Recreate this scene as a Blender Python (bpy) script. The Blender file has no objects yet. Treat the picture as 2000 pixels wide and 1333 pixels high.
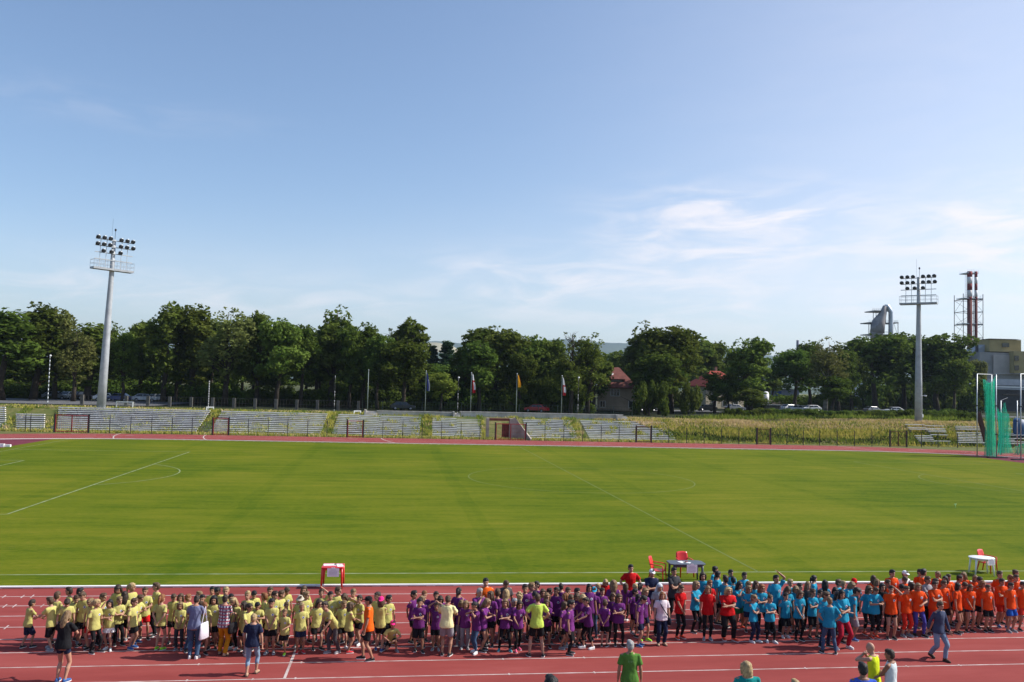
import bpy, bmesh, math, random
import numpy as np
from mathutils import Vector, Matrix, noise
from mathutils.bvhtree import BVHTree
R = math.radians
PI = math.pi
scene = bpy.context.scene
COL = scene.collection
rnd = random.Random(7)

# ------------------------------------------------------------------ camera geometry (photo pixels 2000 x 1333)
H, F = 7.539, 1660.74
PITCH, YAW, ROLL = 0.0513973, 0.1348354, 0.0262592
FW = Vector((math.sin(YAW)*math.cos(PITCH), math.cos(YAW)*math.cos(PITCH), math.sin(PITCH)))
_r = Vector((math.cos(YAW), -math.sin(YAW), 0)); _u = _r.cross(FW)
RT = math.cos(ROLL)*_r + math.sin(ROLL)*_u
UP = -math.sin(ROLL)*_r + math.cos(ROLL)*_u
CAM = Vector((0, 0, H))
D = 32.089           # near kerb
X0 = 15.25           # halfway line
YC = D + 36.5
def ray(px, py): return FW + RT*((px-1000)/F) - UP*((py-666.5)/F)
def ground(px, py, z=0.0):
    d = ray(px, py); return CAM + d*((z-H)/d.z)
def at_y(px, py, y):
    d = ray(px, py); return CAM + d*(y/d.y)
def at_depth(px, py, dep): return CAM + ray(px, py)*dep

# ------------------------------------------------------------------ helpers
def link(o):
    COL.objects.link(o); return o
def tag(o, label=None, cat=None, group=None, kind=None):
    if label: o['label'] = label
    if cat: o['category'] = cat
    if group: o['group'] = group
    if kind: o['kind'] = kind
    return o
def empty(name, loc=(0,0,0), rz=0.0, label=None, cat=None, group=None):
    o = bpy.data.objects.new(name, None); o.empty_display_size = .2
    o.location = loc; o.rotation_euler = (0, 0, rz)
    link(o); return tag(o, label, cat, group)
class MB:
    """collects shapes for ONE mesh"""
    def __init__(s): s.v = []; s.f = []; s.m = []; s.smooth = []
    def add(s, vs, fs, mi=0, sm=False):
        b = len(s.v); s.v += [tuple(v) for v in vs]
        for f in fs: s.f.append(tuple(i+b for i in f)); s.m.append(mi); s.smooth.append(sm)
        return s
    def box(s, c, d, mi=0, rz=0.0, mat=None):
        x, y, z = d[0]/2, d[1]/2, d[2]/2
        vs = [Vector((a*x, b*y, e*z)) for e in (-1, 1) for b in (-1, 1) for a in (-1, 1)]
        M = mat.to_3x3() if mat else Matrix.Rotation(rz, 3, 'Z')
        c = Vector(c)
        return s.add([M @ v + c for v in vs], [(0,2,3,1),(4,5,7,6),(0,1,5,4),(2,6,7,3),(0,4,6,2),(1,3,7,5)], mi)
    def tube(s, pts, rads, n=8, mi=0, cap='flat', ref=None, sm=True):
        pts = [Vector(p) for p in pts]
        rads = [(r, r) if not isinstance(r, (tuple, list)) else r for r in rads]
        if cap == 'round':
            t0 = (pts[0]-pts[1]).normalized(); t1 = (pts[-1]-pts[-2]).normalized()
            r0 = min(rads[0]); r1 = min(rads[-1])
            pts = [pts[0]+t0*r0*.85, pts[0]+t0*r0*.55] + pts + [pts[-1]+t1*r1*.55, pts[-1]+t1*r1*.85]
            a, b = rads[0], rads[-1]
            rads = [(a[0]*.45, a[1]*.45), (a[0]*.83, a[1]*.83)] + rads + [(b[0]*.83, b[1]*.83), (b[0]*.45, b[1]*.45)]
        T = (pts[-1]-pts[0]).normalized()
        if ref is None:
            ref = Vector((1, 0, 0)) if abs(T.x) < .85 else Vector((0, 1, 0))
        else: ref = Vector(ref)
        vs = []
        for i, p in enumerate(pts):
            t = (pts[min(i+1, len(pts)-1)] - pts[max(i-1, 0)])
            t = t.normalized() if t.length > 1e-9 else T
            sd = (ref - t*ref.dot(t))
            sd = sd.normalized() if sd.length > 1e-6 else t.orthogonal().normalized()
            w = t.cross(sd)
            for k in range(n):
                a = 2*PI*k/n
                vs.append(p + sd*(rads[i][0]*math.cos(a)) + w*(rads[i][1]*math.sin(a)))
        m = len(pts)
        fs = [(i*n+k, i*n+(k+1) % n, (i+1)*n+(k+1) % n, (i+1)*n+k) for i in range(m-1) for k in range(n)]
        fs += [tuple(range(n-1, -1, -1)), tuple((m-1)*n+k for k in range(n))]
        return s.add(vs, fs, mi, sm)
    def bar(s, a, b, w, mi=0, n=4): return s.tube([a, b], [w/2, w/2], n, mi, sm=(n > 5))
    def ell(s, c, r, M=None, n=12, m=8, mi=0):
        c = Vector(c); vs = [Vector((0, 0, -r[2]))]
        for j in range(1, m):
            ph = -PI/2+PI*j/m
            for k in range(n):
                a = 2*PI*k/n
                vs.append(Vector((r[0]*math.cos(ph)*math.cos(a), r[1]*math.cos(ph)*math.sin(a), r[2]*math.sin(ph))))
        vs.append(Vector((0, 0, r[2])))
        if M is not None: vs = [M @ v for v in vs]
        vs = [v + c for v in vs]
        fs = [(0, 1+(k+1) % n, 1+k) for k in range(n)]
        for j in range(m-2):
            for k in range(n):
                a = 1+j*n; fs.append((a+k, a+(k+1) % n, a+n+(k+1) % n, a+n+k))
        e = len(vs)-1; a = 1+(m-2)*n
        fs += [(a+k, a+(k+1) % n, e) for k in range(n)]
        return s.add(vs, fs, mi, True)
    def prism(s, outline, y0, y1, mi=0):
        """outline in (x,z), extruded along y"""
        n = len(outline)
        vs = [(x, y0, z) for x, z in outline] + [(x, y1, z) for x, z in outline]
        fs = [(i, (i+1) % n, n+(i+1) % n, n+i) for i in range(n)]
        fs += [tuple(range(n-1, -1, -1)), tuple(range(n, 2*n))]
        return s.add(vs, fs, mi)
    def mesh(s, name, mats):
        me = bpy.data.meshes.new(name)
        me.from_pydata(s.v, [], s.f)
        for m in (mats if isinstance(mats, (list, tuple)) else [mats]): me.materials.append(m)
        me.polygons.foreach_set('material_index', s.m)
        me.polygons.foreach_set('use_smooth', s.smooth)
        me.update(); return me
    def build(s, name, mats, parent=None, loc=None, rz=0.0):
        bmx = bmesh.new(); me = s.mesh(name, mats); bmx.from_mesh(me)
        bmesh.ops.recalc_face_normals(bmx, faces=bmx.faces); bmx.to_mesh(me); bmx.free()
        o = bpy.data.objects.new(name, me); link(o)
        if parent: o.parent = parent
        if loc is not None: o.location = loc
        o.rotation_euler = (0, 0, rz)
        return o
def put(name, me, parent=None, loc=(0,0,0)):
    o = bpy.data.objects.new(name, me); link(o); o.location = loc
    if parent: o.parent = parent
    return o
def copy_tree(o, parent=None):
    c = o.copy(); COL.objects.link(c); c.parent = parent
    for ch in [x for x in o.children]: copy_tree(ch, c)
    return c

# ------------------------------------------------------------------ materials
def mat(name, col, rough=.7, var=0.0, scale=4.0, bump=0.0, bscale=None, metal=0.0, spec=.3, col2=None, rand=0.0, coord='Object', detail=4):
    m = bpy.data.materials.new(name); m.use_nodes = True
    nt = m.node_tree; N = nt.nodes; L = nt.links
    b = N['Principled BSDF']; b.inputs['Roughness'].default_value = rough
    b.inputs['Metallic'].default_value = metal; b.inputs['Specular IOR Level'].default_value = spec
    c4 = (*col, 1)
    b.inputs['Base Color'].default_value = c4
    if var or col2 or bump:
        tc = N.new('ShaderNodeTexCoord')
        no = N.new('ShaderNodeTexNoise'); no.inputs['Scale'].default_value = scale; no.inputs['Detail'].default_value = detail
        L.new(tc.outputs[coord], no.inputs['Vector'])
        src = None
        if col2 or var:
            rp = N.new('ShaderNodeValToRGB')
            a = col2 or tuple(x*(1-var) for x in col); z = col if col2 else tuple(min(1, x*(1+var)) for x in col)
            rp.color_ramp.elements[0].color = (*a, 1); rp.color_ramp.elements[1].color = (*z, 1)
            rp.color_ramp.elements[0].position = .32; rp.color_ramp.elements[1].position = .68
            L.new(no.outputs['Fac'], rp.inputs['Fac']); src = rp.outputs['Color']
            L.new(src, b.inputs['Base Color'])
        if bump:
            n2 = no
            if bscale:
                n2 = N.new('ShaderNodeTexNoise'); n2.inputs['Scale'].default_value = bscale; n2.inputs['Detail'].default_value = 3
                L.new(tc.outputs[coord], n2.inputs['Vector'])
            bp = N.new('ShaderNodeBump'); bp.inputs['Strength'].default_value = bump; bp.inputs['Distance'].default_value = .02
            L.new(n2.outputs['Fac'], bp.inputs['Height']); L.new(bp.outputs['Normal'], b.inputs['Normal'])
    if rand:
        src = b.inputs['Base Color'].links[0].from_socket if b.inputs['Base Color'].is_linked else None
        hv = N.new('ShaderNodeHueSaturation'); oi = N.new('ShaderNodeObjectInfo')
        mr = N.new('ShaderNodeMapRange'); mr.inputs['To Min'].default_value = 1-rand; mr.inputs['To Max'].default_value = 1+rand
        L.new(oi.outputs['Random'], mr.inputs['Value']); L.new(mr.outputs['Result'], hv.inputs['Value'])
        hv.inputs['Color'].default_value = c4
        if src: L.new(src, hv.inputs['Color'])
        L.new(hv.outputs['Color'], b.inputs['Base Color'])
    return m
def foliage(name, a, c, rand=.25, trans=.3):
    m = bpy.data.materials.new(name); m.use_nodes = True
    nt = m.node_tree; N = nt.nodes; L = nt.links; N.clear()
    out = N.new('ShaderNodeOutputMaterial'); tc = N.new('ShaderNodeTexCoord'); no = N.new('ShaderNodeTexNoise')
    no.inputs['Scale'].default_value = .55; no.inputs['Detail'].default_value = 3
    L.new(tc.outputs['Object'], no.inputs['Vector'])
    rp = N.new('ShaderNodeValToRGB'); rp.color_ramp.elements[0].color = (*a, 1); rp.color_ramp.elements[1].color = (*c, 1)
    rp.color_ramp.elements[0].position = .3; rp.color_ramp.elements[1].position = .7
    L.new(no.outputs['Fac'], rp.inputs['Fac'])
    oi = N.new('ShaderNodeObjectInfo'); hs = N.new('ShaderNodeHueSaturation')
    mr = N.new('ShaderNodeMapRange'); mr.inputs['To Min'].default_value = 1-rand; mr.inputs['To Max'].default_value = 1+rand
    mh = N.new('ShaderNodeMapRange'); mh.inputs['To Min'].default_value = .485; mh.inputs['To Max'].default_value = .515
    L.new(oi.outputs['Random'], mr.inputs['Value']); L.new(mr.outputs['Result'], hs.inputs['Value'])
    L.new(oi.outputs['Random'], mh.inputs['Value']); L.new(mh.outputs['Result'], hs.inputs['Hue'])
    L.new(rp.outputs['Color'], hs.inputs['Color'])
    d = N.new('ShaderNodeBsdfDiffuse'); t = N.new('ShaderNodeBsdfTranslucent'); mx = N.new('ShaderNodeMixShader'); mx.inputs[0].default_value = trans
    L.new(hs.outputs['Color'], d.inputs['Color']); L.new(hs.outputs['Color'], t.inputs['Color'])
    L.new(d.outputs[0], mx.inputs[1]); L.new(t.outputs[0], mx.inputs[2]); L.new(mx.outputs[0], out.inputs['Surface'])
    return m

white_paint = mat('white_paint', (.78,.78,.76), .6, .06, 3)
line_paint = mat('line_paint', (.56,.50,.48), .85, col2=(.34,.22,.20), scale=2.2, detail=7)
steel = mat('galvanised_steel', (.42,.44,.46), .45, .12, 2, metal=.6)
concrete_pole = mat('pole_paint', (.36,.38,.40), .55, .15, 1.2, metal=.1)
dark_iron = mat('dark_iron', (.03,.03,.032), .6, .3, 3)
concrete = mat('concrete', (.42,.40,.37), .9, .3, .9, .4, 6)
concrete_dark = mat('weathered_concrete', (.20,.185,.165), .9, .35, 1.4, .4, 6)
bench_paint = mat('bench_paint', (.80,.79,.77), .75, col2=(.56,.53,.49), scale=1.1)
red_gate = mat('red_gate_paint', (.42,.035,.04), .5, .2, 4)
rust = mat('rusty_metal', (.16,.06,.035), .8, .4, 3)
glass_dark = mat('window_glass', (.02,.025,.03), .08, spec=.6)
rubber = mat('tyre_rubber', (.015,.015,.016), .8)
paper = mat('paper', (.82,.83,.86), .8)
ink = mat('ink', (.12,.13,.18), .8)
red_plastic = mat('red_plastic', (.55,.022,.02), .32, .06, 3, spec=.45)
white_plastic = mat('white_plastic', (.80,.80,.80), .35, .03, 3, spec=.45)
slate_plastic = mat('slate_plastic', (.055,.065,.085), .35, .1, 3, spec=.45)
bark = mat('bark', (.045,.035,.026), .95, .35, 3, .6, 9, rand=.25)
bark_pale = mat('birch_bark', (.42,.40,.36), .9, col2=(.14,.12,.10), scale=1.6)

# ------------------------------------------------------------------ world, sun, camera
SUN_AZ, SUN_EL = R(-2.0), R(41)     # azimuth measured from +x
w = bpy.data.worlds.new('World'); scene.world = w; w.use_nodes = True
nt = w.node_tree; N = nt.nodes; L = nt.links
bg = N['Background']; bg.inputs['Strength'].default_value = .125
sky = N.new('ShaderNodeTexSky'); sky.sky_type = 'NISHITA'; sky.sun_disc = False
sky.sun_elevation = SUN_EL; sky.sun_rotation = PI/2 - SUN_AZ
sky.altitude = 300; sky.air_density = 1.0; sky.dust_density = 1.7; sky.ozone_density = 3.0
tc = N.new('ShaderNodeTexCoord'); sep = N.new('ShaderNodeSeparateXYZ'); L.new(tc.outputs['Generated'], sep.inputs[0])
def mth(op, a, b=None, c=None):
    n = N.new('ShaderNodeMath'); n.operation = op
    for i, v in enumerate((a, b, c)):
        if v is None: continue
        if isinstance(v, (int, float)): n.inputs[i].default_value = v
        else: L.new(v, n.inputs[i])
    return n.outputs[0]
az = mth('ARCTAN2', sep.outputs[0], sep.outputs[1]); el = mth('ARCSINE', sep.outputs[2])
cmb = N.new('ShaderNodeCombineXYZ')
L.new(mth('MULTIPLY', az, 9.0), cmb.inputs[0]); L.new(mth('MULTIPLY', mth('ADD', el, mth('MULTIPLY', az, -.04)), 42.0), cmb.inputs[1])
cn = N.new('ShaderNodeTexNoise'); cn.inputs['Scale'].default_value = 1.0; cn.inputs['Detail'].default_value = 7; cn.inputs['Roughness'].default_value = .58; cn.inputs['Distortion'].default_value = .7
L.new(cmb.outputs[0], cn.inputs['Vector'])
def azel(px, py):
    d = ray(px, py).normalized(); return math.atan2(d.x, d.y), math.asin(d.z)
total = None
# cirrus patches: where (photo px), angular half sizes in px, strength
for px, py, sx, sy, k in ((1420,410,190,48,1.0),(1500,455,170,60,.85),(1330,470,150,50,.7),(1150,545,260,48,.75),(1930,425,150,55,.8),
                          (1960,520,190,70,.7),(600,590,330,40,.55),(150,560,300,45,.6),(1500,610,330,45,.45),(180,205,260,30,.22),(1180,600,300,40,.4),(980,530,160,40,.4)):
    a0, e0 = azel(px, py)
    da = mth('DIVIDE', mth('SUBTRACT', az, a0), sx/F); de = mth('DIVIDE', mth('SUBTRACT', el, e0), sy/F)
    q = mth('ADD', mth('MULTIPLY', da, da), mth('MULTIPLY', de, de))
    g = mth('MULTIPLY', mth('POWER', 2.718, mth('MULTIPLY', q, -1.0)), k)
    total = g if total is None else mth('ADD', total, g)
total = mth('MINIMUM', total, 1.15)
cov = N.new('ShaderNodeMapRange'); cov.interpolation_type = 'SMOOTHSTEP'
cov.inputs['From Min'].default_value = .36; cov.inputs['From Max'].default_value = .74
L.new(cn.outputs['Fac'], cov.inputs['Value'])
fac = mth('MULTIPLY', mth('MULTIPLY', cov.outputs['Result'], total), .55)
veil = None      # broad thin veils without a pattern of their own
for px, py, sx, sy, k in ((2000,120,620,420,.25),(1900,480,520,170,.17),(1400,560,700,120,.20),(300,560,500,90,.14)):
    a0, e0 = azel(px, py)
    da = mth('DIVIDE', mth('SUBTRACT', az, a0), sx/F); de = mth('DIVIDE', mth('SUBTRACT', el, e0), sy/F)
    g = mth('MULTIPLY', mth('POWER', 2.718, mth('MULTIPLY', mth('ADD', mth('MULTIPLY', da, da), mth('MULTIPLY', de, de)), -1.0)), k)
    veil = g if veil is None else mth('ADD', veil, g)
fac = mth('MINIMUM', mth('ADD', fac, mth('MULTIPLY', veil, mth('ADD', mth('MULTIPLY', cn.outputs['Fac'], .5), .75))), .85)
mixc = N.new('ShaderNodeMix'); mixc.data_type = 'RGBA'
L.new(fac, mixc.inputs['Factor']); L.new(sky.outputs['Color'], mixc.inputs['A'])
mixc.inputs['B'].default_value = (6.1, 5.75, 5.85, 1)
L.new(mixc.outputs['Result'], bg.inputs['Color'])

sd = bpy.data.lights.new('sun', 'SUN'); sd.energy = 4.5; sd.angle = R(.53); sd.color = (1, .955, .88)
so = bpy.data.objects.new('sun', sd); link(so)
sv = Vector((math.cos(SUN_EL)*math.cos(SUN_AZ), math.cos(SUN_EL)*math.sin(SUN_AZ), math.sin(SUN_EL)))
so.rotation_euler = sv.to_track_quat('Z', 'Y').to_euler(); so.location = (40, 0, 60)
cd = bpy.data.cameras.new('camera'); co = bpy.data.objects.new('camera', cd); link(co)
cd.sensor_width = 36; cd.lens = F/2000*36; cd.clip_start = .1; cd.clip_end = 30000
co.matrix_world = Matrix(((RT.x, UP.x, -FW.x, 0), (RT.y, UP.y, -FW.y, 0), (RT.z, UP.z, -FW.z, H), (0, 0, 0, 1)))
scene.camera = co
scene.view_settings.view_transform = 'Standard'; scene.view_settings.look = 'None'
scene.view_settings.exposure = .5; scene.view_settings.gamma = 1
scene.cycles.max_bounces = 6; scene.cycles.transparent_max_bounces = 16
# ------------------------------------------------------------------ terrain
def sstep(a, b, x):
    t = max(0, min(1, (x-a)/(b-a))); return t*t*(3-2*t)
def terr(x, y):
    z = 2.55*max(0, min(1, (y-118.4)/8.2))
    z += .12*sstep(126, 140, y)
    z += .6*sstep(50, 80, x)*sstep(121, 130, y)
    z *= (1 if y < 900 else 1)
    return z
m = bpy.data.materials.new('ground_cover'); m.use_nodes = True
nt = m.node_tree; N = nt.nodes; L = nt.links; b = N['Principled BSDF']; b.inputs['Roughness'].default_value = .95; b.inputs['Specular IOR Level'].default_value = .1
tc = N.new('ShaderNodeTexCoord'); n1 = N.new('ShaderNodeTexNoise'); n1.inputs['Scale'].default_value = .22; n1.inputs['Detail'].default_value = 6
n2 = N.new('ShaderNodeTexNoise'); n2.inputs['Scale'].default_value = 1.7; n2.inputs['Detail'].default_value = 5
for n in (n1, n2): L.new(tc.outputs['Object'], n.inputs['Vector'])
rp = N.new('ShaderNodeValToRGB'); e = rp.color_ramp.elements
e[0].position = .34; e[0].color = (.055,.085,.022,1); e[1].position = .7; e[1].color = (.20,.16,.075,1)
x_ = e.new(.5); x_.color = (.11,.115,.035,1)
mx = N.new('ShaderNodeMath'); mx.operation = 'MULTIPLY_ADD'; mx.inputs[1].default_value = .5
L.new(n2.outputs['Fac'], mx.inputs[0]); m2 = N.new('ShaderNodeMath'); m2.operation = 'MULTIPLY'; m2.inputs[1].default_value = .5
L.new(n1.outputs['Fac'], m2.inputs[0]); L.new(m2.outputs[0], mx.inputs[2]); L.new(mx.outputs[0], rp.inputs['Fac'])
# tree shade behind the bank, painted into the ground as a dark base colour
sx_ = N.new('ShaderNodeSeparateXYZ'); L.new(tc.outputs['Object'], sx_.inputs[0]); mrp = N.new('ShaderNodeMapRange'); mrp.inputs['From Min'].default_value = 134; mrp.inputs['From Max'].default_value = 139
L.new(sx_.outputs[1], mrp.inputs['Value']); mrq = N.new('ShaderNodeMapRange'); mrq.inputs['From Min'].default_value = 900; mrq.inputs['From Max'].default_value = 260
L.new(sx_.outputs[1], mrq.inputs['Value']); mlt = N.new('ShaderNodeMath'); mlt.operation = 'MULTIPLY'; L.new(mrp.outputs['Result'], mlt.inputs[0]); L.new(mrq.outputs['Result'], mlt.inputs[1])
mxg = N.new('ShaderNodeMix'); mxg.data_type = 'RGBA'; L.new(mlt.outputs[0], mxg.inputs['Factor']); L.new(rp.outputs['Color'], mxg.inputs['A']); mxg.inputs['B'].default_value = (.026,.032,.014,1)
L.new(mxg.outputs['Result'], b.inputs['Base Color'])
bp = N.new('ShaderNodeBump'); bp.inputs['Strength'].default_value = .6; bp.inputs['Distance'].default_value = .1
L.new(n2.outputs['Fac'], bp.inputs['Height']); L.new(bp.outputs['Normal'], b.inputs['Normal'])
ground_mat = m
xs = [-9000,-3000,-1000,-400,-200] + [x for x in range(-120, 181, 4)] + [260,400,1000,3000,9000]
ys = [-300,-60,0,20,60,100,112,117] + [118.4+i*.82 for i in range(11)] + [128,130,133,136,140,150,165,190,230,300,500,900,2000,5000,9500]
mb = MB(); nx = len(xs)
vs = []
for y in ys:
    for x in xs:
        z = terr(x, y)
        if 118.5 < y < 400 and -125 < x < 200: z += .12*noise.noise((x*.13, y*.2, 3.1))
        vs.append((x, y, z))
mb.add(vs, [(j*nx+i, j*nx+i+1, (j+1)*nx+i+1, (j+1)*nx+i) for j in range(len(ys)-1) for i in range(nx-1)], 0, True)
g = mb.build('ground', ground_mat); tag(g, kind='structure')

# --- running track: ring between kerb (radius 36.5) and outer edge
XL, XR = X0-42.2, X0+42.2
def oval(r, y_c=YC, n=40):
    pts = []
    for k in range(n+1):
        a = -PI/2 + PI*k/n; pts.append((XR+r*math.cos(a), y_c+r*math.sin(a)))
    for k in range(n+1):
        a = PI/2 + PI*k/n; pts.append((XL+r*math.cos(a), y_c+r*math.sin(a)))
    return pts
def ring(mb, ra, rb, z, mi=0):
    A, B = oval(ra), oval(rb); n = len(A)
    mb.add([(x, y, z) for x, y in A]+[(x, y, z) for x, y in B], [(i, (i+1) % n, n+(i+1) % n, n+i) for i in range(n)], mi)
def tartan(name, ca, cb, cc):
    m = bpy.data.materials.new(name); m.use_nodes = True
    nt = m.node_tree; N = nt.nodes; L = nt.links; b = N['Principled BSDF']; b.inputs['Roughness'].default_value = .9; b.inputs['Specular IOR Level'].default_value = .08
    tc = N.new('ShaderNodeTexCoord')
    n1 = N.new('ShaderNodeTexNoise'); n1.inputs['Scale'].default_value = .35; n1.inputs['Detail'].default_value = 8; n1.inputs['Roughness'].default_value = .65
    mp = N.new('ShaderNodeMapping'); mp.inputs['Scale'].default_value = (.35, 1.6, 1)
    L.new(tc.outputs['Object'], mp.inputs['Vector']); L.new(mp.outputs['Vector'], n1.inputs['Vector'])
    rp = N.new('ShaderNodeValToRGB'); e = rp.color_ramp.elements
    e[0].position = .28; e[0].color = (*ca, 1); e[1].position = .74; e[1].color = (*cc, 1); x = e.new(.5); x.color = (*cb, 1)
    L.new(n1.outputs['Fac'], rp.inputs['Fac'])
    n3 = N.new('ShaderNodeTexNoise'); n3.inputs['Scale'].default_value = 40; n3.inputs['Detail'].default_value = 4
    L.new(tc.outputs['Object'], n3.inputs['Vector'])
    mx = N.new('ShaderNodeMix'); mx.data_type = 'RGBA'; mx.blend_type = 'OVERLAY'; mx.inputs['Factor'].default_value = .35
    L.new(rp.outputs['Color'], mx.inputs['A']); L.new(n3.outputs['Color'], mx.inputs['B'])
    hs = N.new('ShaderNodeMix'); hs.data_type = 'RGBA'; hs.inputs['Factor'].default_value = .15
    L.new(rp.outputs['Color'], hs.inputs['A']); L.new(mx.outputs['Result'], hs.inputs['B'])
    L.new(hs.outputs['Result'], b.inputs['Base Color'])
    bp = N.new('ShaderNodeBump'); bp.inputs['Strength'].default_value = .35; bp.inputs['Distance'].default_value = .01
    L.new(n3.outputs['Fac'], bp.inputs['Height']); L.new(bp.outputs['Normal'], b.inputs['Normal'])
    return m
track_mat = tartan('track_surface', (.190,.036,.033), (.242,.050,.045), (.300,.075,.068))
maroon_mat = tartan('maroon_surface', (.10,.022,.035), (.13,.03,.045), (.17,.045,.06))
mb = MB(); ring(mb, 36.5, 36.5+9.9, .012)
# extra straight lanes toward the stand
mb.add([(-70, 17.6, .012), (110, 17.6, .012), (110, D-9.9, .012), (-70, D-9.9, .012)], [(0,1,2,3)])
tag(mb.build('running_track', track_mat), kind='structure')
mb = MB()
A = oval(36.5); mb.add([(x, y, .008) for x, y in A], [tuple(range(len(A)))])
tag(mb.build('maroon_end_surface', maroon_mat), kind='structure')

# --- grass pitch
m = bpy.data.materials.new('pitch_grass'); m.use_nodes = True
nt = m.node_tree; N = nt.nodes; L = nt.links; b = N['Principled BSDF']; b.inputs['Roughness'].default_value = .95; b.inputs['Specular IOR Level'].default_value = .03
tc = N.new('ShaderNodeTexCoord')
def noi(scale, det, sx=1, sy=1, rough=.6):
    mp = N.new('ShaderNodeMapping'); mp.inputs['Scale'].default_value = (sx, sy, 1); L.new(tc.outputs['Object'], mp.inputs['Vector'])
    n = N.new('ShaderNodeTexNoise'); n.inputs['Scale'].default_value = scale; n.inputs['Detail'].default_value = det; n.inputs['Roughness'].default_value = rough
    L.new(mp.outputs['Vector'], n.inputs['Vector']); return n.outputs['Fac']
big = noi(.06, 5, 1, 1); mid = noi(.5, 8, .22, 1.5, .7); fine = noi(5, 8, .5, 1, .75)
def mm(op, a, b2=None, c=None):
    n = N.new('ShaderNodeMath'); n.operation = op
    for i, v in enumerate((a, b2, c)):
        if v is None: continue
        if isinstance(v, (int, float)): n.inputs[i].default_value = v
        else: L.new(v, n.inputs[i])
    return n.outputs[0]
v = mm('ADD', mm('MULTIPLY', big, .40), mm('ADD', -.10, mm('ADD', mm('MULTIPLY', mid, .46), mm('MULTIPLY', fine, .34))))
# mowing bands across the pitch: alternate laps lean two ways, with a narrow dark seam
sp = N.new('ShaderNodeSeparateXYZ'); L.new(tc.outputs['Object'], sp.inputs[0])
wob = mm('MULTIPLY', noi(.09, 2), 1.2)
ph = mm('FRACT', mm('DIVIDE', mm('ADD', mm('ADD', sp.outputs[0], 100-6.3), wob), 13.2))
band = mm('LESS_THAN', mm('ABSOLUTE', mm('SUBTRACT', ph, .5)), .04)
half = mm('LESS_THAN', ph, .5)
v = mm('SUBTRACT', v, mm('MULTIPLY', band, mm('MULTIPLY', noi(.12, 3), .055)))
v = mm('ADD', v, mm('MULTIPLY', half, .010))
rp = N.new('ShaderNodeValToRGB'); e = rp.color_ramp.elements
e[0].position = .39; e[0].color = (.050,.089,.0045,1); e[1].position = .67; e[1].color = (.170,.158,.017,1)
x_ = e.new(.52); x_.color = (.104,.127,.008,1)
L.new(v, rp.inputs['Fac'])
dry = N.new('ShaderNodeMapRange'); dry.inputs['From Min'].default_value = .58; dry.inputs['From Max'].default_value = .74; dry.inputs['To Max'].default_value = .5
L.new(mm('ADD', mm('MULTIPLY', noi(.16, 7, .6, 1.3, .7), .75), mm('MULTIPLY', fine, .25)), dry.inputs['Value'])
gm = N.new('ShaderNodeMix'); gm.data_type = 'RGBA'; L.new(dry.outputs['Result'], gm.inputs['Factor']); L.new(rp.outputs['Color'], gm.inputs['A']); gm.inputs['B'].default_value = (.20,.155,.035,1)
L.new(gm.outputs['Result'], b.inputs['Base Color'])
bp = N.new('ShaderNodeBump'); bp.inputs['Strength'].default_value = .5; bp.inputs['Distance'].default_value = .05
L.new(fine, bp.inputs['Height']); L.new(bp.outputs['Normal'], b.inputs['Normal'])
mb = MB()
def clip_oval(r, xa, xb):
    out = []
    for (x, y) in oval(r, n=60):
        out.append((min(max(x, xa), xb), y))
    return out
GL, GR = -38.3, 72.6
pts = []
for x in np.linspace(GL, GR, 60):
    h = 36.44 if XL <= x <= XR else math.sqrt(36.44**2-(x-XL if x < XL else x-XR)**2); pts.append((x, h))
mb.add([(x, YC-h, .016) for x, h in pts]+[(x, YC+h, .016) for x, h in pts], [(i, i+1, 61+i, 60+i) for i in range(59)])
tag(mb.build('grass_pitch', m), kind='structure')

# --- white lines on the grass
grass_line = mat('chalk_line', (.24,.29,.16), .9, col2=(.12,.16,.04), scale=1.4, detail=6)
ml = MB(); mf = MB(); zl = .022; lw = .10
faded_line = mat('faded_chalk_line', (.125,.16,.035), .9, col2=(.085,.115,.012), scale=1.1, detail=6)
def seg(mb, a, b_, wd, z):
    a = Vector((*a, 0)); b_ = Vector((*b_, 0)); t = (b_-a).normalized(); nrm = Vector((-t.y, t.x, 0))*wd/2
    mb.add([(p.x, p.y, z) for p in (a-nrm, b_-nrm, b_+nrm, a+nrm)], [(0,1,2,3)])
def arc(mb, c, r, a0, a1, wd, z, n=64):
    P = [(c[0]+(r+s*wd/2)*math.cos(a0+(a1-a0)*i/n), c[1]+(r+s*wd/2)*math.sin(a0+(a1-a0)*i/n), z) for s in (-1, 1) for i in range(n+1)]
    mb.add(P, [(i, i+1, n+2+i, n+1+i) for i in range(n)])
W2, L2 = 34.46, 51.82
seg(ml, (X0-L2, YC-W2), (X0+L2, YC-W2), .13, zl); seg(mf, (X0-L2, YC+W2), (X0+L2, YC+W2), lw, zl)
seg(mf, (X0, YC-W2), (X0, YC+W2), lw, zl+.002)
for s in (-1, 1):
    gx = X0+s*L2; ml_ = ml; ml = mf if s > 0 else ml_
    seg(ml, (gx, YC-W2), (gx, YC+W2), lw, zl+.002)
    for dx, hw in ((16.5, 20.16), (5.5, 9.16)):
        seg(ml, (gx-s*dx, YC-hw), (gx-s*dx, YC+hw), .13, zl+.002)
        for q in (-1, 1): seg(ml, (gx, YC+q*hw), (gx-s*dx, YC+q*hw), .13, zl)
    a = math.acos(5.5/9.15)
    arc(ml, (gx-s*11, YC), 9.15, (PI if s > 0 else 0)-a, (PI if s > 0 else 0)+a, lw, zl+.004); ml = ml_
arc(mf, (X0, YC), 9.15, 0, 2*PI, lw, zl+.004, 128)
tag(ml.build('pitch_lines', grass_line), kind='structure'); tag(mf.build('faded_pitch_lines', faded_line), kind='structure')

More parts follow.
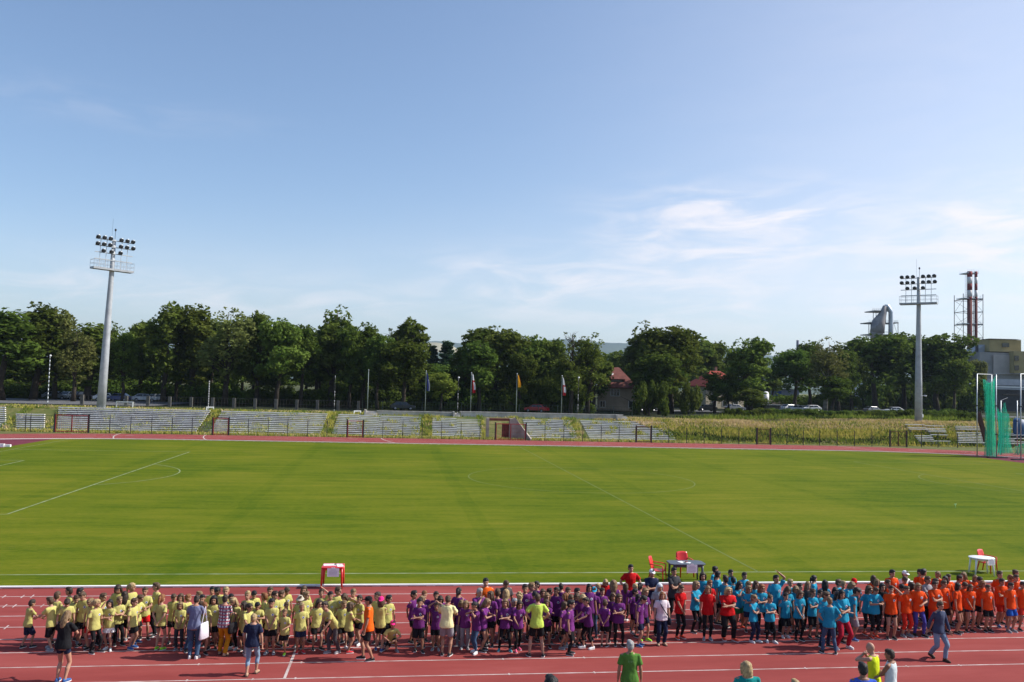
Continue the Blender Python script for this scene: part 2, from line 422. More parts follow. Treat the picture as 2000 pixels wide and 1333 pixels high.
# --- lane lines and marks on the track
ml = MB()
for i in range(1, 9): ring(ml, 36.5+1.22*i-.025, 36.5+1.22*i+.025, .016)
a, b_ = ground(577, 1273), ground(556, 1329)
seg(ml, (a.x, D-1.22*6), (a.x-.02, D-1.22*8), .07, .019)
ticks = [(60,373),(265,373),(370,373),(80,472),(185,472),(490,472),(100,706)]
for cx_, cy_ in ticks:
    p = ground(cx_/5.72, 1100+cy_/5.72); i = round((D-p.y)/1.22); seg(ml, (p.x+.02, D-1.22*i-.20), (p.x-.02, D-1.22*i+.20), .04, .019)
for px, py in ((388,1299),(366,1329),(587,1300),(493,1329),(576,1329),(986,1298),(1147,1295),(997,1325),(1165,1321),(1535,1281),(1711,1272),(1571,1305),(1690,1270),(1807,1267),(1857,1292),(1500,1258),(1767,1245),(1130,1268),(1217,1267),(1761,1297)):
    p = ground(px, py); i = max(1, round((D-p.y)/1.22)); seg(ml, (p.x, D-1.22*i-.07), (p.x, D-1.22*i+.07), .045, .019)
# staggered curved start lines on the far straight
for x0 in (-34.5, -24.0, -1.6, 63.0):
    P = []
    for k in range(13):
        t = k/12; P.append((x0 + 2.2*t**1.7, D+73+9.76*(1-t)))
    for p, q in zip(P, P[1:]): seg(ml, p, q, .14, .019)
for k in range(46):   # exchange-zone marks on the far lanes
    x = rnd.uniform(-44, 80); i = rnd.randint(1, 7); seg(ml, (x-.5, D+73+1.22*i), (x+.5, D+73+1.22*i), .16, .019)
tag(ml.build('lane_lines', line_paint), kind='structure')

# --- raised white kerb rail
mk = MB()
A, B = oval(36.5), oval(36.62); n = len(A)
for z0, z1, ra, rb in ((.035, .085, 36.47, 36.60),):
    A, B = oval(ra), oval(rb)
    vsx = [(x, y, z0) for x, y in A]+[(x, y, z0) for x, y in B]+[(x, y, z1) for x, y in A]+[(x, y, z1) for x, y in B]
    fs = []
    for i in range(n):
        j = (i+1) % n
        fs += [(i, j, n+j, n+i), (2*n+i, 3*n+i, 3*n+j, 2*n+j), (i, 2*n+i, 2*n+j, j), (n+i, n+j, 3*n+j, 3*n+i)]
    mk.add(vsx, fs)
for k in range(int((XR-XL)/1.0)):
    for yy in (D-.03, D+73+.03): mk.box((XL+k*1.0+.5, yy, .026), (.32, .10, .022))
tag(mk.build('track_kerb', white_paint), kind='structure')

# far inner kerb edge is a pale concrete strip
# ------------------------------------------------------------------ near stand (below the camera)
step_conc = mat('stand_concrete', (.34,.33,.31), .9, .2, 1.5, .3, 8)
mb = MB()
prof = [(17.3, -.3), (17.3, .0)]
z = 0.0; y = 17.3
prof = [(17.3, -.4)]
for k in range(18):
    prof += [(17.3-.85*k, .42+.26*k), (17.3-.85*(k+1), .42+.26*k)]
prof += [(17.3-.85*18, -.4)]
mb.add([(-60, yy, zz) for yy, zz in prof]+[(70, yy, zz) for yy, zz in prof],
       [(i, (i+1) % len(prof), len(prof)+(i+1) % len(prof), len(prof)+i) for i in range(len(prof))] + [tuple(range(len(prof))), tuple(range(2*len(prof)-1, len(prof)-1, -1))])
st = mb.build('grandstand', step_conc); tag(st, 'stepped concrete terrace of the near stand below the viewer', 'grandstand')

# ------------------------------------------------------------------ bleacher blocks on the far bank
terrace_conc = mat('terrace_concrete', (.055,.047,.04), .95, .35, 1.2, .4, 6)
def bleacher(bl, br, tl, tr, rows, label, worn=0):
    """bl.. corner pixels: bottom row ends and top row ends"""
    Yb, dep = 118.2, .68
    Yt = Yb+dep*(rows-1)
    a, b2, c, d = at_y(*bl, Yb), at_y(*br, Yb), at_y(*tl, Yt), at_y(*tr, Yt)
    root = empty('bleacher_block', ((a.x+b2.x)/2, Yb, 0), 0, label, 'bleachers', 'bleacher blocks on the far bank')
    o = Vector(root.location)
    tm = MB(); rise = ((c.z+d.z)-(a.z+b2.z))/2/(rows-1)
    for i in range(rows):
        t = i/(rows-1)
        p = a.lerp(c, t); q = b2.lerp(d, t); y = Yb+dep*i
        zt = (p.z+q.z)/2
        tm.add([(p.x-o.x-.1, y-o.y-.12, zt-.36), (q.x-o.x+.1, y-o.y-.12, zt-.36), (q.x-o.x+.1, y-o.y-.12, zt-.36-rise-.02), (p.x-o.x-.1, y-o.y-.12, zt-.36-rise-.02),
                (p.x-o.x-.1, y-o.y+dep-.12, zt-.36), (q.x-o.x+.1, y-o.y+dep-.12, zt-.36), (q.x-o.x+.1, y-o.y+dep-.12, zt-.36-rise-.02), (p.x-o.x-.1, y-o.y+dep-.12, zt-.36-rise-.02)],
               [(0,1,2,3), (4,5,1,0), (0,3,7,4), (1,5,6,2), (5,4,7,6)])
        if worn and rnd.random() < worn*.25: continue
        bm = MB(); n = max(1, int((q.x-p.x)/2.4)); 
        for k in range(n):
            if worn and rnd.random() < worn*.5: continue
            xa = p.x+(q.x-p.x)*k/n; xb = p.x+(q.x-p.x)*(k+1)/n-.02
            za = p.z+(q.z-p.z)*(k+.5)/n
            dz = rnd.uniform(-.012, .012)
            bm.box(((xa+xb)/2-o.x, y-o.y, za-.06+dz+(.1 if worn else 0)), (xb-xa, .32, .12 if not worn else .075))
            bm.box((xa+.25-o.x, y-o.y+.02, za-.245+dz), (.10, .22, .262), 1)
            bm.box((xb-.25-o.x, y-o.y+.02, za-.245+dz), (.10, .22, .262), 1)
        if bm.v: bm.build('bench', [bench_paint, concrete_dark], root)
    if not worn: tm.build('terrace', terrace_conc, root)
    return root
bleacher((-25,842), (12,839), (-25,793), (11,797), 12, 'block of white benches cut off at the left edge of the photo')
bleacher((32,837), (87,837.5), (32,809), (88,808.5), 8, 'small low block of white benches left of the red gates')
bleacher((112,838), (384,841), (115,795.5), (411,802), 12, 'long block of white benches in front of the leaning left floodlight mast')
bleacher((410,843), (626,849), (433,803), (640,808.5), 12, 'block of white benches second to the right of the left floodlight mast')
bleacher((648,849), (818,853), (661,809), (823,815.5), 12, 'block of white benches below the left end of the concrete wall')
bleacher((843,853.5), (943,856), (845,816), (938,820), 12, 'block of white benches just left of the concrete tunnel mouth')
bleacher((1033,857.5), (1132,858.5), (1021,820), (1112,821), 12, 'block of white benches just right of the concrete tunnel mouth')
bleacher((1154,860), (1323,861.5), (1133,822), (1298,825), 12, 'rightmost intact block of white benches beside the weedy bank')
bleacher((1795,862), (1856,862.5), (1768,829), (1843,834), 11, 'weed grown block of broken benches below the right floodlight mast', .5)
bleacher((1872,865), (1924,866), (1866,833), (1918,835), 11, 'weed grown block of broken benches left of the green net', .4)
bleacher((1950,867), (2012,868), (1952,838), (2012,838), 10, 'block of worn benches seen through the green cage netting', .4)

# stairs between blocks: narrow overgrown steps
def stair(px0, px1, pyb, pyt, label, ox=0):
    Yb, rows = 118.3, 12
    a, b2, c = at_y(px0, pyb, Yb), at_y(px1, pyb, Yb), at_y((px0+px1)/2+ox, pyt, Yb+.68*rows)
    root = MB(); cx0 = (a.x+b2.x)/2; wdt = (b2.x-a.x)
    for i in range(rows):
        t = i/rows; xx = cx0+(c.x-cx0)*t
        root.box((xx-cx0, .68*i+.3, a.z+(c.z-a.z)*t-.10), (wdt, .42, .2))
    o = root.build('concrete_stair', concrete_dark, None, (cx0, Yb, 0)); tag(o, label, 'stairs', 'stairs between the bleacher blocks')
stair(89, 104, 838, 803, 'weedy concrete steps between the small bench block and the red gates', 3)
stair(388, 408, 842, 806, 'overgrown steps between the two bench blocks left of the low goal frame', 18)
stair(630, 646, 850, 812, 'overgrown steps below the left end of the concrete wall', 18)
stair(821, 842, 853, 822, 'reddish steps left of the bench block beside the tunnel mouth', 2)
stair(1134, 1151, 858, 826, 'weed covered steps right of the tunnel between two bench blocks', -18)

# ------------------------------------------------------------------ VIP concrete wall above the benches
def wallpiece(name, px0, px1, pyt0, pyt1, pyb0, pyb1, Y, label, th=.35):
    a, b2 = at_y(px0, pyt0, Y), at_y(px1, pyt1, Y); c, d = at_y(px0, pyb0, Y), at_y(px1, pyb1, Y)
    root = empty(name, (a.x, Y, 0), 0, label, 'wall')
    w_ = MB(); n = 8
    for i in range(n):
        t0, t1 = i/n, (i+1)/n-.0015
        za, zb = a.z+(b2.z-a.z)*t0, a.z+(b2.z-a.z)*t1
        x0_, x1_ = (b2.x-a.x)*t0, (b2.x-a.x)*t1
        zc = min(c.z, d.z)-.4
        w_.add([(x0_, 0, zc), (x1_, 0, zc), (x1_, 0, zb), (x0_, 0, za), (x0_, th, zc), (x1_, th, zc), (x1_, th, zb), (x0_, th, za)],
               [(0,1,2,3), (5,4,7,6), (3,2,6,7), (0,4,5,1), (0,3,7,4), (1,5,6,2)])
    w_.build('panel', concrete, root)
    cp = MB(); Lx = b2.x-a.x
    cp.add([(-.1, -.08, a.z+.003), (Lx+.1, -.08, b2.z+.003), (Lx+.1, th+.08, b2.z+.003), (-.1, th+.08, a.z+.003), (-.1, -.08, a.z+.13), (Lx+.1, -.08, b2.z+.13), (Lx+.1, th+.08, b2.z+.13), (-.1, th+.08, a.z+.13)],
           [(0,1,5,4), (1,2,6,5), (2,3,7,6), (3,0,4,7), (4,5,6,7), (3,2,1,0)])
    cp.build('coping', concrete, root)
    return root
wallpiece('concrete_wall', 737, 884, 804, 807, 814, 817, 127.6, 'grey concrete wall behind the benches, left of the small break with steps')
wallpiece('concrete_wall', 900, 1216, 805.5, 812, 818, 822, 127.6, 'long grey concrete wall above the tunnel mouth, right of the small break')
for px0, px1, py, lab in ((712, 736, 803, 'short flight of concrete steps at the left end of the grey wall'), (885, 899, 807, 'short flight of steps in the break of the grey wall'), (1203, 1226, 813, 'short flight of concrete steps at the right end of the grey wall')):
    a = at_y(px0, py, 127.4); b2 = at_y(px1, py, 127.4); s_ = MB()
    for i in range(5): s_.box(((b2.x-a.x)/2, -.2+i*.28, (a.z-2.5)*(i+.5)/5-.1), (b2.x-a.x-.05, .29, .2+.1))
    s_.box((.1, .5, (a.z-2.5)/2), (.25, 1.6, a.z-2.5+.4)); 
    o = s_.build('concrete_steps', concrete, None, (a.x, 127.2, 2.5)); tag(o, lab, 'steps')

# ------------------------------------------------------------------ tunnel mouth
Yt = 117.2
a = at_y(951, 817, Yt); b2 = at_y(1000, 818, Yt); c = at_y(952, 861, Yt)
root = empty('tunnel_portal', (a.x, Yt, 0), 0, 'concrete tunnel mouth with sloping wing wall and dark red passage', 'tunnel')
Wd, Ht = b2.x-a.x, a.z
port = mat('portal_concrete', (.36,.31,.27), .9, .25, 1.2, .3, 7)
redw = mat('red_passage_wall', (.17,.055,.04), .85, .3, 1.5)
p = MB(); p.box((.17, .5, Ht/2-.2), (.34, 1.0, Ht+.4)); p.build('side_wall', port, root)
p = MB(); p.box((Wd-.05, .5, Ht/2-.2), (.5, 1.0, Ht+.4)); p.build('side_wall', port, root)
p = MB(); p.box((Wd/2, .4, Ht-.18), (Wd-.65, .7, .34)); p.build('lintel', redw, root)
p = MB(); p.box((Wd-.34-.45, .8, Ht/2-.35), (.95, .25, Ht-.75)); p.build('inner_wall', redw, root)
p = MB(); p.add([(Wd+.2, 0, Ht+.15), (Wd+.45, 0, Ht+.15), (Wd+2.35, -2.0, .25), (Wd+2.35, -2.0, -.2), (Wd+.2, 0, -.2),
                 (Wd+.2, .3, Ht+.15), (Wd+.45, .3, Ht+.15), (Wd+2.55, -1.8, .25), (Wd+2.55, -1.8, -.2), (Wd+.2, .3, -.2)],
                [(0,1,2,3,4), (9,8,7,6,5), (0,5,6,1), (1,6,7,2), (2,7,8,3), (3,8,9,4), (4,9,5,0)])
p.build('wing_wall', port, root)
p = MB(); p.box((Wd/2, .0, .012), (Wd-.9, 2.4, .024)); p.build('passage_floor', mat('passage_floor', (.13,.06,.045), .9, .3, 2), root)

# ------------------------------------------------------------------ fence along the far track
YF = 115.0
fence_posts = [48, 58, 213, 254, 295, 335, 374, 484, 523, 561, 600, 638, 747, 786, 824, 862, 900, 937, 1064, 1101, 1138, 1174, 1209, 1306, 1341, 1375, 1409, 1443, 1537, 1569, 1601, 1635, 1669, 1703, 1800, 1832, 1870]
def fbase(px): return at_y(px, 860, YF).x
segs = [(0, 104, 'leftmost stretch of dark wire fence before the red double gate'), (173, 413, 'dark wire fence in front of the long bench block by the mast'), (447, 676, 'dark wire fence between two single red gates in front of the benches'),
        (710, 966, 'dark wire fence just left of the tunnel gate'), (1028, 1241, 'dark wire fence just right of the tunnel gate'), (1273, 1477, 'dark wire fence between the two brown gates beside the weedy bank'), (1506, 1737, 'dark wire fence along the weedy bank'), (1772, 1900, 'dark wire fence left of the green net cage')]
for s0, s1, lab in segs:
    xa, xb = fbase(s0), fbase(s1)
    root = empty('wire_fence', (xa, YF, 0), 0, lab, 'fence', 'wire fence panels along the far track')
    for px in fence_posts:
        if s0+3 < px < s1-3:
            q = MB(); x = fbase(px)-xa
            q.box((x, 0, 1.08), (.075, .075, 2.16)); q.bar((x, 0, 2.15), (x, .22, 2.4), .06)
            q.build('post', dark_iron, root)
    q = MB()
    for z in (.12, .55, 1.0, 1.5, 2.1): q.bar((0, 0, z), (xb-xa, 0, z), .018, n=3)
    q.build('wire', dark_iron, root)
def gate(px0, px1, col, lab, leaves=1, frame=dark_iron):
    xa, xb = fbase(px0), fbase(px1); Wd = xb-xa
    root = empty('metal_gate', (xa, YF, 0), 0, lab, 'gate', 'gates in the wire fence')
    for x in (0, Wd):
        q = MB(); q.box((x, 0, 1.2), (.16, .16, 2.4)); q.build('post', frame, root)
    for k in range(leaves):
        x0_, x1_ = .1+(Wd-.2)*k/leaves+.02, .1+(Wd-.2)*(k+1)/leaves-.02
        q = MB()
        for z in (.14, 2.2): q.box(((x0_+x1_)/2, 0, z), (x1_-x0_, .07, .09))
        for x in (x0_, x1_): q.box((x, 0, 1.17), (.09, .075, 2.15))
        nb = max(5, int((x1_-x0_)/.22))
        for j in range(1, nb): q.bar((x0_+(x1_-x0_)*j/nb, 0, .16), (x0_+(x1_-x0_)*j/nb, 0, 2.2), .016, n=3)
        for z in (.6, 1.1, 1.65): q.bar((x0_, 0, z), (x1_, 0, z), .016, n=3)
        q.build('gate_leaf', col, root)
gate(105, 172, red_gate, 'wide bright red double gate at the left end of the fence', 2)
gate(414, 446, red_gate, 'single red gate right of the long bench block')
gate(677, 709, red_gate, 'single red gate below the left end of the concrete wall')
gate(967, 1027, red_gate, 'red double gate in front of the tunnel mouth', 2)
gate(1242, 1272, rust, 'brown single gate in front of the rightmost intact benches')
gate(1478, 1505, rust, 'brown single gate in front of the weedy bank')
gate(1738, 1771, rust, 'brown double gate below the right floodlight mast', 2)

# ------------------------------------------------------------------ weeds on the bank
wd_mats = [foliage('weed_green', (.13,.19,.028), (.21,.245,.042), 0, .4), foliage('weed_yellow', (.36,.33,.06), (.48,.42,.10), 0, .4), foliage('weed_dry', (.48,.36,.17), (.60,.47,.25), 0, .35), foliage('weed_dark', (.035,.055,.016), (.06,.08,.02), 0, .3)]
def blades(mb, x, y, z, h, w_, mi):
    a = rnd.uniform(0, PI); lx, ly = rnd.uniform(-.6, .6)*h, rnd.uniform(-.5, .5)*h
    dx, dy = math.cos(a)*w_/2, math.sin(a)*w_/2
    mb.add([(x-dx, y-dy, z), (x+dx, y+dy, z), (x+dx*.8+lx*.5, y+dy*.8+ly*.5, z+h*.6), (x-dx*.8+lx*.5, y-dy*.8+ly*.5, z+h*.6), (x+lx, y+ly, z+h)], [(0,1,2,3), (3,2,4)], mi)
wb = MB()
for k in range(44000):
    y = 117.4+rnd.random()**.8*16; x = rnd.uniform(at_y(1325, 850, min(y, 118.5)).x-max(0, y-118.5)*.62 if y < 126.5 else 30, 112)
    n_ = noise.noise((x*.16, y*.3, 1.0)); top = sstep(123, 127, y)
    r_ = rnd.random()+n_*.6
    if y > 124: mi = 2 if r_ > .40 else (1 if r_ > .1 else 0)
    elif y > 120.2: mi = 1 if r_ > .45 else (0 if r_ > -.02 else 3)
    else: mi = 0 if r_ > .55 else (3 if r_ < .2 else 0)
    if y < 118.6: mi = 1 if r_ > .4 else 0
    if 118.8 < y < 121.5 and n_ < -.05 and rnd.random() < .6: mi = 3
    h = rnd.uniform(.25, .62)*(1.1+.6*n_)*(1-.3*top) * (.45 if y < 118.4 else 1)
    blades(wb, x, y, terr(x, y)-.05, h, rnd.uniform(.07, .2), mi)
for k in range(5000):
    x = rnd.uniform(46, 118); y = rnd.uniform(131, 139); n_ = noise.noise((x*.12, y*.3, 6))
    blades(wb, x, y, terr(x, y)-.05, rnd.uniform(.3, .8)*(1.2+n_), rnd.uniform(.1, .22), 0 if n_ > -.1 else 3)
tag(wb.build('tall_weeds', wd_mats), kind='stuff')
wb = MB()
for k in range(15000):
    x = rnd.uniform(-62, 46); y = rnd.uniform(115.2, 118.2)
    mi = rnd.choice((0, 1, 1, 2)); blades(wb, x, y, 0, rnd.uniform(.12, .4), rnd.uniform(.06, .14), mi)
gaps = [(89,111),(12,31),(387,430),(627,660),(820,845),(938,951),(1003,1022),(1112,1140),(1300,1330)]
for p0, p1 in gaps:
    xa, xb = at_y(p0, 830, 121).x, at_y(p1, 830, 121).x
    for k in range(int((xb-xa)*260)):
        y = rnd.uniform(118.3, 128); x = rnd.uniform(xa, xb); n_ = noise.noise((x*.5, y*.5, 4))
        blades(wb, x, y, terr(x, y)-.05, rnd.uniform(.25, .6), rnd.uniform(.06, .16), 1 if n_ > .15 else (0 if n_ > -.25 else 2))
for k in range(9000):     # strip above the benches
    x = rnd.uniform(-62, 46); y = rnd.uniform(126.8, 134); n_ = noise.noise((x*.3, y*.5, 9))
    blades(wb, x, y, terr(x, y)-.05, rnd.uniform(.15, .4), rnd.uniform(.06, .16), 1 if n_ > .1 else (2 if n_ < -.15 else 0))
for k in range(150):      # tufts growing between bench rows
    px = rnd.choice((rnd.uniform(420,640), rnd.uniform(660,930), rnd.uniform(1030,1320), rnd.uniform(200,400)))
    i = rnd.randint(0, 11); y = 118.4+.68*i; x = at_y(px, 830, y).x; z = terr(x, y)+.1
    for j in range(14): blades(wb, x+rnd.gauss(0, .35), y+rnd.gauss(0, .1), z, rnd.uniform(.3, .7), rnd.uniform(.05, .12), rnd.choice((0, 1, 1)))
tag(wb.build('bank_grass', wd_mats), kind='stuff')
# ------------------------------------------------------------------ floodlight masts
def mast(px, Y, label, face):
    b0 = at_y(px, 800, Y); x = b0.x; z0 = terr(x, Y)-.3
    root = empty('floodlight_mast', (x, Y, z0), face, label, 'floodlight', 'floodlight masts')
    T = 27.0-z0; P = 22.6-z0
    q = MB(); q.tube([(0,0,-.4), (0,0,8), (0,0,P-.3), (0,0,P+.2), (0,0,T)], [.62, .52, .33, .31, .26], 16); q.tube([(0,0,-.2),(0,0,.4)], [.95,.95], 12)
    q.build('pole', concrete_pole, root)
    q = MB(); q.box((0, -.1, P), (5.6, 1.5, .28)); q.build('platform', concrete_pole, root)
    q = MB()
    for z in (P+.65, P+1.2):
        for a, b2 in (((-2.8,-.85), (2.8,-.85)), ((2.8,-.85), (2.8,.65)), ((2.8,.65), (-2.8,.65)), ((-2.8,.65), (-2.8,-.85))): q.bar((*a, z), (*b2, z), .045)
    for xx in (-2.8,-1.87,-.93,0,.93,1.87,2.8):
        for yy in (-.85, .65): q.bar((xx, yy, P), (xx, yy, P+1.2), .04)
    q.build('railing', steel, root)
    q = MB()
    bars = [T-.2, T-1.15, T-2.1, T-3.05]
    for z in bars: q.box((0, -.33, z), (5.3, .09, .11))
    for xx in (-1.9, -1.05, 1.05, 1.9): q.box((xx, -.25, (P+T)/2), (.07, .05, T-P))
    q.build('lamp_frame', steel, root)
    rows = [(T+.12, (-2.45,-1.6,-.75,.75,1.6,2.4)), (T-.82, (-2.45,-1.6,-.75,.75,1.6,2.5)), (T-1.77, (-1.6,-.5,.75))]
    for z, xl in rows:
        for xx in xl:
            l = MB(); M = Matrix.Rotation(R(28), 3, 'X')
            pts = [M @ Vector((0, .22, 0)), M @ Vector((0, 0, 0)), M @ Vector((0, -.28, 0)), M @ Vector((0, -.30, 0))]
            l.tube([Vector((xx, -.5, z))+p for p in pts], [.12, .22, .34, .34], 14, ref=(1, 0, 0))
            l.tube([Vector((xx, -.5, z))+(M @ Vector((0, -.302, 0))), Vector((xx, -.5, z))+(M @ Vector((0, -.31, 0)))], [.31, .31], 14, 1, ref=(1, 0, 0))
            l.box((xx, -.36, z-.1), (.06, .12, .34))
            l.build('lamp', [steel, glass_dark], root)
    q = MB(); q.bar((.1, 0, T-.2), (.1, 0, T+1.4), .06); q.ell((.1, 0, T+1.45), (.14, .14, .2)); q.bar((-.35, 0, T-.2), (-.35, 0, T+3.0), .025)
    q.build('lightning_rod', dark_iron, root)
    if px > 1000:
        q = MB(); q.bar((.4, -.1, 4.6), (1.0, -.1, 4.75), .08); q.box((1.05, -.15, 4.66), (.3, .3, .16)); q.box((.55,-.1,1.4),(.3,.3,.5)); q.build('small_lamp', white_paint, root)
    return root
lm = mast(197, 129, 'leaning grey floodlight mast on the left behind the benches', R(42-4))
lm.rotation_euler = (Matrix.Rotation(R(1.5), 3, 'Y') @ Matrix.Rotation(R(38), 3, 'Z')).to_euler()
mast(1794, 129, 'grey floodlight mast on the right rising in front of the round dark trees', R(-42))

# ------------------------------------------------------------------ flagpoles and flags, lamp posts
pole_grey = mat('flagpole_paint', (.22,.26,.24), .5)
def flagpole(px, ytop, Y, lab):
    t = at_y(px, ytop, Y); z0 = terr(t.x, Y)
    root = empty('flagpole', (t.x, Y, z0), 0, lab, 'flagpole', 'flagpoles behind the concrete wall')
    q = MB(); q.tube([(0,0,0), (0,0,t.z-z0)], [.07, .04], 8); q.build('pole', pole_grey, root)
    q = MB(); q.ell((0,0,t.z-z0+.06), (.08,.08,.08)); q.build('finial', steel, root)
    return t
def flag(px, yt, yb, Y, bands, lab):
    a, b2 = at_y(px, yt, Y), at_y(px, yb, Y); h = a.z-b2.z
    q = MB(); n, mrow = 14, 12; W_ = .46
    vs = []
    for j in range(mrow+1):
        t = j/mrow; wid = W_*(.35+.65*min(1, t*1.6))*(1-.25*max(0, t-.75)*4*.6)
        for i in range(n+1):
            s = i/n
            vs.append((.06+wid*s+.10*t, .13*math.sin(s*9+t*2.5)*(.4+t), -h*t-.18*s*(1-t)))
    for j in range(mrow):
        for i in range(n):
            s = (i+.5)/n; t = (j+.5)/mrow
            q.add([], [])
            q.f.append((j*(n+1)+i, j*(n+1)+i+1, (j+1)*(n+1)+i+1, (j+1)*(n+1)+i)); q.m.append(bands(s, t)); q.smooth.append(True)
    q.v = vs
    return tag(q.build('hanging_flag', [fl_white, fl_red, fl_blue, fl_yellow], None, (a.x, Y, a.z)), lab, 'flag', 'limp flags on the flagpoles')
fl_white = mat('flag_white', (.75,.75,.76), .8); fl_red = mat('flag_red', (.50,.015,.025), .8); fl_blue = mat('flag_blue', (.02,.03,.16), .8); fl_yellow = mat('flag_yellow', (.85,.42,.015), .8)
YP = 131.5
for px, yt, lab in ((720, 724, 'bare green flagpole left of the concrete wall, without a flag'), (832.5, 726, 'flagpole carrying the dark blue flag'), (921, 729, 'flagpole carrying the thick red and white flag'), (1010, 731, 'flagpole carrying the yellow flag'), (1098, 735, 'flagpole carrying the white and red flag nearest the house')):
    flagpole(px, yt, YP, lab)
flag(833, 728, 764, YP, lambda s, t: 0 if s > .62 and t > .35 else 2, 'limp dark blue flag with a pale edge')
flag(922, 730, 768, YP, lambda s, t: 0 if (t < .32 or (s > .4 and .45 < t < .85)) else 1, 'limp red and white flag between the blue and yellow flags')
flag(1010.5, 732, 757, YP, lambda s, t: 3, 'limp yellow flag in front of the dark trees')
flag(1098.5, 737, 773, YP, lambda s, t: 0 if (t < .4 or (s > .3 and .5 < t < .8)) else 1, 'limp white and red flag nearest the house')
lamp_grey = mat('lamp_post_paint', (.34,.34,.34), .6, .1, 3)
def lamp_post(px, yt, Y, lab, stripes=False, globe=True, w_=.09, m=lamp_grey, ybase=None):
    t = at_y(px, yt, Y); z0 = terr(t.x, Y); h = t.z-z0
    root = empty('lamp_post', (t.x, Y, z0), 0, lab, 'lamp post', 'thin posts in front of the trees')
    q = MB()
    n = 12
    for i in range(n): q.tube([(0,0,h*i/n), (0,0,h*(i+1)/n)], [w_/2, w_/2], 8, mi=(1 if stripes and (i % 3 == 1 or i in (8,9)) else 0))
    q.build('post', [m, dark_iron], root)
    if globe: g_ = MB(); g_.ell((.05,0,h), (.15,.15,.14)); g_.build('globe', white_plastic, root)
lamp_post(895.5, 738, 133, 'black and white striped lamp post between the blue and red flags', True)
lamp_post(1130, 738, 133, 'black and white striped lamp post left of the house', True)
lamp_post(655, 734, 133, 'white post before dark trees, left of the bare flagpole', True, False)
lamp_post(409, 744, 131, 'thin white post above the gap between the two left bench blocks', False, False, .14)
lamp_post(98, 695, 138, 'thin grey lamp post among the leftmost trees', False, True, .13, steel)

# ------------------------------------------------------------------ small goals
net = bpy.data.materials.new('goal_net'); net.use_nodes = True
nt = net.node_tree; b = nt.nodes['Principled BSDF']; b.inputs['Base Color'].default_value = (.6,.6,.6,1); b.inputs['Alpha'].default_value = .22
def goal(px0, px1, pyt, Y, lab, hgt, rz=0.0, rim=white_paint):
    a, b2 = at_y(px0, pyt, Y), at_y(px1, pyt, Y); z0 = a.z-hgt; W_ = b2.x-a.x
    root = empty('football_goal', ((a.x+b2.x)/2, Y, z0), rz, lab, 'goal', 'small goals above the benches')
    q = MB(); s = .12
    for x in (-W_/2, W_/2): q.box((x, 0, hgt/2), (s, s, hgt))
    q.box((0, 0, hgt-.0), (W_+s, s-.005, s)); q.build('goal_frame', rim, root)
    q = MB()
    for x in (-W_/2, W_/2): q.bar((x, 0, hgt-.05), (x, .7, hgt-.1), .05); q.bar((x, .7, hgt-.1), (x, 1.3, .05), .05)
    q.bar((-W_/2, 1.3, .05), (W_/2, 1.3, .05), .05); q.bar((-W_/2, .7, hgt-.1), (W_/2, .7, hgt-.1), .04); q.build('rear_frame', steel, root)
    q = MB(); q.add([(-W_/2+.05, .71, hgt-.12), (W_/2-.05, .71, hgt-.12), (W_/2-.05, 1.29, .05), (-W_/2+.05, 1.29, .05)], [(0,1,2,3)]); q.build('net', net, root)
goal(227, 260, 785, 132, 'white goal frame beside the foot of the left floodlight mast', 1.75, -.12)
goal(404, 417, 795.5, 129, 'narrow white goal frame above the gap between the left bench blocks', 1.2, .35)
goal(691, 705, 803, 128.5, 'small white goal frame left of the concrete wall', .9, .5)

# ------------------------------------------------------------------ fences and car park behind the bank
asphalt = mat('asphalt', (.11,.11,.115), .9, .25, .8)
mb = MB(); pa, pb = at_y(100, 790, 150).x, at_y(330, 790, 150).x
mb.add([(pa-20, 139, terr(pa, 139)+.09), (pb, 139, terr(pb, 139)+.09), (pb+3, 160, 2.9), (pa-20, 160, 2.9)], [(0,1,2,3)])
tag(mb.build('car_park', asphalt), kind='structure')
mb = MB(); pa, pb = at_y(1150, 790, 165).x, at_y(1760, 790, 190).x
mb.add([(pa, 168, 2.93), (pb+60, 168, 3.5), (pb+60, 178, 3.5), (pa, 178, 2.93)], [(0,1,2,3)])
tag(mb.build('road', asphalt), kind='structure')
green_wire = mat('green_wire_fence', (.035,.05,.04), .6)
def longfence(px0, px1, Y, h, step, lab, mesh=True, post=.09, m=green_wire):
    xa, xb = at_y(px0, 790, Y).x, at_y(px1, 790, Y).x
    root = empty('boundary_fence', (xa, Y, terr((xa+xb)/2, Y)), 0, lab, 'fence')
    n = max(2, int((xb-xa)/step))
    for i in range(n+1):
        q = MB(); q.box(((xb-xa)*i/n, 0, h/2-.1), (post, post, h+.2)); q.build('post', m, root)
    q = MB()
    for z in (.1, h*.5, h*.97): q.bar((0, 0, z), (xb-xa, 0, z), .035, n=3)
    k = int((xb-xa)/.45)
    for i in range(k): q.bar(((xb-xa)*i/k, 0, .1), ((xb-xa)*i/k, 0, h*.97), .02, n=3)
    q.build('wire_mesh', m, root)
longfence(708, 1235, 134.5, 1.85, 2.9, 'tall dark green wire fence behind the flagpoles')
longfence(160, 700, 140, 1.6, 3.2, 'low park fence with thick dark pillars before the left trees', True, .45, mat('pillar_stone', (.10,.095,.085), .9, .25, 2))
longfence(1500, 1900, 166, 1.6, 4.5, 'dim fence along the road beyond the weedy bank', True, .1)

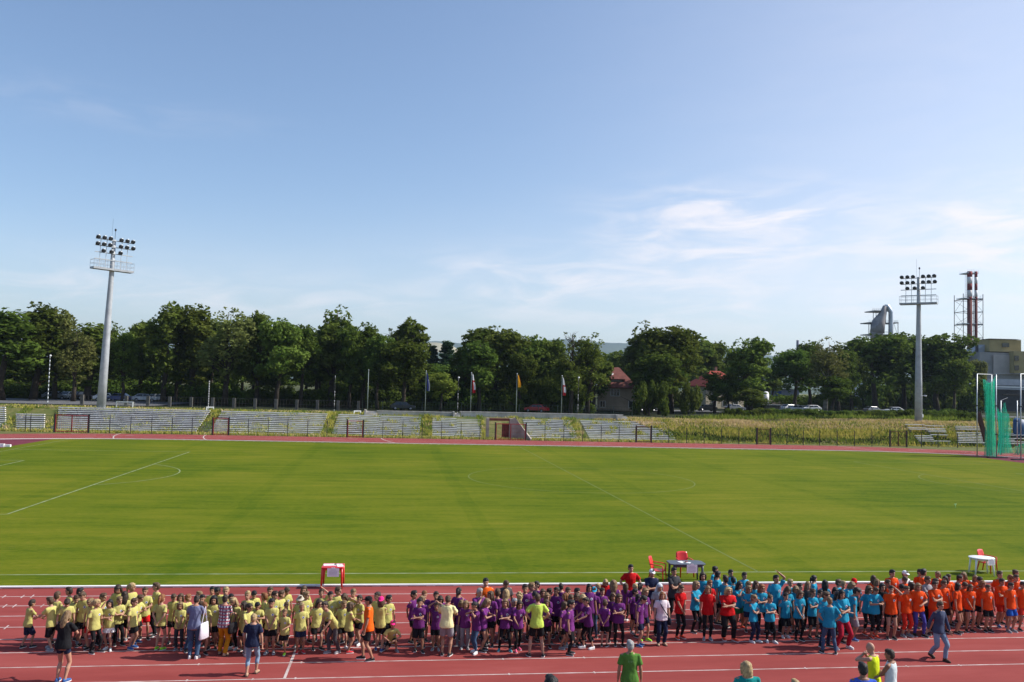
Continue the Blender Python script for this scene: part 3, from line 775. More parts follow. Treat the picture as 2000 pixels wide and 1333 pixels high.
# ------------------------------------------------------------------ cars
def car_mats(c): return mat('car_paint', c, .28, .04, 2, spec=.6)
cm = {'white': car_mats((.72,.73,.75)), 'blue': car_mats((.03,.05,.17)), 'grey': car_mats((.16,.17,.19)), 'silver': car_mats((.45,.47,.5)), 'red': car_mats((.38,.012,.015)), 'dark': car_mats((.02,.023,.03))}
lampg = mat('headlamp', (.75,.75,.72), .15, spec=.7); lampr = mat('tail_lamp', (.35,.01,.01), .2)
hub = mat('wheel_rim', (.4,.4,.42), .35, metal=.7)
def car(px, py, dep, c, rz, lab, kind='hatch', cat='car'):
    p = at_depth(px, py, dep); z0 = terr(p.x, p.y)+.1
    root = empty('parked_car', (p.x, p.y, z0), rz, lab, cat, 'cars parked beyond the stadium')
    van = kind == 'van'
    q = MB(); Lh, W_ = (2.4, .92) if van else (2.1, .86)
    if van: low = [(-2.4,.35),(2.3,.35),(2.4,.6),(2.35,.95),(1.6,1.15),(1.15,1.95),(-2.3,2.0),(-2.4,1.9)]
    else: low = [(-2.08,.35),(2.05,.35),(2.12,.55),(2.02,.8),(1.2,.93),(-1.75,.97),(-2.1,.9)]
    q.prism(low, -W_, W_)
    if not van:
        cab = [(1.15,.93), (.55,1.42), (-1.1,1.46), (-1.8,.96)]
        n = 4
        vs = [(x, -W_+.02, z) if z < 1 else (x, -W_+.16, z) for x, z in cab]+[(x, W_-.02, z) if z < 1 else (x, W_-.16, z) for x, z in cab]
        q.add(vs, [(0,1,2,3), (7,6,5,4), (0,4,5,1), (1,5,6,2), (2,6,7,3)])
    b_ = q.build('body', cm[c], root)
    bv = b_.modifiers.new('bevel', 'BEVEL'); bv.width = .06; bv.segments = 2
    for s in (-1, 1):
        q = MB()
        if van: q.add([(1.0,s*(W_+.004),1.2), (.95,s*(W_+.004),1.75), (.2,s*(W_+.004),1.75), (.2,s*(W_+.004),1.2)], [(0,1,2,3)])
        else:
            f = lambda z: s*(W_-.02-.14*(z-.95)/.49+.006)
            q.add([(x, f(z), z) for x, z in ((.95,1.0),(.5,1.36),(-.2,1.38),(-.2,1.0))], [(0,1,2,3)]); q.add([(x, f(z), z) for x, z in ((-.28,1.0),(-.28,1.38),(-1.05,1.38),(-1.55,1.02))], [(0,1,2,3)])
        q.build('side_window', glass_dark, root)
    q = MB()
    if van: q.add([(1.62,-.78,1.2),(1.62,.78,1.2),(1.22,.74,1.86),(1.22,-.74,1.86)], [(0,1,2,3)])
    else: q.add([(1.1,-.76,1.0),(1.1,.76,1.0),(.62,.64,1.39),(.62,-.64,1.39)], [(0,1,2,3)]); 
    q.build('windscreen', glass_dark, root)
    if not van: q = MB(); q.add([(-1.76,-.74,1.02),(-1.76,.74,1.02),(-1.19,.62,1.42),(-1.19,-.62,1.42)], [(0,1,2,3)]); q.build('rear_window', glass_dark, root)
    for x in (-1.3, 1.28):
        for s in (-1, 1):
            q = MB(); q.tube([(x, s*(W_-.16), .32), (x, s*(W_+.03), .32)], [.32, .32], 16); q.tube([(x, s*(W_+.031), .32), (x, s*(W_+.04), .32)], [.19, .19], 12, 1); q.build('wheel', [rubber, hub], root)
    for s in (-1, 1):
        q = MB(); q.ell((Lh-.05, s*.62, .7), (.08, .17, .08), n=8, m=6); q.build('headlight', lampg, root)
        q = MB(); q.box((-Lh+.01, s*.68, .78), (.06, .2, .14)); q.build('tail_light', lampr, root)
    return root
car(108, 781, 152, 'grey', .1, 'grey car half hidden by a trunk, leftmost of the parked cars')
car(136, 781, 154, 'white', 1.3, 'white car seen end on among the leftmost trees')
car(157, 782, 156, 'dark', 1.2, 'dark car with red tail lights behind the leaning trunk')
car(208, 781, 150, 'white', .05, 'white car just right of the left floodlight mast')
car(231, 782, 150, 'blue', PI-.1, 'dark blue car right of the left floodlight mast')
car(283, 784, 152, 'silver', .1, 'silver car right of the goal frame below the trees')
car(301, 785, 153, 'silver', PI+.1, 'pale silver car at the right end of the left car row')
car(786, 801, 143, 'dark', .1, 'dark car behind the wire fence right of the bare flagpole')
car(1048, 805, 150, 'red', PI-.6, 'bright red car behind the wire fence')
car(1262, 802, 173, 'dark', .1, 'dark car in the shade right of the beige house')
car(1380, 806, 178, 'dark', PI, 'dark car parked in front of the second house')
car(1436, 806, 178, 'grey', .2, 'grey car in tree shade right of the second house')
car(1543, 803, 186, 'white', .3, 'white car left of the pale birch trunk beyond the weeds')
car(1557, 805, 180, 'silver', .1, 'silver car beside the white car beyond the weeds')
car(1584, 804, 186, 'white', PI, 'white car just left of the birch trunk, right of the other white car')
car(1705, 806, 190, 'grey', .2, 'grey car under the round dark trees by the blue hall')
car(1745, 806, 190, 'silver', PI, 'silver car under the round dark trees near the right mast')

# ------------------------------------------------------------------ houses
wall_beige = mat('render_beige', (.42,.33,.245), .9, .12, .7, .2, 5)
wall_cream = mat('render_cream', (.45,.39,.29), .9, .12, .7, .2, 5)
def tiles(name, c):
    m = mat(name, c, .85, .22, 1.1); nt = m.node_tree; N = nt.nodes; L = nt.links
    tc = N.new('ShaderNodeTexCoord'); wv = N.new('ShaderNodeTexWave'); wv.bands_direction = 'Z'; wv.inputs['Scale'].default_value = 2.6; wv.inputs['Distortion'].default_value = .4
    L.new(tc.outputs['Object'], wv.inputs['Vector']); bp = N.new('ShaderNodeBump'); bp.inputs['Strength'].default_value = .6; bp.inputs['Distance'].default_value = .05
    L.new(wv.outputs['Fac'], bp.inputs['Height']); L.new(bp.outputs['Normal'], N['Principled BSDF'].inputs['Normal']); return m
roof_brown = tiles('roof_tiles_brown_red', (.235,.085,.068)); roof_red = tiles('roof_tiles_red', (.27,.042,.026))
brickm = mat('chimney_brick', (.22,.12,.085), .9, .3, 2)
def window(root, c, w_, h, n, d=(0,-1,0)):
    """window on the face whose outward normal is d; c is on the wall surface"""
    c = Vector(c); d = Vector(d); s = Vector((0,0,1)).cross(d)
    Mx = Matrix((s, d, Vector((0,0,1)))).transposed().to_4x4()
    f = MB(); f.box(c+d*.03, (w_, .10, h), 0, mat=Mx); fo = f.build('window', white_paint, root)
    p = MB()
    for i in range(n):
        x = -w_/2+.08+(w_-.16)*(i+.5)/n
        p.box(c+s*x+d*.07, ((w_-.16)/n-.07, .06, h-.18), 0, mat=Mx)
    p.build('pane', glass_dark, fo)
def house(px, py, dep, W_, Dp, hw, hr, rz, wm, rm, lab, extra=True):
    p = at_depth(px, py, dep); z0 = terr(p.x, p.y)
    root = empty('house', (p.x, p.y, z0), rz, lab, 'house')
    q = MB(); q.box((0,0,hw/2-.5), (W_, Dp, hw+1)); q.build('wall', wm, root)
    e = .55; q = MB(); rl = max(.3, (W_-Dp)/2+.4)
    B_ = [(-W_/2-e, -Dp/2-e, hw-.1), (W_/2+e, -Dp/2-e, hw-.1), (W_/2+e, Dp/2+e, hw-.1), (-W_/2-e, Dp/2+e, hw-.1)]
    q.add(B_+[(-rl, 0, hw+hr), (rl, 0, hw+hr)]+[(x, y, z-.18) for x, y, z in B_], [(0,1,5,4), (1,2,5), (2,3,4,5), (3,0,4), (6,7,1,0), (7,8,2,1), (8,9,3,2), (9,6,0,3), (9,8,7,6)])
    roof = q.build('roof', rm, root)
    for cx_, cy_, ch in (((-1.9, .9, hr*.5+1.9), (.7, 1.4, hr*.4+1.6)) if extra else ((.5, .6, hr*.7+1.4),)):
        q = MB(); q.box((cx_, cy_, hw+ch/2+.6), (.75 if cx_ < 0 else .5, .6, ch)); q.box((cx_, cy_, hw+ch+.65), (.9 if cx_ < 0 else .6, .72, .12)); q.build('chimney', brickm, roof)
    if extra:
        q = MB(); q.box((.1, -Dp/2+1.5, hw+1.25), (3.0, 1.8, .75)); d_ = q.build('dormer', roof_brown, roof)
        q = MB(); q.box((.1, -Dp/2+.59, hw+1.2), (2.5, .03, .5)); q.build('pane', glass_dark, d_)
        q = MB(); M = Matrix.Rotation(R(70), 3, 'X') @ Matrix.Rotation(R(20), 3, 'Y'); q.ell((-1.0, -1.6, hw+2.5), (.40, .40, .08), M); q.bar((-1.0, -1.5, hw+2.4), (-1.0, -1.2, hw+1.6), .07); q.build('satellite_dish', white_plastic, roof)
        window(root, (-.4, -Dp/2, hw-1.15), 1.9, 1.5, 3); window(root, (3.2, -Dp/2, 1.5), 1.7, 1.5, 2); window(root, (-2.9, -Dp/2, 1.4), 1.2, 1.4, 2); window(root, (-W_/2, .5, 2.9), 1.2, 1.4, 2, (-1,0,0))
    else:
        for x in (-3.0, 0, 3.0): window(root, (x, -Dp/2, 3.9), 1.4, 1.4, 2); window(root, (x, -Dp/2, 1.2), 1.4, 1.4, 2)
    return root
house(1203, 790, 178, 7.6, 7.4, 5.0, 4.1, R(-12), wall_beige, roof_brown, 'beige house with brown red hipped roof, dormer and satellite dish')
house(1396, 790, 205, 10.5, 8.5, 5.3, 3.6, R(12), wall_cream, roof_red, 'house with bright red roof half hidden behind the trees', False)
house(85, 775, 195, 10, 7, 4.4, 3.6, R(-15), mat('orange_render', (.50,.18,.08), .9, .15, 1), roof_red, 'orange house glimpsed between the leftmost tree trunks', False)

# ------------------------------------------------------------------ industrial buildings on the right
conc_f = mat('factory_concrete', (.27,.26,.25), .9, .18, .25, .3, 3); conc_p = mat('factory_panel_pale', (.40,.36,.33), .9, .12, .3)
yel = mat('factory_yellow', (.34,.27,.125), .85, .12, .4); dk = mat('factory_dark', (.05,.05,.055), .8, .3, .5); sheet = mat('grey_sheet', (.36,.38,.41), .6, .12, .5)
def pbox(root, name, m, px0, px1, pyt, pyb, dep, thick, sub=None):
    a, b2 = at_depth(px0, pyt, dep), at_depth(px1, pyb, dep)
    o = root.location; q = MB(); mid = (a+b2)/2
    hgt = a.z-b2.z; wd_ = (b2-a).xy.length
    q.box((mid.x-o.x+FW.x*thick/2, mid.y-o.y+FW.y*thick/2, mid.z-o.z), (wd_, thick, hgt), rz=-YAW); r_ = q.build(name, m, sub or root); return r_
p = at_depth(1940, 770, 300); fac = empty('factory_building', (p.x, p.y, 2.8), 0, 'grey and yellow factory with sloping conveyor gallery at the right edge', 'factory')
pbox(fac, 'main_block', conc_f, 1915, 2030, 688, 800, 300, 22)
pbox(fac, 'pale_panel', conc_p, 1941, 1974, 693, 731, 299.6, .3)
ph_ = pbox(fac, 'yellow_penthouse', yel, 1933, 1994, 663, 688.4, 302, 14)
pbox(fac, 'pane', glass_dark, 1958, 1971, 670.5, 678.5, 301.7, .25, ph_)
q_ = pbox(fac, 'roof_edge', dk, 1932.5, 1994.5, 661.8, 663.2, 301.5, 15)
yw = pbox(fac, 'yellow_wing', yel, 1981, 2040, 686, 731, 297, 3)
for y0 in (695, 714):
    pbox(fac, 'pane', glass_dark, 1982.6, 1990, y0, y0+10, 296.6, .25, yw)
pbox(fac, 'side_block', conc_f, 1868, 1916, 697, 735, 306, 16)
pbox(fac, 'pane', glass_dark, 1885, 1912, 706, 709.5, 305.7, .3)
a, b2, c, d = at_depth(1880, 697.5, 305), at_depth(1934, 668, 305), at_depth(1934, 697, 305), at_depth(1886, 697.6, 305); o = fac.location
q = MB(); bk = FW*6; q.add([v-o for v in (a, b2, c, d)]+[v-o+bk for v in (a, b2, c, d)], [(0,3,2,1), (4,5,6,7), (0,1,5,4), (1,2,6,5), (2,3,7,6), (3,0,4,7)]); q.build('conveyor_gallery', sheet, fac)
a = at_depth(1908, 684, 304.6); q = MB(); q.box((a.x-o.x, a.y-o.y, a.z-o.z), (1.0, .3, 3.6)); q.build('dark_stripe', dk, fac)
p = at_depth(1940, 790, 250); hall = empty('factory_hall', (p.x, p.y, 2.8), 0, 'low dark factory hall with pale roof edge and white pipes at right', 'factory hall')
pbox(hall, 'wall', dk, 1878, 2040, 759, 806, 250, 12)
pbox(hall, 'roof_parapet', sheet, 1889, 2040, 739, 755, 252, 8)
pbox(hall, 'roof_sheet', white_paint, 1890, 1922, 748, 751, 251.7, .4)
pbox(hall, 'pipe', white_paint, 1884, 2040, 755.2, 757, 249, .3)
pbox(hall, 'pipe', sheet, 1884, 2040, 759, 761, 249, .3)
pbox(hall, 'pane', glass_dark, 1958, 1995, 770, 773, 249.7, .3)
# chimneys
p = at_depth(1900, 780, 330); ch = empty('twin_chimney', (p.x, p.y, 2.8), 0, 'pair of tall red and white striped chimneys in a steel lattice frame', 'chimney')
stripe_r = mat('chimney_red', (.22,.035,.035), .8, .2, .3); stripe_w = mat('chimney_white', (.66,.62,.60), .8, .12, .3); chim_d = mat('chimney_dull_red', (.15,.045,.038), .85, .25, .25)
o = ch.location
for cx0, wpx in ((1894, 9.4), (1906.3, 5.6)):
    q = MB(); rr = wpx/2*330/F
    for y0, y1, m in ((530,541,0), (541,554,1), (554,567,0), (567,580,1), (580,586,0), (586,760,2)):
        a, b2 = at_depth(cx0-.0*(y0-530), y0, 330), at_depth(cx0, y1, 330); b2.x, b2.y = a.x, a.y
        c0 = at_depth(cx0, 640, 330)
        q.tube([(c0.x-o.x, c0.y-o.y, a.z-o.z), (c0.x-o.x, c0.y-o.y, b2.z-o.z)], [rr, rr], 16, m)
    q.build('chimney', [stripe_r, stripe_w, chim_d], ch)
def zat(py, dep=330, px=1900): return at_depth(px, py, dep).z
xl, xr = at_depth(1881.5, 640, 330), at_depth(1920, 640, 330)
q = MB(); legs = [(xl.x, xl.y), (xr.x, xr.y), (xr.x+.8, xr.y+6.5), (xl.x+.8, xl.y+6.5)]; zt = zat(579)-o.z
for x, y in legs: q.bar((x-o.x, y-o.y, -2), (x-o.x, y-o.y, zt+1.0), .32)
lv = [zat(v)-o.z for v in (585, 609, 634, 660, 685, 712)]
for k, z in enumerate(lv):
    for i in range(4):
        a, b2 = legs[i], legs[(i+1) % 4]; q.bar((a[0]-o.x, a[1]-o.y, z), (b2[0]-o.x, b2[1]-o.y, z), .2)
        if k < 5:
            ma, mbm = (a, b2) if k % 2 else (b2, a); q.bar((ma[0]-o.x, ma[1]-o.y, z), (mbm[0]-o.x, mbm[1]-o.y, lv[k+1]), .13)
q.build('lattice_frame', mat('lattice_steel', (.16,.14,.14), .6, .2, .4), ch)
cxm, cym = (xl.x+xr.x)/2-o.x, xl.y-o.y+3
for py, wx in ((533, 4.6), (583, 7.9), (633, 7.9)):
    z = zat(py)-o.z; q = MB(); off = -.35 if py == 533 else 0
    q.box((cxm+off, cym-1.5, z), (wx, 5, .3))
    for zz in (.6, 1.2):
        for sy in (-4, 1): q.bar((cxm+off-wx/2, cym+sy, z+zz), (cxm+off+wx/2, cym+sy, z+zz), .07)
    for i in range(7): q.bar((cxm+off-wx/2+wx*i/6, cym-4, z), (cxm+off-wx/2+wx*i/6, cym-4, z+1.2), .07)
    q.build('platform', steel, ch)
q = MB(); a = at_depth(1886.5, 560, 329)
for s in (-.3, .3): q.bar((a.x-o.x+s, a.y-o.y, zat(583)-o.z), (a.x-o.x+s, a.y-o.y, zat(536)-o.z), .09)
for i in range(24): zz = zat(583-i*2)-o.z; q.bar((a.x-o.x-.3, a.y-o.y, zz), (a.x-o.x+.3, a.y-o.y, zz), .06)
q.build('ladder', steel, ch)
# dust separator with bent duct
p = at_depth(1726, 780, 320); cy = empty('dust_separator', (p.x, p.y, 2.8), 0, 'silver bent duct and cone on a steel frame above the round trees', 'industrial duct'); o = cy.location
def L3(px, py, dz=0): v = at_depth(px, py, 320+dz); return v-o
galv = mat('duct_sheet', (.50,.54,.60), .4, .08, .4, metal=.45); dull = mat('cone_sheet', (.27,.25,.25), .7, .2, .4)
q = MB(); q.tube([L3(1712, 690), L3(1712, 655), L3(1713, 630)], [2.2, 2.2, 2.3], 16); q.tube([L3(1713,650), L3(1716, 630), L3(1725, 612), L3(1729, 598)], [2.6, 2.4, 1.25, .8], 16, ref=(1,0,0)); q.build('cone', dull, cy)
q = MB(); q.tube([L3(1729, 599), L3(1733, 598.5), L3(1740, 610), L3(1740, 640), L3(1739, 690)], [.75, .85, .9, .9, .9], 16, ref=(0,1,0)); q.build('duct', galv, cy)
q = MB()
for px, pt in ((1697, 631), (1718, 630), (1754, 631)):
    for dz in (0, 8): q.bar(L3(px, pt, dz), L3(px, 720, dz), .3)
for px0, px1, py in ((1697, 1735, 631), (1745, 1754, 631), (1697, 1742, 654), (1706, 1734, 608)):
    a, b2 = L3(px0, py), L3(px1, py); q.box(((a.x+b2.x)/2, (a.y+b2.y)/2+3, (a.z+b2.z)/2), ((b2-a).length, 7, .35))
for px in (1706, 1711, 1730): q.bar(L3(px, 608), L3(px, 631), .22)
for a, b2 in (((1705,633),(1699,652)), ((1711,633),(1700,652)), ((1697,656),(1712,680)), ((1746,633),(1752,652))): q.bar(L3(*a), L3(*b2), .14)
q.build('support_frame', mat('frame_steel', (.22,.21,.21), .6, .2, .4), cy)
q = MB()
for px0, px1, py in ((1704, 1724, 603), (1697, 1734, 626), (1746, 1754, 626), (1718, 1742, 648)):
    for d_ in (0, 2.2): q.bar(L3(px0, py+d_), L3(px1, py+d_), .07)
    for i in range(6): q.bar(L3(px0+(px1-px0)*i/5, py), L3(px0+(px1-px0)*i/5, py+4.5), .07)
for i in range(10): q.bar(L3(1703.5, 606+i*2.5), L3(1706, 606+i*2.5), .07)
q.build('railing', steel, cy)
# blue and white halls between the trees
p = at_depth(1510, 790, 250); bh = empty('blue_shed', (p.x, p.y, 2.8), 0, 'grey and blue industrial shed left of the birch', 'shed')
bl_ = mat('blue_cladding', (.035,.07,.22), .6, .15, .3); gr_ = mat('grey_cladding', (.24,.25,.29), .7, .12, .3)
pbox(bh, 'wall', gr_, 1487, 1560, 759, 806, 250, 14); pbox(bh, 'blue_panel', bl_, 1488, 1496, 762, 772, 249.6, .3); pbox(bh, 'blue_panel', bl_, 1515, 1526, 764, 784, 249.6, .3); pbox(bh, 'roof', mat('shed_roof', (.15,.14,.13), .9, .2, .4), 1486, 1561, 757.4, 759.6, 249, 16)
pbox(bh, 'pane', glass_dark, 1505, 1513, 776, 781, 249.6, .3)
p = at_depth(1520, 800, 210); lh = empty('low_shed', (p.x, p.y, 2.8), 0, 'low shed with ribbed tiled roof beyond the weeds', 'shed')
pbox(lh, 'wall', conc_f, 1496, 1600, 793, 808, 210, 8); pbox(lh, 'roof', mat('shed_tiles', (.30,.25,.22), .9, .25, .6), 1495, 1530, 783, 792, 212, 6); pbox(lh, 'roof_edge', white_paint, 1492, 1602, 791.6, 793.2, 209, 9)
q = MB(); a = at_depth(1533, 806, 206)
for i in range(10):
    t0, t1 = PI*i/10, PI*(i+1)/10
    pts = [Vector((a.x+1.3*math.cos(t)*r_, a.y+dy, a.z+2.0*math.sin(t)*r_)) for t in (t0, t1) for r_ in (1, .8) for dy in (0, .5)]
    q.add(pts, [(0,4,5,1), (2,3,7,6), (0,2,6,4), (1,5,7,3)])
arch = q.build('concrete_arch', conc_p); tag(arch, 'pale round concrete arch beside the white car beyond the weeds', 'arch')
a = at_depth(1496, 775, 209); q = MB(); q.tube([(0,0,-1.6), (0,0,0.6)], [.7, .7], 14); q.ell((0,0,.6), (.7,.7,.7)); tag(q.build('white_tank', white_plastic, None, a), 'white round topped tank beside the blue shed', 'tank')
p = at_depth(1663, 790, 240); wh = empty('white_hall', (p.x, p.y, 2.8), 0, 'white and blue hall seen through the gap beside the round trees', 'hall')
pbox(wh, 'wall', mat('white_cladding', (.55,.58,.64), .6, .06, .3), 1637, 1690, 767, 784, 240, 14); pbox(wh, 'gable', mat('white_cladding_pale', (.62,.65,.72), .6, .06, .3), 1657, 1690, 748, 767.3, 241, 12); pbox(wh, 'blue_base', bl_, 1636, 1690, 780, 797, 239.6, 14)
pbox(wh, 'pane', glass_dark, 1668, 1671, 763, 766, 240.6, .3)
a = at_depth(1558, 665, 300); q = MB(); q.tube([(0,0,-24), (0,0,0)], [.5, .45], 10); q.box((.9, 0, -1.4), (1.2, .1, .1)); q.box((.9,0,-3),(1.2,.1,.1)); tag(q.build('thin_chimney', mat('stack_grey', (.10,.11,.16), .7), None, a), 'thin dark stack rising behind the trees left of the birch', 'chimney')

# ------------------------------------------------------------------ hills
hill_mat = mat('forested_hill', (.05,.075,.04), .95, col2=(.022,.042,.024), scale=.006, detail=9)
hill_field = mat('hill_field', (.30,.27,.17), .95, .25, .004)
def hills(name, prof, dep, dep2, m, rough=6):
    mb = MB(); P = []
    xs_ = []
    for (x0_, y0_), (x1_, y1_) in zip(prof, prof[1:]):
        k = max(2, int(abs(x1_-x0_)/4))
        for i in range(k): t = i/k; tt = t*t*(3-2*t); xs_.append((x0_+(x1_-x0_)*t, y0_+(y1_-y0_)*tt))
    xs_.append(prof[-1])
    n = len(xs_); rows = 7; vs = []
    for j in range(rows):
        t = j/(rows-1)
        for i, (px, py) in enumerate(xs_):
            v = at_depth(px, py, dep); g_ = at_depth(px, py, dep2)
            h = v.z*(1-t)**1.25
            x, y = v.x+(g_.x-v.x)*t, v.y+(g_.y-v.y)*t
            nz = noise.noise((x*.002, y*.002, 0))*20 + noise.noise((x*.02, y*.02, 5))*rough
            vs.append((x, y, max(-3, h + (nz if 0 < j < rows-1 else nz*.25) - (4 if j == rows-1 else 0))))
    # back side
    for px, py in xs_:
        v = at_depth(px, py, dep*1.25); vs.append((v.x, v.y, -4))
    fs = [(j*n+i, j*n+i+1, (j+1)*n+i+1, (j+1)*n+i) for j in range(rows-1) for i in range(n-1)]
    fs += [(rows*n+i, rows*n+i+1, i+1, i) for i in range(n-1)]
    mb.add(vs, fs, 0, True); tag(mb.build(name, m), kind='structure')
hills('hills', [(-600,705),(-200,690),(0,676),(120,664),(210,662),(260,666),(360,674),(500,682),(640,682),(760,672),(850,667),(900,671),(960,675),(1010,672),(1060,665),(1105,662),(1150,668),(1200,670),(1260,672),(1330,674),(1400,678),(1440,681),(1500,694),(1530,699),(1620,716),(1760,724),(1900,730),(2100,734),(2600,730)], 5600, 3900, hill_mat, 9)
hills('foothills', [(-600,728),(0,716),(210,690),(235,690),(320,712),(700,706),(820,684),(880,690),(960,705),(1300,716),(1440,714),(1500,703),(1535,700),(1600,722),(2000,748),(2600,760)], 3000, 2100, hill_mat, 7)
hills('hill_fields', [(770,700),(820,671),(850,670),(880,676),(905,690),(930,705)], 3700, 3300, hill_field, 2)

# ------------------------------------------------------------------ trees
leaf = [foliage('leaves_dark', (.036,.066,.012), (.125,.170,.030), trans=.4), foliage('leaves_mid', (.052,.086,.014), (.165,.205,.040), trans=.4), foliage('leaves_pale', (.080,.105,.026), (.215,.225,.070), trans=.4), foliage('needles', (.020,.042,.020), (.044,.072,.034)), foliage('leaves_yellow', (.11,.15,.02), (.22,.24,.045), trans=.4)]  # noise-varied leaf tones, contrast widened to paint in sunlit and shaded clumps
def leaves(mb, c, r, n, size, rg, flat=1.0, mi=0):
    for k in range(n):
        d = Vector((rg.gauss(0,1), rg.gauss(0,1), rg.gauss(0,1))).normalized()
        rr = r*(rg.random()**.38)
        p = c + Vector((d.x*rr, d.y*rr, d.z*rr*flat))
        nrm = (d*.8+Vector((rg.gauss(0,.6), rg.gauss(0,.6), rg.gauss(.35,.6)))).normalized()
        a = nrm.orthogonal().normalized(); b2 = nrm.cross(a); ang = rg.uniform(0, PI)
        u = (a*math.cos(ang)+b2*math.sin(ang))*size*rg.uniform(.6, 1.25); v_ = (b2*math.cos(ang)-a*math.sin(ang))*size*rg.uniform(.45, .9)
        mb.v += [tuple(p-u), tuple(p-v_*.9+u*.1), tuple(p+u), tuple(p+v_*.9-u*.1)]; b0 = len(mb.v)-4
        mb.f.append((b0, b0+1, b0+2, b0+3)); mb.m.append(mi); mb.smooth.append(False)
def limb(mb, a, b2, r0, r1, rg, mi=0):
    a, b2 = Vector(a), Vector(b2); L_ = (b2-a).length
    m1 = a.lerp(b2, .35)+Vector((rg.gauss(0,.05), rg.gauss(0,.05), rg.gauss(.02,.03)))*L_; m2 = a.lerp(b2, .7)+Vector((rg.gauss(0,.05), rg.gauss(0,.05), rg.gauss(.03,.03)))*L_
    mb.tube([a, m1, m2, b2], [r0, r0*.8+r1*.2, r0*.4+r1*.6, r1], 6, mi)
def tree_meshes(kind, seed):
    """meshes 16 m tall, crown about 8 m wide"""
    rg = random.Random(seed); cr, tr = MB(), MB(); Ht = 16.0
    if kind in ('round', 'oval', 'tall', 'sparse', 'birch'):
        P = dict(round=(4.6, 5.6, 9.6, 48, 170, .30, 1.45), oval=(3.6, 6.6, 8.9, 48, 150, .30, 1.3), tall=(2.6, 7.2, 8.8, 42, 125, .29, 1.1), sparse=(3.2, 6.4, 9.5, 44, 55, .24, .95), birch=(3.4, 6.0, 9.8, 44, 62, .22, 1.05))[kind]
        rx, rz_, zc, nc, nl, sz, cl = P
        lean = Vector((rg.uniform(-.3,.3), rg.uniform(-.3,.3), 0))
        tp = [Vector((0,0,-.3)), Vector((rg.gauss(0,.1), rg.gauss(0,.1), 3)), Vector((rg.gauss(0,.25), rg.gauss(0,.25), 7))+lean, Vector((rg.gauss(0,.4), rg.gauss(0,.4), 11))+lean*2, Vector((0,0,14.6))+lean*2]
        tr.tube(tp, [.42, .30, .23, .13, .03], 8)
        # a few big sub-crowns give an uneven outline
        lobes = []
        for k in range(6 if kind != 'tall' else 5):
            a = rg.uniform(0, 2*PI); hh = rg.uniform(-.55, .9)
            lobes.append((Vector((math.cos(a)*rx*.42*(1-.3*hh), math.sin(a)*rx*.42*(1-.3*hh), zc+hh*rz_*.62)), rg.uniform(.34, .56)))
        lobes.append((Vector((lean.x*2, lean.y*2, zc+rz_*.52)), .5)); lobes.append((Vector((0, 0, zc-rz_*.3)), .72))
        for k in range(nc):
            lc, ls = lobes[k % len(lobes)]
            d = Vector((rg.gauss(0,1), rg.gauss(0,1), rg.gauss(0,1))).normalized(); q = rg.uniform(.45, 1.0)
            c = lc + Vector((d.x*rx*ls*q, d.y*rx*ls*q, d.z*rz_*ls*.72*q))
            c.z = min(max(c.z, rg.uniform(.9, 2.6) if kind in ('round','oval') else rg.uniform(1.8, 4.4)), Ht-.7)
            r = cl*rg.uniform(.6, 1.15)
            leaves(cr, c, r, int(nl*(r/cl)**1.6), sz, rg, .8)
            if k % 2 == 0 or kind in ('sparse', 'birch'):
                t = min(.95, max(.2, (c.z-2.2)/14)); i = min(3, int(t*4)); base = tp[i].lerp(tp[i+1], t*4-i)
                limb(tr, base, c, .10 if kind != 'sparse' else .09, .02, rg)
        for k in range(int(nc*7 if kind not in ('sparse','birch') else nc*9)):    # loose sprays on the outline
            lc, ls = rg.choice(lobes); d = Vector((rg.gauss(0,1), rg.gauss(0,1), rg.gauss(.2,1))).normalized()
            c = lc+Vector((d.x*rx*ls*1.12, d.y*rx*ls*1.12, d.z*rz_*ls*.84))
            if 1.0 < c.z < Ht+.3: leaves(cr, c, .35, 5, sz*.9, rg)
    elif kind == 'pine':
        tr.tube([(0,0,-.3), (0,0,8), (0,0,15.6)], [.3, .2, .03], 8)
        for k in range(120):
            t = rg.random()**.8; z = 2.5+13*t; rad = (1-t)*3.4*(.75+.25*math.sin(z*2.6))+.25; a = rg.uniform(0, 2*PI); q = rg.uniform(.35, 1)
            leaves(cr, Vector((math.cos(a)*rad*q, math.sin(a)*rad*q, z-rad*q*.18)), .75, 62, .24, rg, .5)
    elif kind == 'dead':
        tp = [Vector((0,0,-.3)), Vector((.2,0,4)), Vector((-.1,.1,8)), Vector((.25,0,11.5)), Vector((.1,0,15.8))]
        tr.tube(tp, [.38, .3, .24, .14, .025], 8)
        for k in range(46):
            t = rg.uniform(.3, .97); i = min(3, int(t*4)); b0 = tp[i].lerp(tp[i+1], t*4-i); a = rg.uniform(0, 2*PI); ln = rg.uniform(1.2, 3.6)*(1.15-t*.6)
            e = b0+Vector((math.cos(a)*ln*.75, math.sin(a)*ln*.75, ln*rg.uniform(.5, 1.1))); limb(tr, b0, e, .09, .02, rg)
            for j in range(3):
                e2 = e+Vector((rg.gauss(0,.6), rg.gauss(0,.6), rg.uniform(.3, 1.1))); m_ = b0.lerp(e, rg.uniform(.5, .95)); limb(tr, m_, e2, .035, .012, rg)
                if b0.z < 9 and rg.random() < .75: leaves(cr, e2, .75, 55, .22, rg)
                elif rg.random() < .25: leaves(cr, e2, .4, 16, .2, rg)
        for k in range(16): leaves(cr, Vector((rg.gauss(0,1.5), rg.gauss(0,1.5), rg.uniform(3, 8.5))), 1.1, 110, .26, rg)
    elif kind == 'bush':
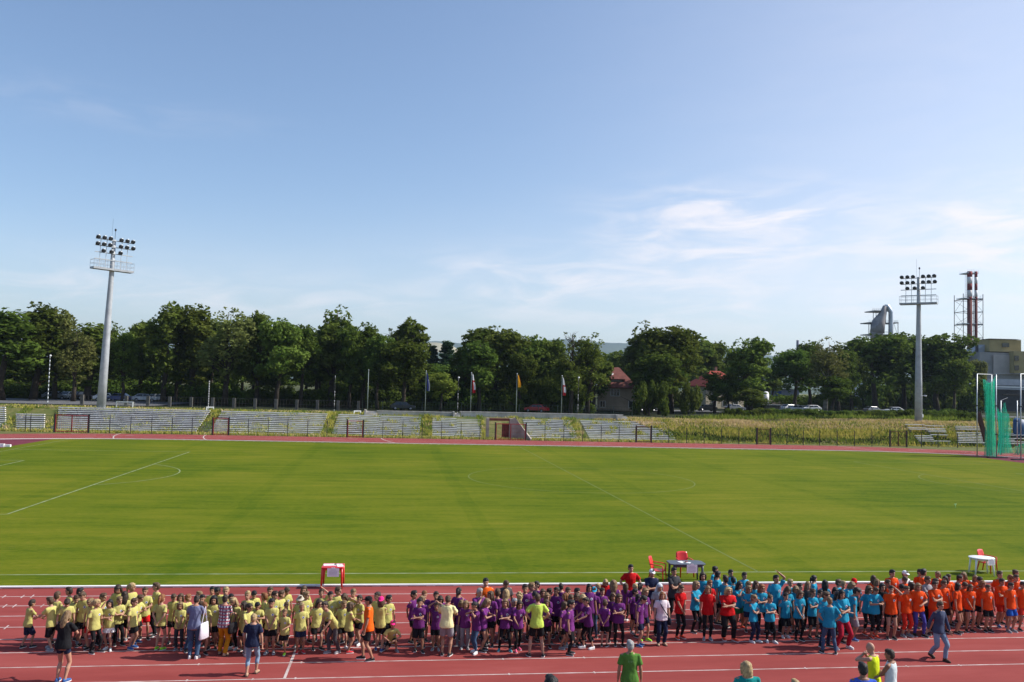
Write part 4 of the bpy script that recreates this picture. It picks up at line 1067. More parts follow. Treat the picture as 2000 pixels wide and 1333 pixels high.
        for k in range(26):
            a = rg.uniform(0, 2*PI); q = rg.random()**.5*3.4; z = rg.uniform(.4, 3.6)*(1-.12*q)
            leaves(cr, Vector((math.cos(a)*q, math.sin(a)*q, z)), rg.uniform(.7, 1.2), 120, .24, rg, .85)
        for k in range(7): limb(tr, (rg.gauss(0,.4), rg.gauss(0,.4), -.2), (rg.gauss(0,1.6), rg.gauss(0,1.6), rg.uniform(1.4, 3)), .06, .015, rg)
    return cr, tr
PROTO = {}
def proto(kind, var, li):
    key = (kind, var, li)
    if key not in PROTO:
        if (kind, var) not in PROTO: PROTO[(kind, var)] = tree_meshes(kind, 100*var+len(kind)*7+sum(map(ord, kind)))
        cr, tr = PROTO[(kind, var)]
        PROTO[key] = (cr.mesh('crown', leaf[li]), tr.mesh('trunk', bark_pale if kind == 'birch' else bark))
        xs_ = [v[0] for v in cr.v]; PROTO[key+('w',)] = np.percentile(xs_, 98)-np.percentile(xs_, 2); PROTO[key+('h',)] = np.percentile([v[2] for v in cr.v], 99.8)
    return PROTO[key]
def tree(px, pyt, wpx, dep, kind, var, li, label, name=None, group='trees behind the stadium', cat='tree'):
    t = at_depth(px, pyt, dep); z0 = terr(t.x, t.y); h = t.z-z0
    cme, tme = proto(kind, var, li)
    hz = h/max(PROTO[(kind, var, li, 'h')], 1); sx = wpx*dep/F/PROTO[(kind, var, li, 'w')]
    root = empty(name or {'pine':'pine_tree','birch':'birch_tree','bush':'bush','dead':'bare_topped_tree'}.get(kind, 'leafy_tree'), (t.x, t.y, z0), rnd.uniform(0, 2*PI), label, cat, group)
    root.scale = (sx, sx, hz)
    put('crown' if kind != 'bush' else 'foliage', cme, root); put('trunk' if kind != 'bush' else 'stem', tme, root)
    return root
T = [ # px, top, width, depth, kind, variant, leaf, label
 (12,606,105,140,'oval',1,0,'big dark leafy tree cut by the left edge of the photo'),
 (74,594,78,146,'tall',1,0,'tall dark tree second from the left edge, highest of the left cluster'),
 (116,606,72,150,'oval',2,2,'yellowish tree with a loose crown right of the tall dark left tree'),
 (150,640,50,143,'sparse',1,2,'thin half bare tree leaning beside the yellowish left tree'),
 (176,633,62,150,'tall',2,1,'mid green tree just left of the left floodlight mast'),
 (210,634,46,156,'tall',3,1,'narrow tree directly behind the left floodlight mast'),
 (246,640,44,150,'sparse',2,1,'thin twiggy tree right of the left floodlight mast'),
 (280,628,74,156,'oval',3,1,'broad soft green tree right of the left floodlight mast'),
 (327,593,56,150,'tall',1,1,'tall airy tree with two tops, left of the three tall thin trees'),
 (352,600,44,154,'sparse',3,1,'airy tree top joined to the two topped tree'),
 (387,598,60,152,'tall',2,1,'tall narrow tree between the two topped tree and the sparse one'),
 (418,626,50,160,'oval',1,1,'medium tree squeezed between two tall thin trees'),
 (447,602,72,146,'sparse',1,2,'tall sparse tree showing its limbs against the sky'),
 (478,640,50,158,'oval',2,1,'darker tree right of the tall sparse tree'),
 (507,613,70,150,'oval',3,1,'bright topped tree at the left of the dense central block'),
 (545,626,76,145,'round',1,1,'wide dense tree whose foliage hangs low over the benches'),
 (592,637,74,150,'round',2,0,'round dense tree left of the tall tufted tree'),
 (655,603,62,154,'tall',3,1,'tall tree with a tufted top above its neighbours in the centre left'),
 (624,650,60,158,'oval',1,0,'dark tree filling the space below the tufted tree, left side'),
 (688,640,54,150,'oval',2,0,'dark tree right below the tufted tree'),
 (712,633,58,152,'tall',1,0,'pointed dark tree above the bare flagpole'),
 (742,655,60,148,'round',3,0,'low dark round tree behind the left end of the concrete wall'),
 (768,642,64,154,'dead',1,0,'tree with grey leafless branches in its top left of the tall curved tree'),
 (804,624,52,156,'tall',2,1,'tall narrow tree bending right beside the gap with hills'),
 (790,668,70,145,'round',1,0,'dense tree below the tall narrow bending tree'),
 (845,676,36,190,'pine',1,3,'smaller left one of the two dark conifers'),
 (875,667,46,190,'pine',2,3,'larger right one of the two dark conifers'),
 (862,729,52,142,'round',2,4,'small light yellow green tree right of the blue flag'),
 (908,678,62,165,'round',3,0,'dark tree left of the big round central tree'),
 (965,641,92,160,'round',1,1,'big round light topped tree above the red and white flag'),
 (940,668,56,150,'oval',1,0,'dark lower tree in front of the big round central tree'),
 (1040,657,66,160,'oval',2,1,'pointed tree right of the yellow flag'),
 (1018,690,60,152,'round',2,0,'dark low tree behind the yellow flag'),
 (1082,664,58,160,'oval',3,1,'round topped tree left of the bare branched tree'),
 (1117,652,76,150,'dead',2,1,'tree with bare black branches sticking out above its leaves'),
 (1150,652,60,152,'sparse',2,1,'loose feathery tree just left of the beige house'),
 (1160,690,54,165,'oval',1,1,'tree half hiding the left side of the beige house'),
 (1205,686,70,230,'round',3,1,'distant tree behind the roof of the beige house'),
 (1235,690,44,215,'oval',2,1,'distant tree behind the chimney, right side of the beige house'),
 (1267,635,62,172,'tall',3,1,'tall two headed tree right of the beige house'),
 (1313,640,104,168,'round',2,1,'largest broad leafy tree between the two houses'),
 (1290,690,70,160,'round',1,0,'dark tree in the deep shade right of the beige house'),
 (1366,657,62,222,'oval',1,1,'tree left above the red roof'),
 (1399,669,56,222,'oval',3,1,'tree directly above the red roof'),
 (1343,746,44,165,'bush',1,1,'leafy bush tree left of the second house'),
 (1397,728,44,172,'oval',2,0,'small dark tree in front of the second house'),
 (1424,732,38,172,'oval',3,0,'small tree covering the right part of the second house'),
 (1466,661,74,172,'oval',2,1,'tall crowned tree left of the gap with the far hills'),
 (1438,690,48,224,'tall',1,1,'narrow tree between the red roof and the tall crowned tree'),
 (1470,760,52,165,'round',3,1,'low leafy tree below the tall crowned tree'),
 (1506,718,40,230,'round',1,1,'distant low tree in the gap with the far hills'),
 (1552,684,76,190,'round',2,0,'dark dense tree left of the pale birch'),
 (1582,668,50,196,'oval',1,0,'dark tree top behind the left side of the birch'),
 (1612,660,74,180,'birch',1,2,'pale birch with light bark and thin foliage'),
 (1640,684,60,196,'round',3,0,'dark tree behind the right side of the birch'),
 (1664,697,44,200,'sparse',3,1,'thin tree in the gap before the white and blue hall'),
 (1624,735,56,178,'round',1,0,'low dark tree right of the birch trunk'),
 (1712,656,94,205,'round',1,0,'left one of the three big round dark trees'),
 (1766,652,90,212,'round',2,0,'middle one of the three big round dark trees behind the right mast'),
 (1832,654,112,205,'round',3,0,'right one of the three big round dark trees behind the right mast'),
 (1862,700,52,198,'round',1,1,'low tree at the right flank of the big round trees'),
 (1906,704,36,240,'round',2,2,'small pale tree before the grey factory'),
]
for t in T: tree(*t)
# second row of trees and dark bushes that close the gaps between the trunks
def nth(i): return f"{i}{'th' if 10 <= i % 100 <= 20 else {1:'st',2:'nd',3:'rd'}.get(i % 10, 'th')}"
k = 0
for px in range(-10, 1700, 30):
    px_ = px+rnd.uniform(-8, 8)
    if 200 < px_ < 250: top = 722
    elif 815 < px_ < 900: top = 712
    elif 1165 < px_ < 1245 or 1330 < px_ < 1440 or px_ > 1475: continue
    else: top = rnd.uniform(690, 725)
    if 300 < px_ < 500: top -= 28
    k += 1
    tree(px_, top, rnd.uniform(54, 74), rnd.uniform(172, 200), rnd.choice(('round', 'oval')), rnd.randint(1, 3), 0, f'dim tree of the shaded second row, {nth(k)} of that row from the left', group='second row of shaded trees')
k = 0
for px in list(range(0, 1150, 34))+[1262, 1290, 1320, 1345, 1425, 1455, 1480, 1545, 1575, 1625, 1645, 1700, 1735, 1760, 1800, 1830, 1860, 1880]:
    px_ = px+rnd.uniform(-8, 8)
    if 95 < px_ < 310: top, dp = rnd.uniform(740, 752), 166
    elif px_ > 1690: top, dp = rnd.uniform(735, 750), 232
    elif px_ > 1280: top, dp = rnd.uniform(764, 780), 215
    else: top, dp = rnd.uniform(742, 764), rnd.uniform(152, 160)
    if 1150 < px_ < 1250: top = 775
    k += 1
    tree(px_, top, rnd.uniform(62, 92), dp, 'bush', rnd.randint(1, 3), 0, f'dark bush in the shade under the trees, {nth(k)} bush from the left', group='bushes under the trees', cat='bush')
k = 0
for px in range(1440, 1890, 26):
    px_ = px+rnd.uniform(-8, 8); k += 1
    tree(px_, rnd.uniform(797, 803), rnd.uniform(34, 50), rnd.uniform(150, 162), 'bush', rnd.randint(1, 3), rnd.choice((0, 0, 1)), f'low bush at the top of the weedy bank, {nth(k)} low bush from the left', group='low bushes above the weedy bank', cat='bush')
# ------------------------------------------------------------------ people
def V(x, y, z): return Vector((x, y, z))
SK = dict(A=dict(s=1.0, hipz=.90, hipx=.088, shz=1.43, shx=.178, ua=.285, fa=.25, th=.43, sh=.415, ank=.075, hz=1.625, hr=(.076, .096, .118), H=1.75, k=1.0),
          C=dict(s=.775, hipz=.69, hipx=.066, shz=1.10, shx=.136, ua=.215, fa=.195, th=.33, sh=.315, ank=.06, hz=1.278, hr=(.070, .088, .108), H=1.395, k=.80))
# arms: wrist target (adult metres, facing -y), elbow pole ; left is +x
DN = lambda s: ((s*.255, -.03, .875), (s*.6, .5, 1.1))
ARMS = {
 'down': (DN(1), DN(-1)), 'slack': (((.24,-.09,.87),(.7,.4,1.1)), ((-.27,.02,.89),(-.7,.4,1.1))),
 'fold': (((-.10,-.235,1.175),(.75,-.15,.85)), ((.10,-.205,1.13),(-.75,-.15,.85))),
 'front': (((.035,-.21,.93),(.8,.15,.95)), ((-.035,-.215,.915),(-.8,.15,.95))),
 'hips': (((.185,-.085,1.0),(.9,.25,1.15)), ((-.185,-.085,1.0),(-.9,.25,1.15))),
 'shade': (DN(1), ((-.075,-.165,1.665),(-.75,-.35,.95))),
 'shadeL': (((.085,-.165,1.665),(.75,-.35,.95)), DN(-1)),
 'face': (((.10,-.22,1.15),(.8,-.1,.9)), ((-.03,-.18,1.45),(-.6,-.35,1.0))),
 'headtop': (((.10,-.06,1.765),(1.0,-.05,1.65)), ((-.10,-.06,1.765),(-1.0,-.05,1.65))),
 'onehead': (((.06,-.04,1.785),(1.0,-.1,1.55)), DN(-1)),
 'hold': (((.05,-.29,1.24),(.7,.0,.9)), ((-.05,-.29,1.22),(-.7,.0,.9))),
 'mouth': (((.035,-.19,1.47),(.8,-.3,1.1)), ((-.035,-.19,1.45),(-.8,-.3,1.1))),
 'reach': (((.17,-.42,1.13),(.6,.2,.8)), ((-.17,-.40,1.10),(-.6,.2,.8))),
 'belly': (((.02,-.235,1.10),(.8,.05,.9)), DN(-1)),
 'back': (((.06,.17,.95),(.8,.3,1.1)), ((-.06,.18,.95),(-.8,.3,1.1))),
 'run': (((.10,-.28,1.12),(.6,.4,.9)), ((-.22,-.10,1.0),(-.7,.6,1.0))),
 'walk': (((.25,-.19,.90),(.6,.5,1.1)), ((-.26,.17,.90),(-.6,.6,1.1))),
 'knees': (((.10,-.40,.50),(.8,-.1,.6)), ((-.14,-.36,.46),(-.8,-.1,.6))),
}
# legs: ankle (x, y, z), toe yaw deg, for L and R (adult metres)
LEGS = {'stand': ((.10,0,0,12), (-.10,0,0,-12)), 'wide': ((.20,-.02,0,16), (-.19,.02,0,-16)), 'contra': ((.15,-.10,0,22), (-.08,.02,0,-8)),
        'step': ((.09,.12,0,10), (-.10,-.14,0,-10)), 'walk': ((.05,-.20,0,4), (-.05,.24,.05,-4)), 'run': ((.03,0,0,4), (-.10,.36,.34,-6)), 'squat': ((.17,-.20,0,18), (-.15,.10,.02,-14))}
POSE = { # arms, legs, lean fwd deg, lean side deg, head yaw, head pitch(down), hip drop
 'down': ('down','stand',0,0,0,6,0), 'downL': ('down','contra',0,0,-38,4,0), 'downR': ('slack','contra',0,0,38,4,0), 'slack': ('slack','contra',2,2,14,10,0),
 'look': ('slack','stand',3,0,-10,30,0), 'fold': ('fold','contra',0,0,10,6,0), 'foldw': ('fold','wide',0,0,-12,4,0), 'front': ('front','stand',2,0,0,14,0),
 'hips': ('hips','wide',-1,0,0,2,0), 'shade': ('shade','contra',0,0,5,2,0), 'shadeL': ('shadeL','stand',0,0,-5,2,0), 'face': ('face','contra',2,0,8,8,0),
 'headtop': ('headtop','stand',0,0,0,4,0), 'onehead': ('onehead','contra',0,3,10,-2,0), 'hold': ('hold','stand',3,0,0,22,0), 'mouth': ('mouth','contra',4,0,0,16,0),
 'reach': ('reach','step',6,0,0,10,0), 'belly': ('belly','contra',1,0,-8,6,0), 'back': ('back','stand',0,0,0,4,0), 'run': ('run','run',6,0,0,4,0),
 'walk': ('walk','walk',3,0,6,4,.03), 'squat': ('knees','squat',32,0,0,-8,.52), 'bend': ('reach','step',34,0,10,8,0), 'bendw': ('slack','wide',22,10,0,20,0), 'step': ('slack','step',0,0,-6,4,0), 'spread': ('fold','wide',3,-5,-15,8,.05)}
def ik(a, t, l1, l2, pole):
    d = t-a; L_ = min(d.length, (l1+l2)*.995); d.normalize(); t = a+d*L_
    x = (l1*l1-l2*l2+L_*L_)/(2*L_); h = math.sqrt(max(0, l1*l1-x*x))
    p = pole-a; p = p-d*p.dot(d)
    p = p.normalized() if p.length > 1e-5 else d.orthogonal().normalized()
    return a+d*x+p*h, t
def skeleton(sz, pose):
    S = SK[sz]; s = S['s']; am, lg, lf, ls, hy, hp, drop = POSE[pose]
    J = {'S': S}
    hip = V(0, .10*drop, S['hipz']-drop*s*1.0)
    U = Matrix.Translation(hip) @ Matrix.Rotation(R(lf), 4, 'X') @ Matrix.Rotation(R(ls), 4, 'Y') @ Matrix.Translation(V(0, 0, -S['hipz']))
    J['U'] = U; J['hip'] = hip
    Hc = V(0, -.015*s, S['hz']); neck = V(0, .012*s, S['shz']+.03*s)
    HM = U @ Matrix.Translation(neck) @ Matrix.Rotation(R(hy), 4, 'Z') @ Matrix.Rotation(R(hp-lf*.6), 4, 'X') @ Matrix.Translation(-neck+Hc)
    J['HM'] = HM
    for i, sg in ((0, 1), (1, -1)):
        sh = U @ V(sg*S['shx'], .005, S['shz']-.015*s)
        (tx, ty, tz), (px, py, pz) = ARMS[am][i]
        if am == 'knees': t = V(tx*s, ty*s, tz*s); p = V(px*s, py*s, pz*s)
        else: t = U @ V(tx*s, ty*s, tz*s if tz < 1.4 else S['shz']+(tz-1.43)*S['s']*1.12); p = U @ V(px*s, py*s, pz*s)
        e, wr = ik(sh, t, S['ua'], S['fa'], p)
        J['sh%d' % i], J['el%d' % i], J['wr%d' % i] = sh, e, wr
        hj = hip + V(sg*S['hipx'], 0, -.02*s); x, y, z, yaw = LEGS[lg][i]
        an = V(x*s, y*s+.02*s, z*s+S['ank'])
        kn, an = ik(hj, an, S['th'], S['sh'], hj+V(sg*.18, -1.0, -.3))
        J['hj%d' % i], J['kn%d' % i], J['an%d' % i] = hj, kn, an
        J['yaw%d' % i] = yaw; J['pt%d' % i] = 38 if z > .2 else (14 if z > .03 else 0)
    return J
def torso(mb, J, inf, z0, z1, widen=0.0, n=20, hemr=0.0):
    """loft of ellipses between rest heights z0..z1 (adult units), inflated by inf"""
    S = J['S']; s = S['s']; k = s*(1.0 if s == 1 else .97)
    st = [(.80,.150,.105,0),(.90,.158,.108,0),(.98,.148,.100,0),(1.08,.134,.092,0),(1.18,.144,.098,-.004),(1.28,.160,.106,-.006),(1.37,.166,.098,0),(1.43,.150,.080,.004),(1.475,.092,.066,.010),(1.50,.066,.058,.012)]
    zs = np.linspace(z0, z1, n); pts, rad = [], []
    for z in zs:
        rx, ry, yo = [float(np.interp(z, [q[0] for q in st], [q[c] for q in st])) for c in (1, 2, 3)]
        f = max(0, min(1, (1.2-z)/.4)); rx += f*widen; ry += f*widen
        zz = z*s if z <= 1.43 else S['shz']+(z-1.43)*s
        pts.append(J['U'] @ V(0, yo*s, zz)); rad.append((rx*k+inf*s, ry*k+inf*s))
    mb.tube(pts, rad, 20, ref=J['U'].to_3x3() @ V(1, 0, 0))
def hand(mb, J, i):
    S = J['S']; s = S['s']*(1.0 if S['s'] == 1 else 1.02); sg = (1, -1)[i]
    w_, e = J['wr%d' % i], J['el%d' % i]; d = (w_-e).normalized()
    side = (J['U'].to_3x3() @ V(0, -1, 0)); side = side-d*side.dot(d)
    if side.length < .2: side = d.cross(V(1, 0, 0))
    side.normalize(); pn = d.cross(side).normalized()*sg     # pn: palm normal
    if pn.dot(J['hip']-w_) < 0 and pn.z > -.3: pass
    mb.tube([w_-d*.01*s, w_+d*.03*s, w_+d*.085*s], [(.024*s, .018*s), (.036*s, .016*s), (.040*s, .014*s)], 10, cap='round', ref=side)
    for q, (o, ln) in enumerate(((.033, .070), (.011, .078), (-.011, .073), (-.032, .058))):
        b0 = w_+d*.085*s+side*o*s; c1 = b0+(d*.92+side*o*3.5).normalized()*ln*.5*s; c2 = c1+(d*.72-pn*.5).normalized()*ln*.5*s
        mb.tube([b0-d*.01*s, c1, c2], [.0095*s, .009*s, .0075*s], 6, cap='round')
    b0 = w_+d*.035*s+side*.032*s; c1 = b0+(d*.55+side*.75).normalized()*.035*s; c2 = c1+(d*.85+side*.3-pn*.3).normalized()*.03*s
    mb.tube([b0, c1, c2], [.012*s, .0105*s, .009*s], 6, cap='round')
def body_mb(J):
    S = J['S']; s = S['s']; k = s*(.94 if s < 1 else 1); mb = MB()
    torso(mb, J, 0, .80, 1.49)
    HM = J['HM']; h3 = HM.to_3x3(); hc = HM.translation; a, b, c = S['hr']
    mb.ell(hc+h3 @ V(0, .010, .018), (a, b*.98, c*.86), h3, 18, 12)                     # skull
    mb.ell(hc+h3 @ V(0, -.030*b/.096, -.050*c/.118), (a*.80, b*.60, c*.58), h3, 14, 10)    # jaw
    mb.ell(hc+h3 @ V(0, -b*.97, -.012*c/.118), (.013, .022, .020), h3, 8, 6)               # nose
    mb.ell(hc+h3 @ V(0, -b*.80, .030*c/.118), (a*.66, .020, .013), h3, 10, 6)              # brow
    mb.ell(hc+h3 @ V(0, -b*.84, -.060*c/.118), (.026, .014, .011), h3, 8, 6)               # lips
    for sg in (1, -1): mb.ell(hc+h3 @ V(sg*a*1.0, .012, -.004), (.012, .020, .030), h3, 8, 6)
    nb = J['U'] @ V(0, .014*s, S['shz']-.01*s)
    mb.tube([nb, nb.lerp(hc+h3 @ V(0, .018, -c*.5), .5), hc+h3 @ V(0, .016, -c*.45)], [.062*k, .052*k, .052*k], 12)
    for i in (0, 1):
        sh, e, w_ = J['sh%d' % i], J['el%d' % i], J['wr%d' % i]
        mb.tube([J['U'] @ V((1, -1)[i]*.03*s, .012*s, S['shz']+.005*s), J['U'] @ V((1, -1)[i]*.10*s, .008*s, S['shz']-.010*s), sh], [.044*k, .046*k, .046*k], 10, cap='round')
        mb.tube([sh.lerp(J['U'] @ V(0, 0, S['shz']-.03*s), .35), sh, sh.lerp(e, .4), sh.lerp(e, .85), e], [.050*k, .050*k, .045*k, .037*k, .036*k], 10, cap='round')
        mb.tube([e, e.lerp(w_, .25), e.lerp(w_, .6), w_], [.036*k, .039*k, .033*k, (.026*k, .022*k)], 10, cap='round')
        hand(mb, J, i)
        h, kn, an = J['hj%d' % i], J['kn%d' % i], J['an%d' % i]
        back = V(0, .018*s, 0)
        mb.tube([h+V(0,0,.05*s), h.lerp(kn, .2), h.lerp(kn, .6), h.lerp(kn, .92), kn], [.080*k, .080*k, .066*k, .053*k, .052*k], 12, cap='round')
        mb.tube([kn, kn.lerp(an, .12), kn.lerp(an, .35)+back, kn.lerp(an, .7)+back*.4, an], [.052*k, .050*k, .055*k, .040*k, .035*k], 12, cap='round')
        f = Matrix.Rotation(R(J['yaw%d' % i]), 3, 'Z') @ V(0, -1, 0)
        if J['pt%d' % i]: f = (f*math.cos(R(J['pt%d' % i]))-V(0,0,1)*math.sin(R(J['pt%d' % i]))).normalized()
        mb.tube([an+V(0,0,.0), an+f*.05*s-V(0,0,.022*s), an+f*.13*s-V(0,0,.045*s)], [.034*k, .036*k, .024*k], 8, cap='round')
    return mb
def shirt_mb(J, kind):
    S = J['S']; s = S['s']; k = s*(.96 if s < 1 else 1); mb = MB()
    long_ = kind in ('tee_long', 'vest_long')
    loose = .020 if kind != 'tank' else .014
    torso(mb, J, loose, .79 if s < 1 else .825, 1.468, .036 if kind != 'tank' else .016)
    if kind != 'tank':
        for i in (0, 1):
            sh, e, w_ = J['sh%d' % i], J['el%d' % i], J['wr%d' % i]
            inn = sh.lerp(J['U'] @ V(0, 0, S['shz']-.05*s), .45)
            if kind == 'sleeves': mb.tube([J['U'] @ V((1, -1)[i]*.045*s, .008*s, S['shz']-.012*s), inn+V(0,0,.012*s), sh, sh.lerp(e, .5), e], [.056*k, .058*k, .060*k, .056*k, .050*k], 12, cap='round'); mb.tube([e, e.lerp(w_, .5), e.lerp(w_, .93)], [.052*k, .046*k, .038*k], 10, cap='round')
            tz0 = J['U'] @ V((1, -1)[i]*.045*s, .008*s, S['shz']-.012*s)
            if kind != 'sleeves': mb.tube([tz0, tz0.lerp(sh, .5)+(J['U'].to_3x3() @ V(0,0,.004*s)), sh.lerp(e, .04)], [.056*k, .058*k, .057*k], 12, cap='round')
            if kind != 'sleeves': mb.tube([inn-V(0,0,.012*s), sh.lerp(e, .03), sh.lerp(e, .35), sh.lerp(e, .70)], [.054*k, .057*k, .063*k, .072*k], 12)
    else:
        for sg in (1, -1):
            mb.tube([J['U'] @ V(sg*.085*s, -.03*s, S['shz']-.1*s), J['U'] @ V(sg*.09*s, .0, S['shz']+.022*s), J['U'] @ V(sg*.085*s, .04*s, S['shz']-.1*s)], [.035*s]*3, 8)
    if kind == 'polo': 
        nb = J['U'] @ V(0, .008*s, S['shz']+.035*s); mb.tube([nb, nb+(J['U'].to_3x3() @ V(0,0,.035*s))], [.080*s, .070*s], 14)
    return mb
def leg_mb(J, kind):
    S = J['S']; s = S['s']; k = s*(.95 if s < 1 else 1); mb = MB(); U3 = V(1, 0, 0)
    tight = kind in ('leggings', 'capri', 'tightshorts', 'jeans')
    inf = .006 if tight else .016
    torso(mb, J, inf, .83 if kind != 'skirt' else .9, 1.0)
    if kind == 'skirt':
        hp = J['hip']; mb.tube([hp+V(0,0,.08*s), hp-V(0,0,.05*s), hp-V(0,.0,.27*s)], [(.155*s,.115*s), (.175*s,.135*s), (.235*s,.19*s)], 18, ref=U3)
    else:
        for i in (0, 1):
            h, kn, an = J['hj%d' % i], J['kn%d' % i], J['an%d' % i]; back = V(0, .018*s, 0)
            e = {'shorts': .72, 'tightshorts': .42, 'longshorts': 1.0}.get(kind)
            top = h+V(0,0,.05*s)
            if e:
                p2 = h.lerp(kn, min(e, .97)); mb.tube([top, h.lerp(kn, .15), h.lerp(kn, e*.6), p2], [(.088+inf)*k, (.088+inf)*k, (.078+inf*1.6)*k, (.076+inf*1.7)*k] if kind != 'tightshorts' else [.09*k, .089*k, .084*k, .08*k], 14)
            else:
                end = .55 if kind == 'capri' else .97
                if tight: r = [.087*k, .086*k, .073*k, .060*k, .058*k, .057*k, .062*k, .050*k, .046*k if kind == 'jeans' else .042*k]
                else: r = [.096*k, .098*k, .086*k, .074*k, .072*k, .070*k, .070*k, .066*k, .066*k]
                mb.tube([top, h.lerp(kn, .2), h.lerp(kn, .6), h.lerp(kn, .92), kn, kn.lerp(an, .12), kn.lerp(an, .35)+back, kn.lerp(an, min(.7, end))+back*.4, kn.lerp(an, end)], r, 14)
    return mb
def hair_mb(style, sz):
    """in the head's own frame"""
    S = SK[sz]; a, b, c = S['hr']; q = c/.118; mb = MB()
    mb.ell((0, .020*q, .036*q), (a*1.10, b*1.00, c*.80), None, 18, 12)
    mb.ell((0, .045*q, -.005*q), (a*1.04, b*.74, c*.78), None, 14, 10)
    if style == 'short':
        mb.ell((0, -.045*q, .080*q), (a*.80, b*.46, .030*q), None, 12, 8); mb.ell((.015, -.02*q, .10*q), (a*.75, b*.6, .032*q), None, 12, 8)
    elif style == 'bowl':
        mb.ell((0, -.02*q, .055*q), (a*1.12, b*.86, c*.50), None, 16, 10); mb.ell((0, .03*q, -.01*q), (a*1.14, b*.78, c*.66), None, 14, 10)
    elif style == 'curly':
        rg = random.Random(3)
        for k in range(26): d = V(rg.gauss(0,1), rg.gauss(.4,1), rg.gauss(.5,.8)).normalized(); mb.ell((d.x*a*1.12, .025*q+d.y*b*.95, .02*q+d.z*c*.95), (.036*q,)*3, None, 8, 6)
        mb.ell((0, .06*q, -.12*q), (a*1.25, b*.7, c*.9), None, 12, 8)
    else:
        mb.ell((0, -.035*q, .075*q), (a*.86, b*.50, .034*q), None, 12, 8)
        if style == 'long':
            mb.tube([(0,.045*q,.05*q), (0,.075*q,-.06*q), (0,.085*q,-.18*q), (0,.075*q,-.30*q)], [(a*1.05,.05*q), (a*1.22,.05*q), (a*1.20,.042*q), (a*.75,.022*q)], 14, cap='round', ref=(1,0,0))
            for sg in (1, -1): mb.tube([(sg*a*.92,-.005,.05*q), (sg*a*1.08,.005,-.06*q), (sg*a*1.12,0,-.20*q)], [.03*q, .032*q, .014*q], 8, cap='round')
        elif style == 'bob':
            mb.tube([(0,.04*q,.05*q), (0,.05*q,-.05*q), (0,.05*q,-.13*q)], [(a*1.08,.06*q), (a*1.25,.065*q), (a*1.20,.05*q)], 14, cap='round', ref=(1,0,0))
            for sg in (1, -1): mb.tube([(sg*a*.95,-.02,.06*q), (sg*a*1.12,-.015,-.03*q), (sg*a*1.08,-.02,-.11*q)], [.03*q, .03*q, .018*q], 8, cap='round')
        elif style == 'pony':
            mb.tube([(0,b*.95,.055*q), (0,b*1.35,.04*q), (0,b*1.5,-.05*q), (.01,b*1.35,-.19*q)], [.020*q, .032*q, .034*q, .008*q], 10, cap='round')
        elif style == 'bun':
            mb.ell((0, b*.85, .075*q), (.042*q, .042*q, .040*q), None, 10, 8)
    return mb
def cap_mb(style, sz):
    S = SK[sz]; a, b, c = S['hr']; q = c/.118; mb = MB()
    mb.ell((0, .012*q, .052*q), (a*1.17, b*1.10, c*.72), None, 18, 12)
    if style == 'cap': mb.tube([(0,-b*.80,.052*q), (0,-b*1.25,.046*q), (0,-b*1.62,.034*q)], [(a*.95,.008), (a*.92,.008), (a*.5,.006)], 12, cap='round', ref=(1,0,0))
    elif style == 'backcap': mb.tube([(0,b*.85,.045*q), (0,b*1.3,.030*q), (0,b*1.6,.012*q)], [(a*.95,.008), (a*.92,.008), (a*.5,.006)], 12, cap='round', ref=(1,0,0))
    elif style == 'bucket': mb.tube([(0,.01,.052*q), (0,.01,.045*q), (0,.01,.012*q)], [(a*1.18,b*1.12), (a*1.3,b*1.25), (a*1.75,b*1.65)], 18)
    elif style == 'hood': 
        mb.tube([(0,.05*q,.02*q), (0,.07*q,-.10*q), (0,.06*q,-.19*q)], [(a*1.2,.07*q), (a*1.5,.085*q), (a*2.0,.08*q)], 16, cap='round', ref=(1,0,0))
    return mb
def shoe_mesh(sz, mats):
    s = SK[sz]['s']; mb = MB(); az_ = SK[sz]['ank']
    # local frame: origin at ankle, toe along -y
    st = [(.062,.020,.030),(.055,.030,.075),(.02,.034,.092),(-.03,.036,.088),(-.08,.040,.062),(-.13,.041,.050),(-.165,.034,.042),(-.188,.016,.030)]
    n = 12; vs = []
    for y, rx, top in st:
        for k in range(n):
            a = 2*PI*k/n; x = rx*math.cos(a)*s*1.12; z = (max(0, math.sin(a))**.8*top if math.sin(a) > 0 else 0)*s + .022*s
            if math.sin(a) < -.01: z = .020*s if k else 0; 
            vs.append((x, y*s, z-az_))
    m = len(st); fs = [(i*n+k, i*n+(k+1) % n, (i+1)*n+(k+1) % n, (i+1)*n+k) for i in range(m-1) for k in range(n)]+[tuple(range(n)), tuple((m-1)*n+k for k in range(n-1, -1, -1))]
    mb.add(vs, fs, 0, True)
    # sole
    out = [(x*s*1.2, y*s*1.02) for y, x, _ in st]+[(-x*s*1.2, y*s*1.02) for y, x, _ in reversed(st)]
    k = len(out); mb.add([(x, y, -az_) for x, y in out]+[(x, y, .024*s-az_) for x, y in out], [(i, (i+1) % k, k+(i+1) % k, k+i) for i in range(k)]+[tuple(range(k-1, -1, -1)), tuple(range(k, 2*k))], 1)
    me = mb.mesh('shoe', mats); bmx = bmesh.new(); bmx.from_mesh(me); bmesh.ops.recalc_face_normals(bmx, faces=bmx.faces); bmx.to_mesh(me); bmx.free(); return me

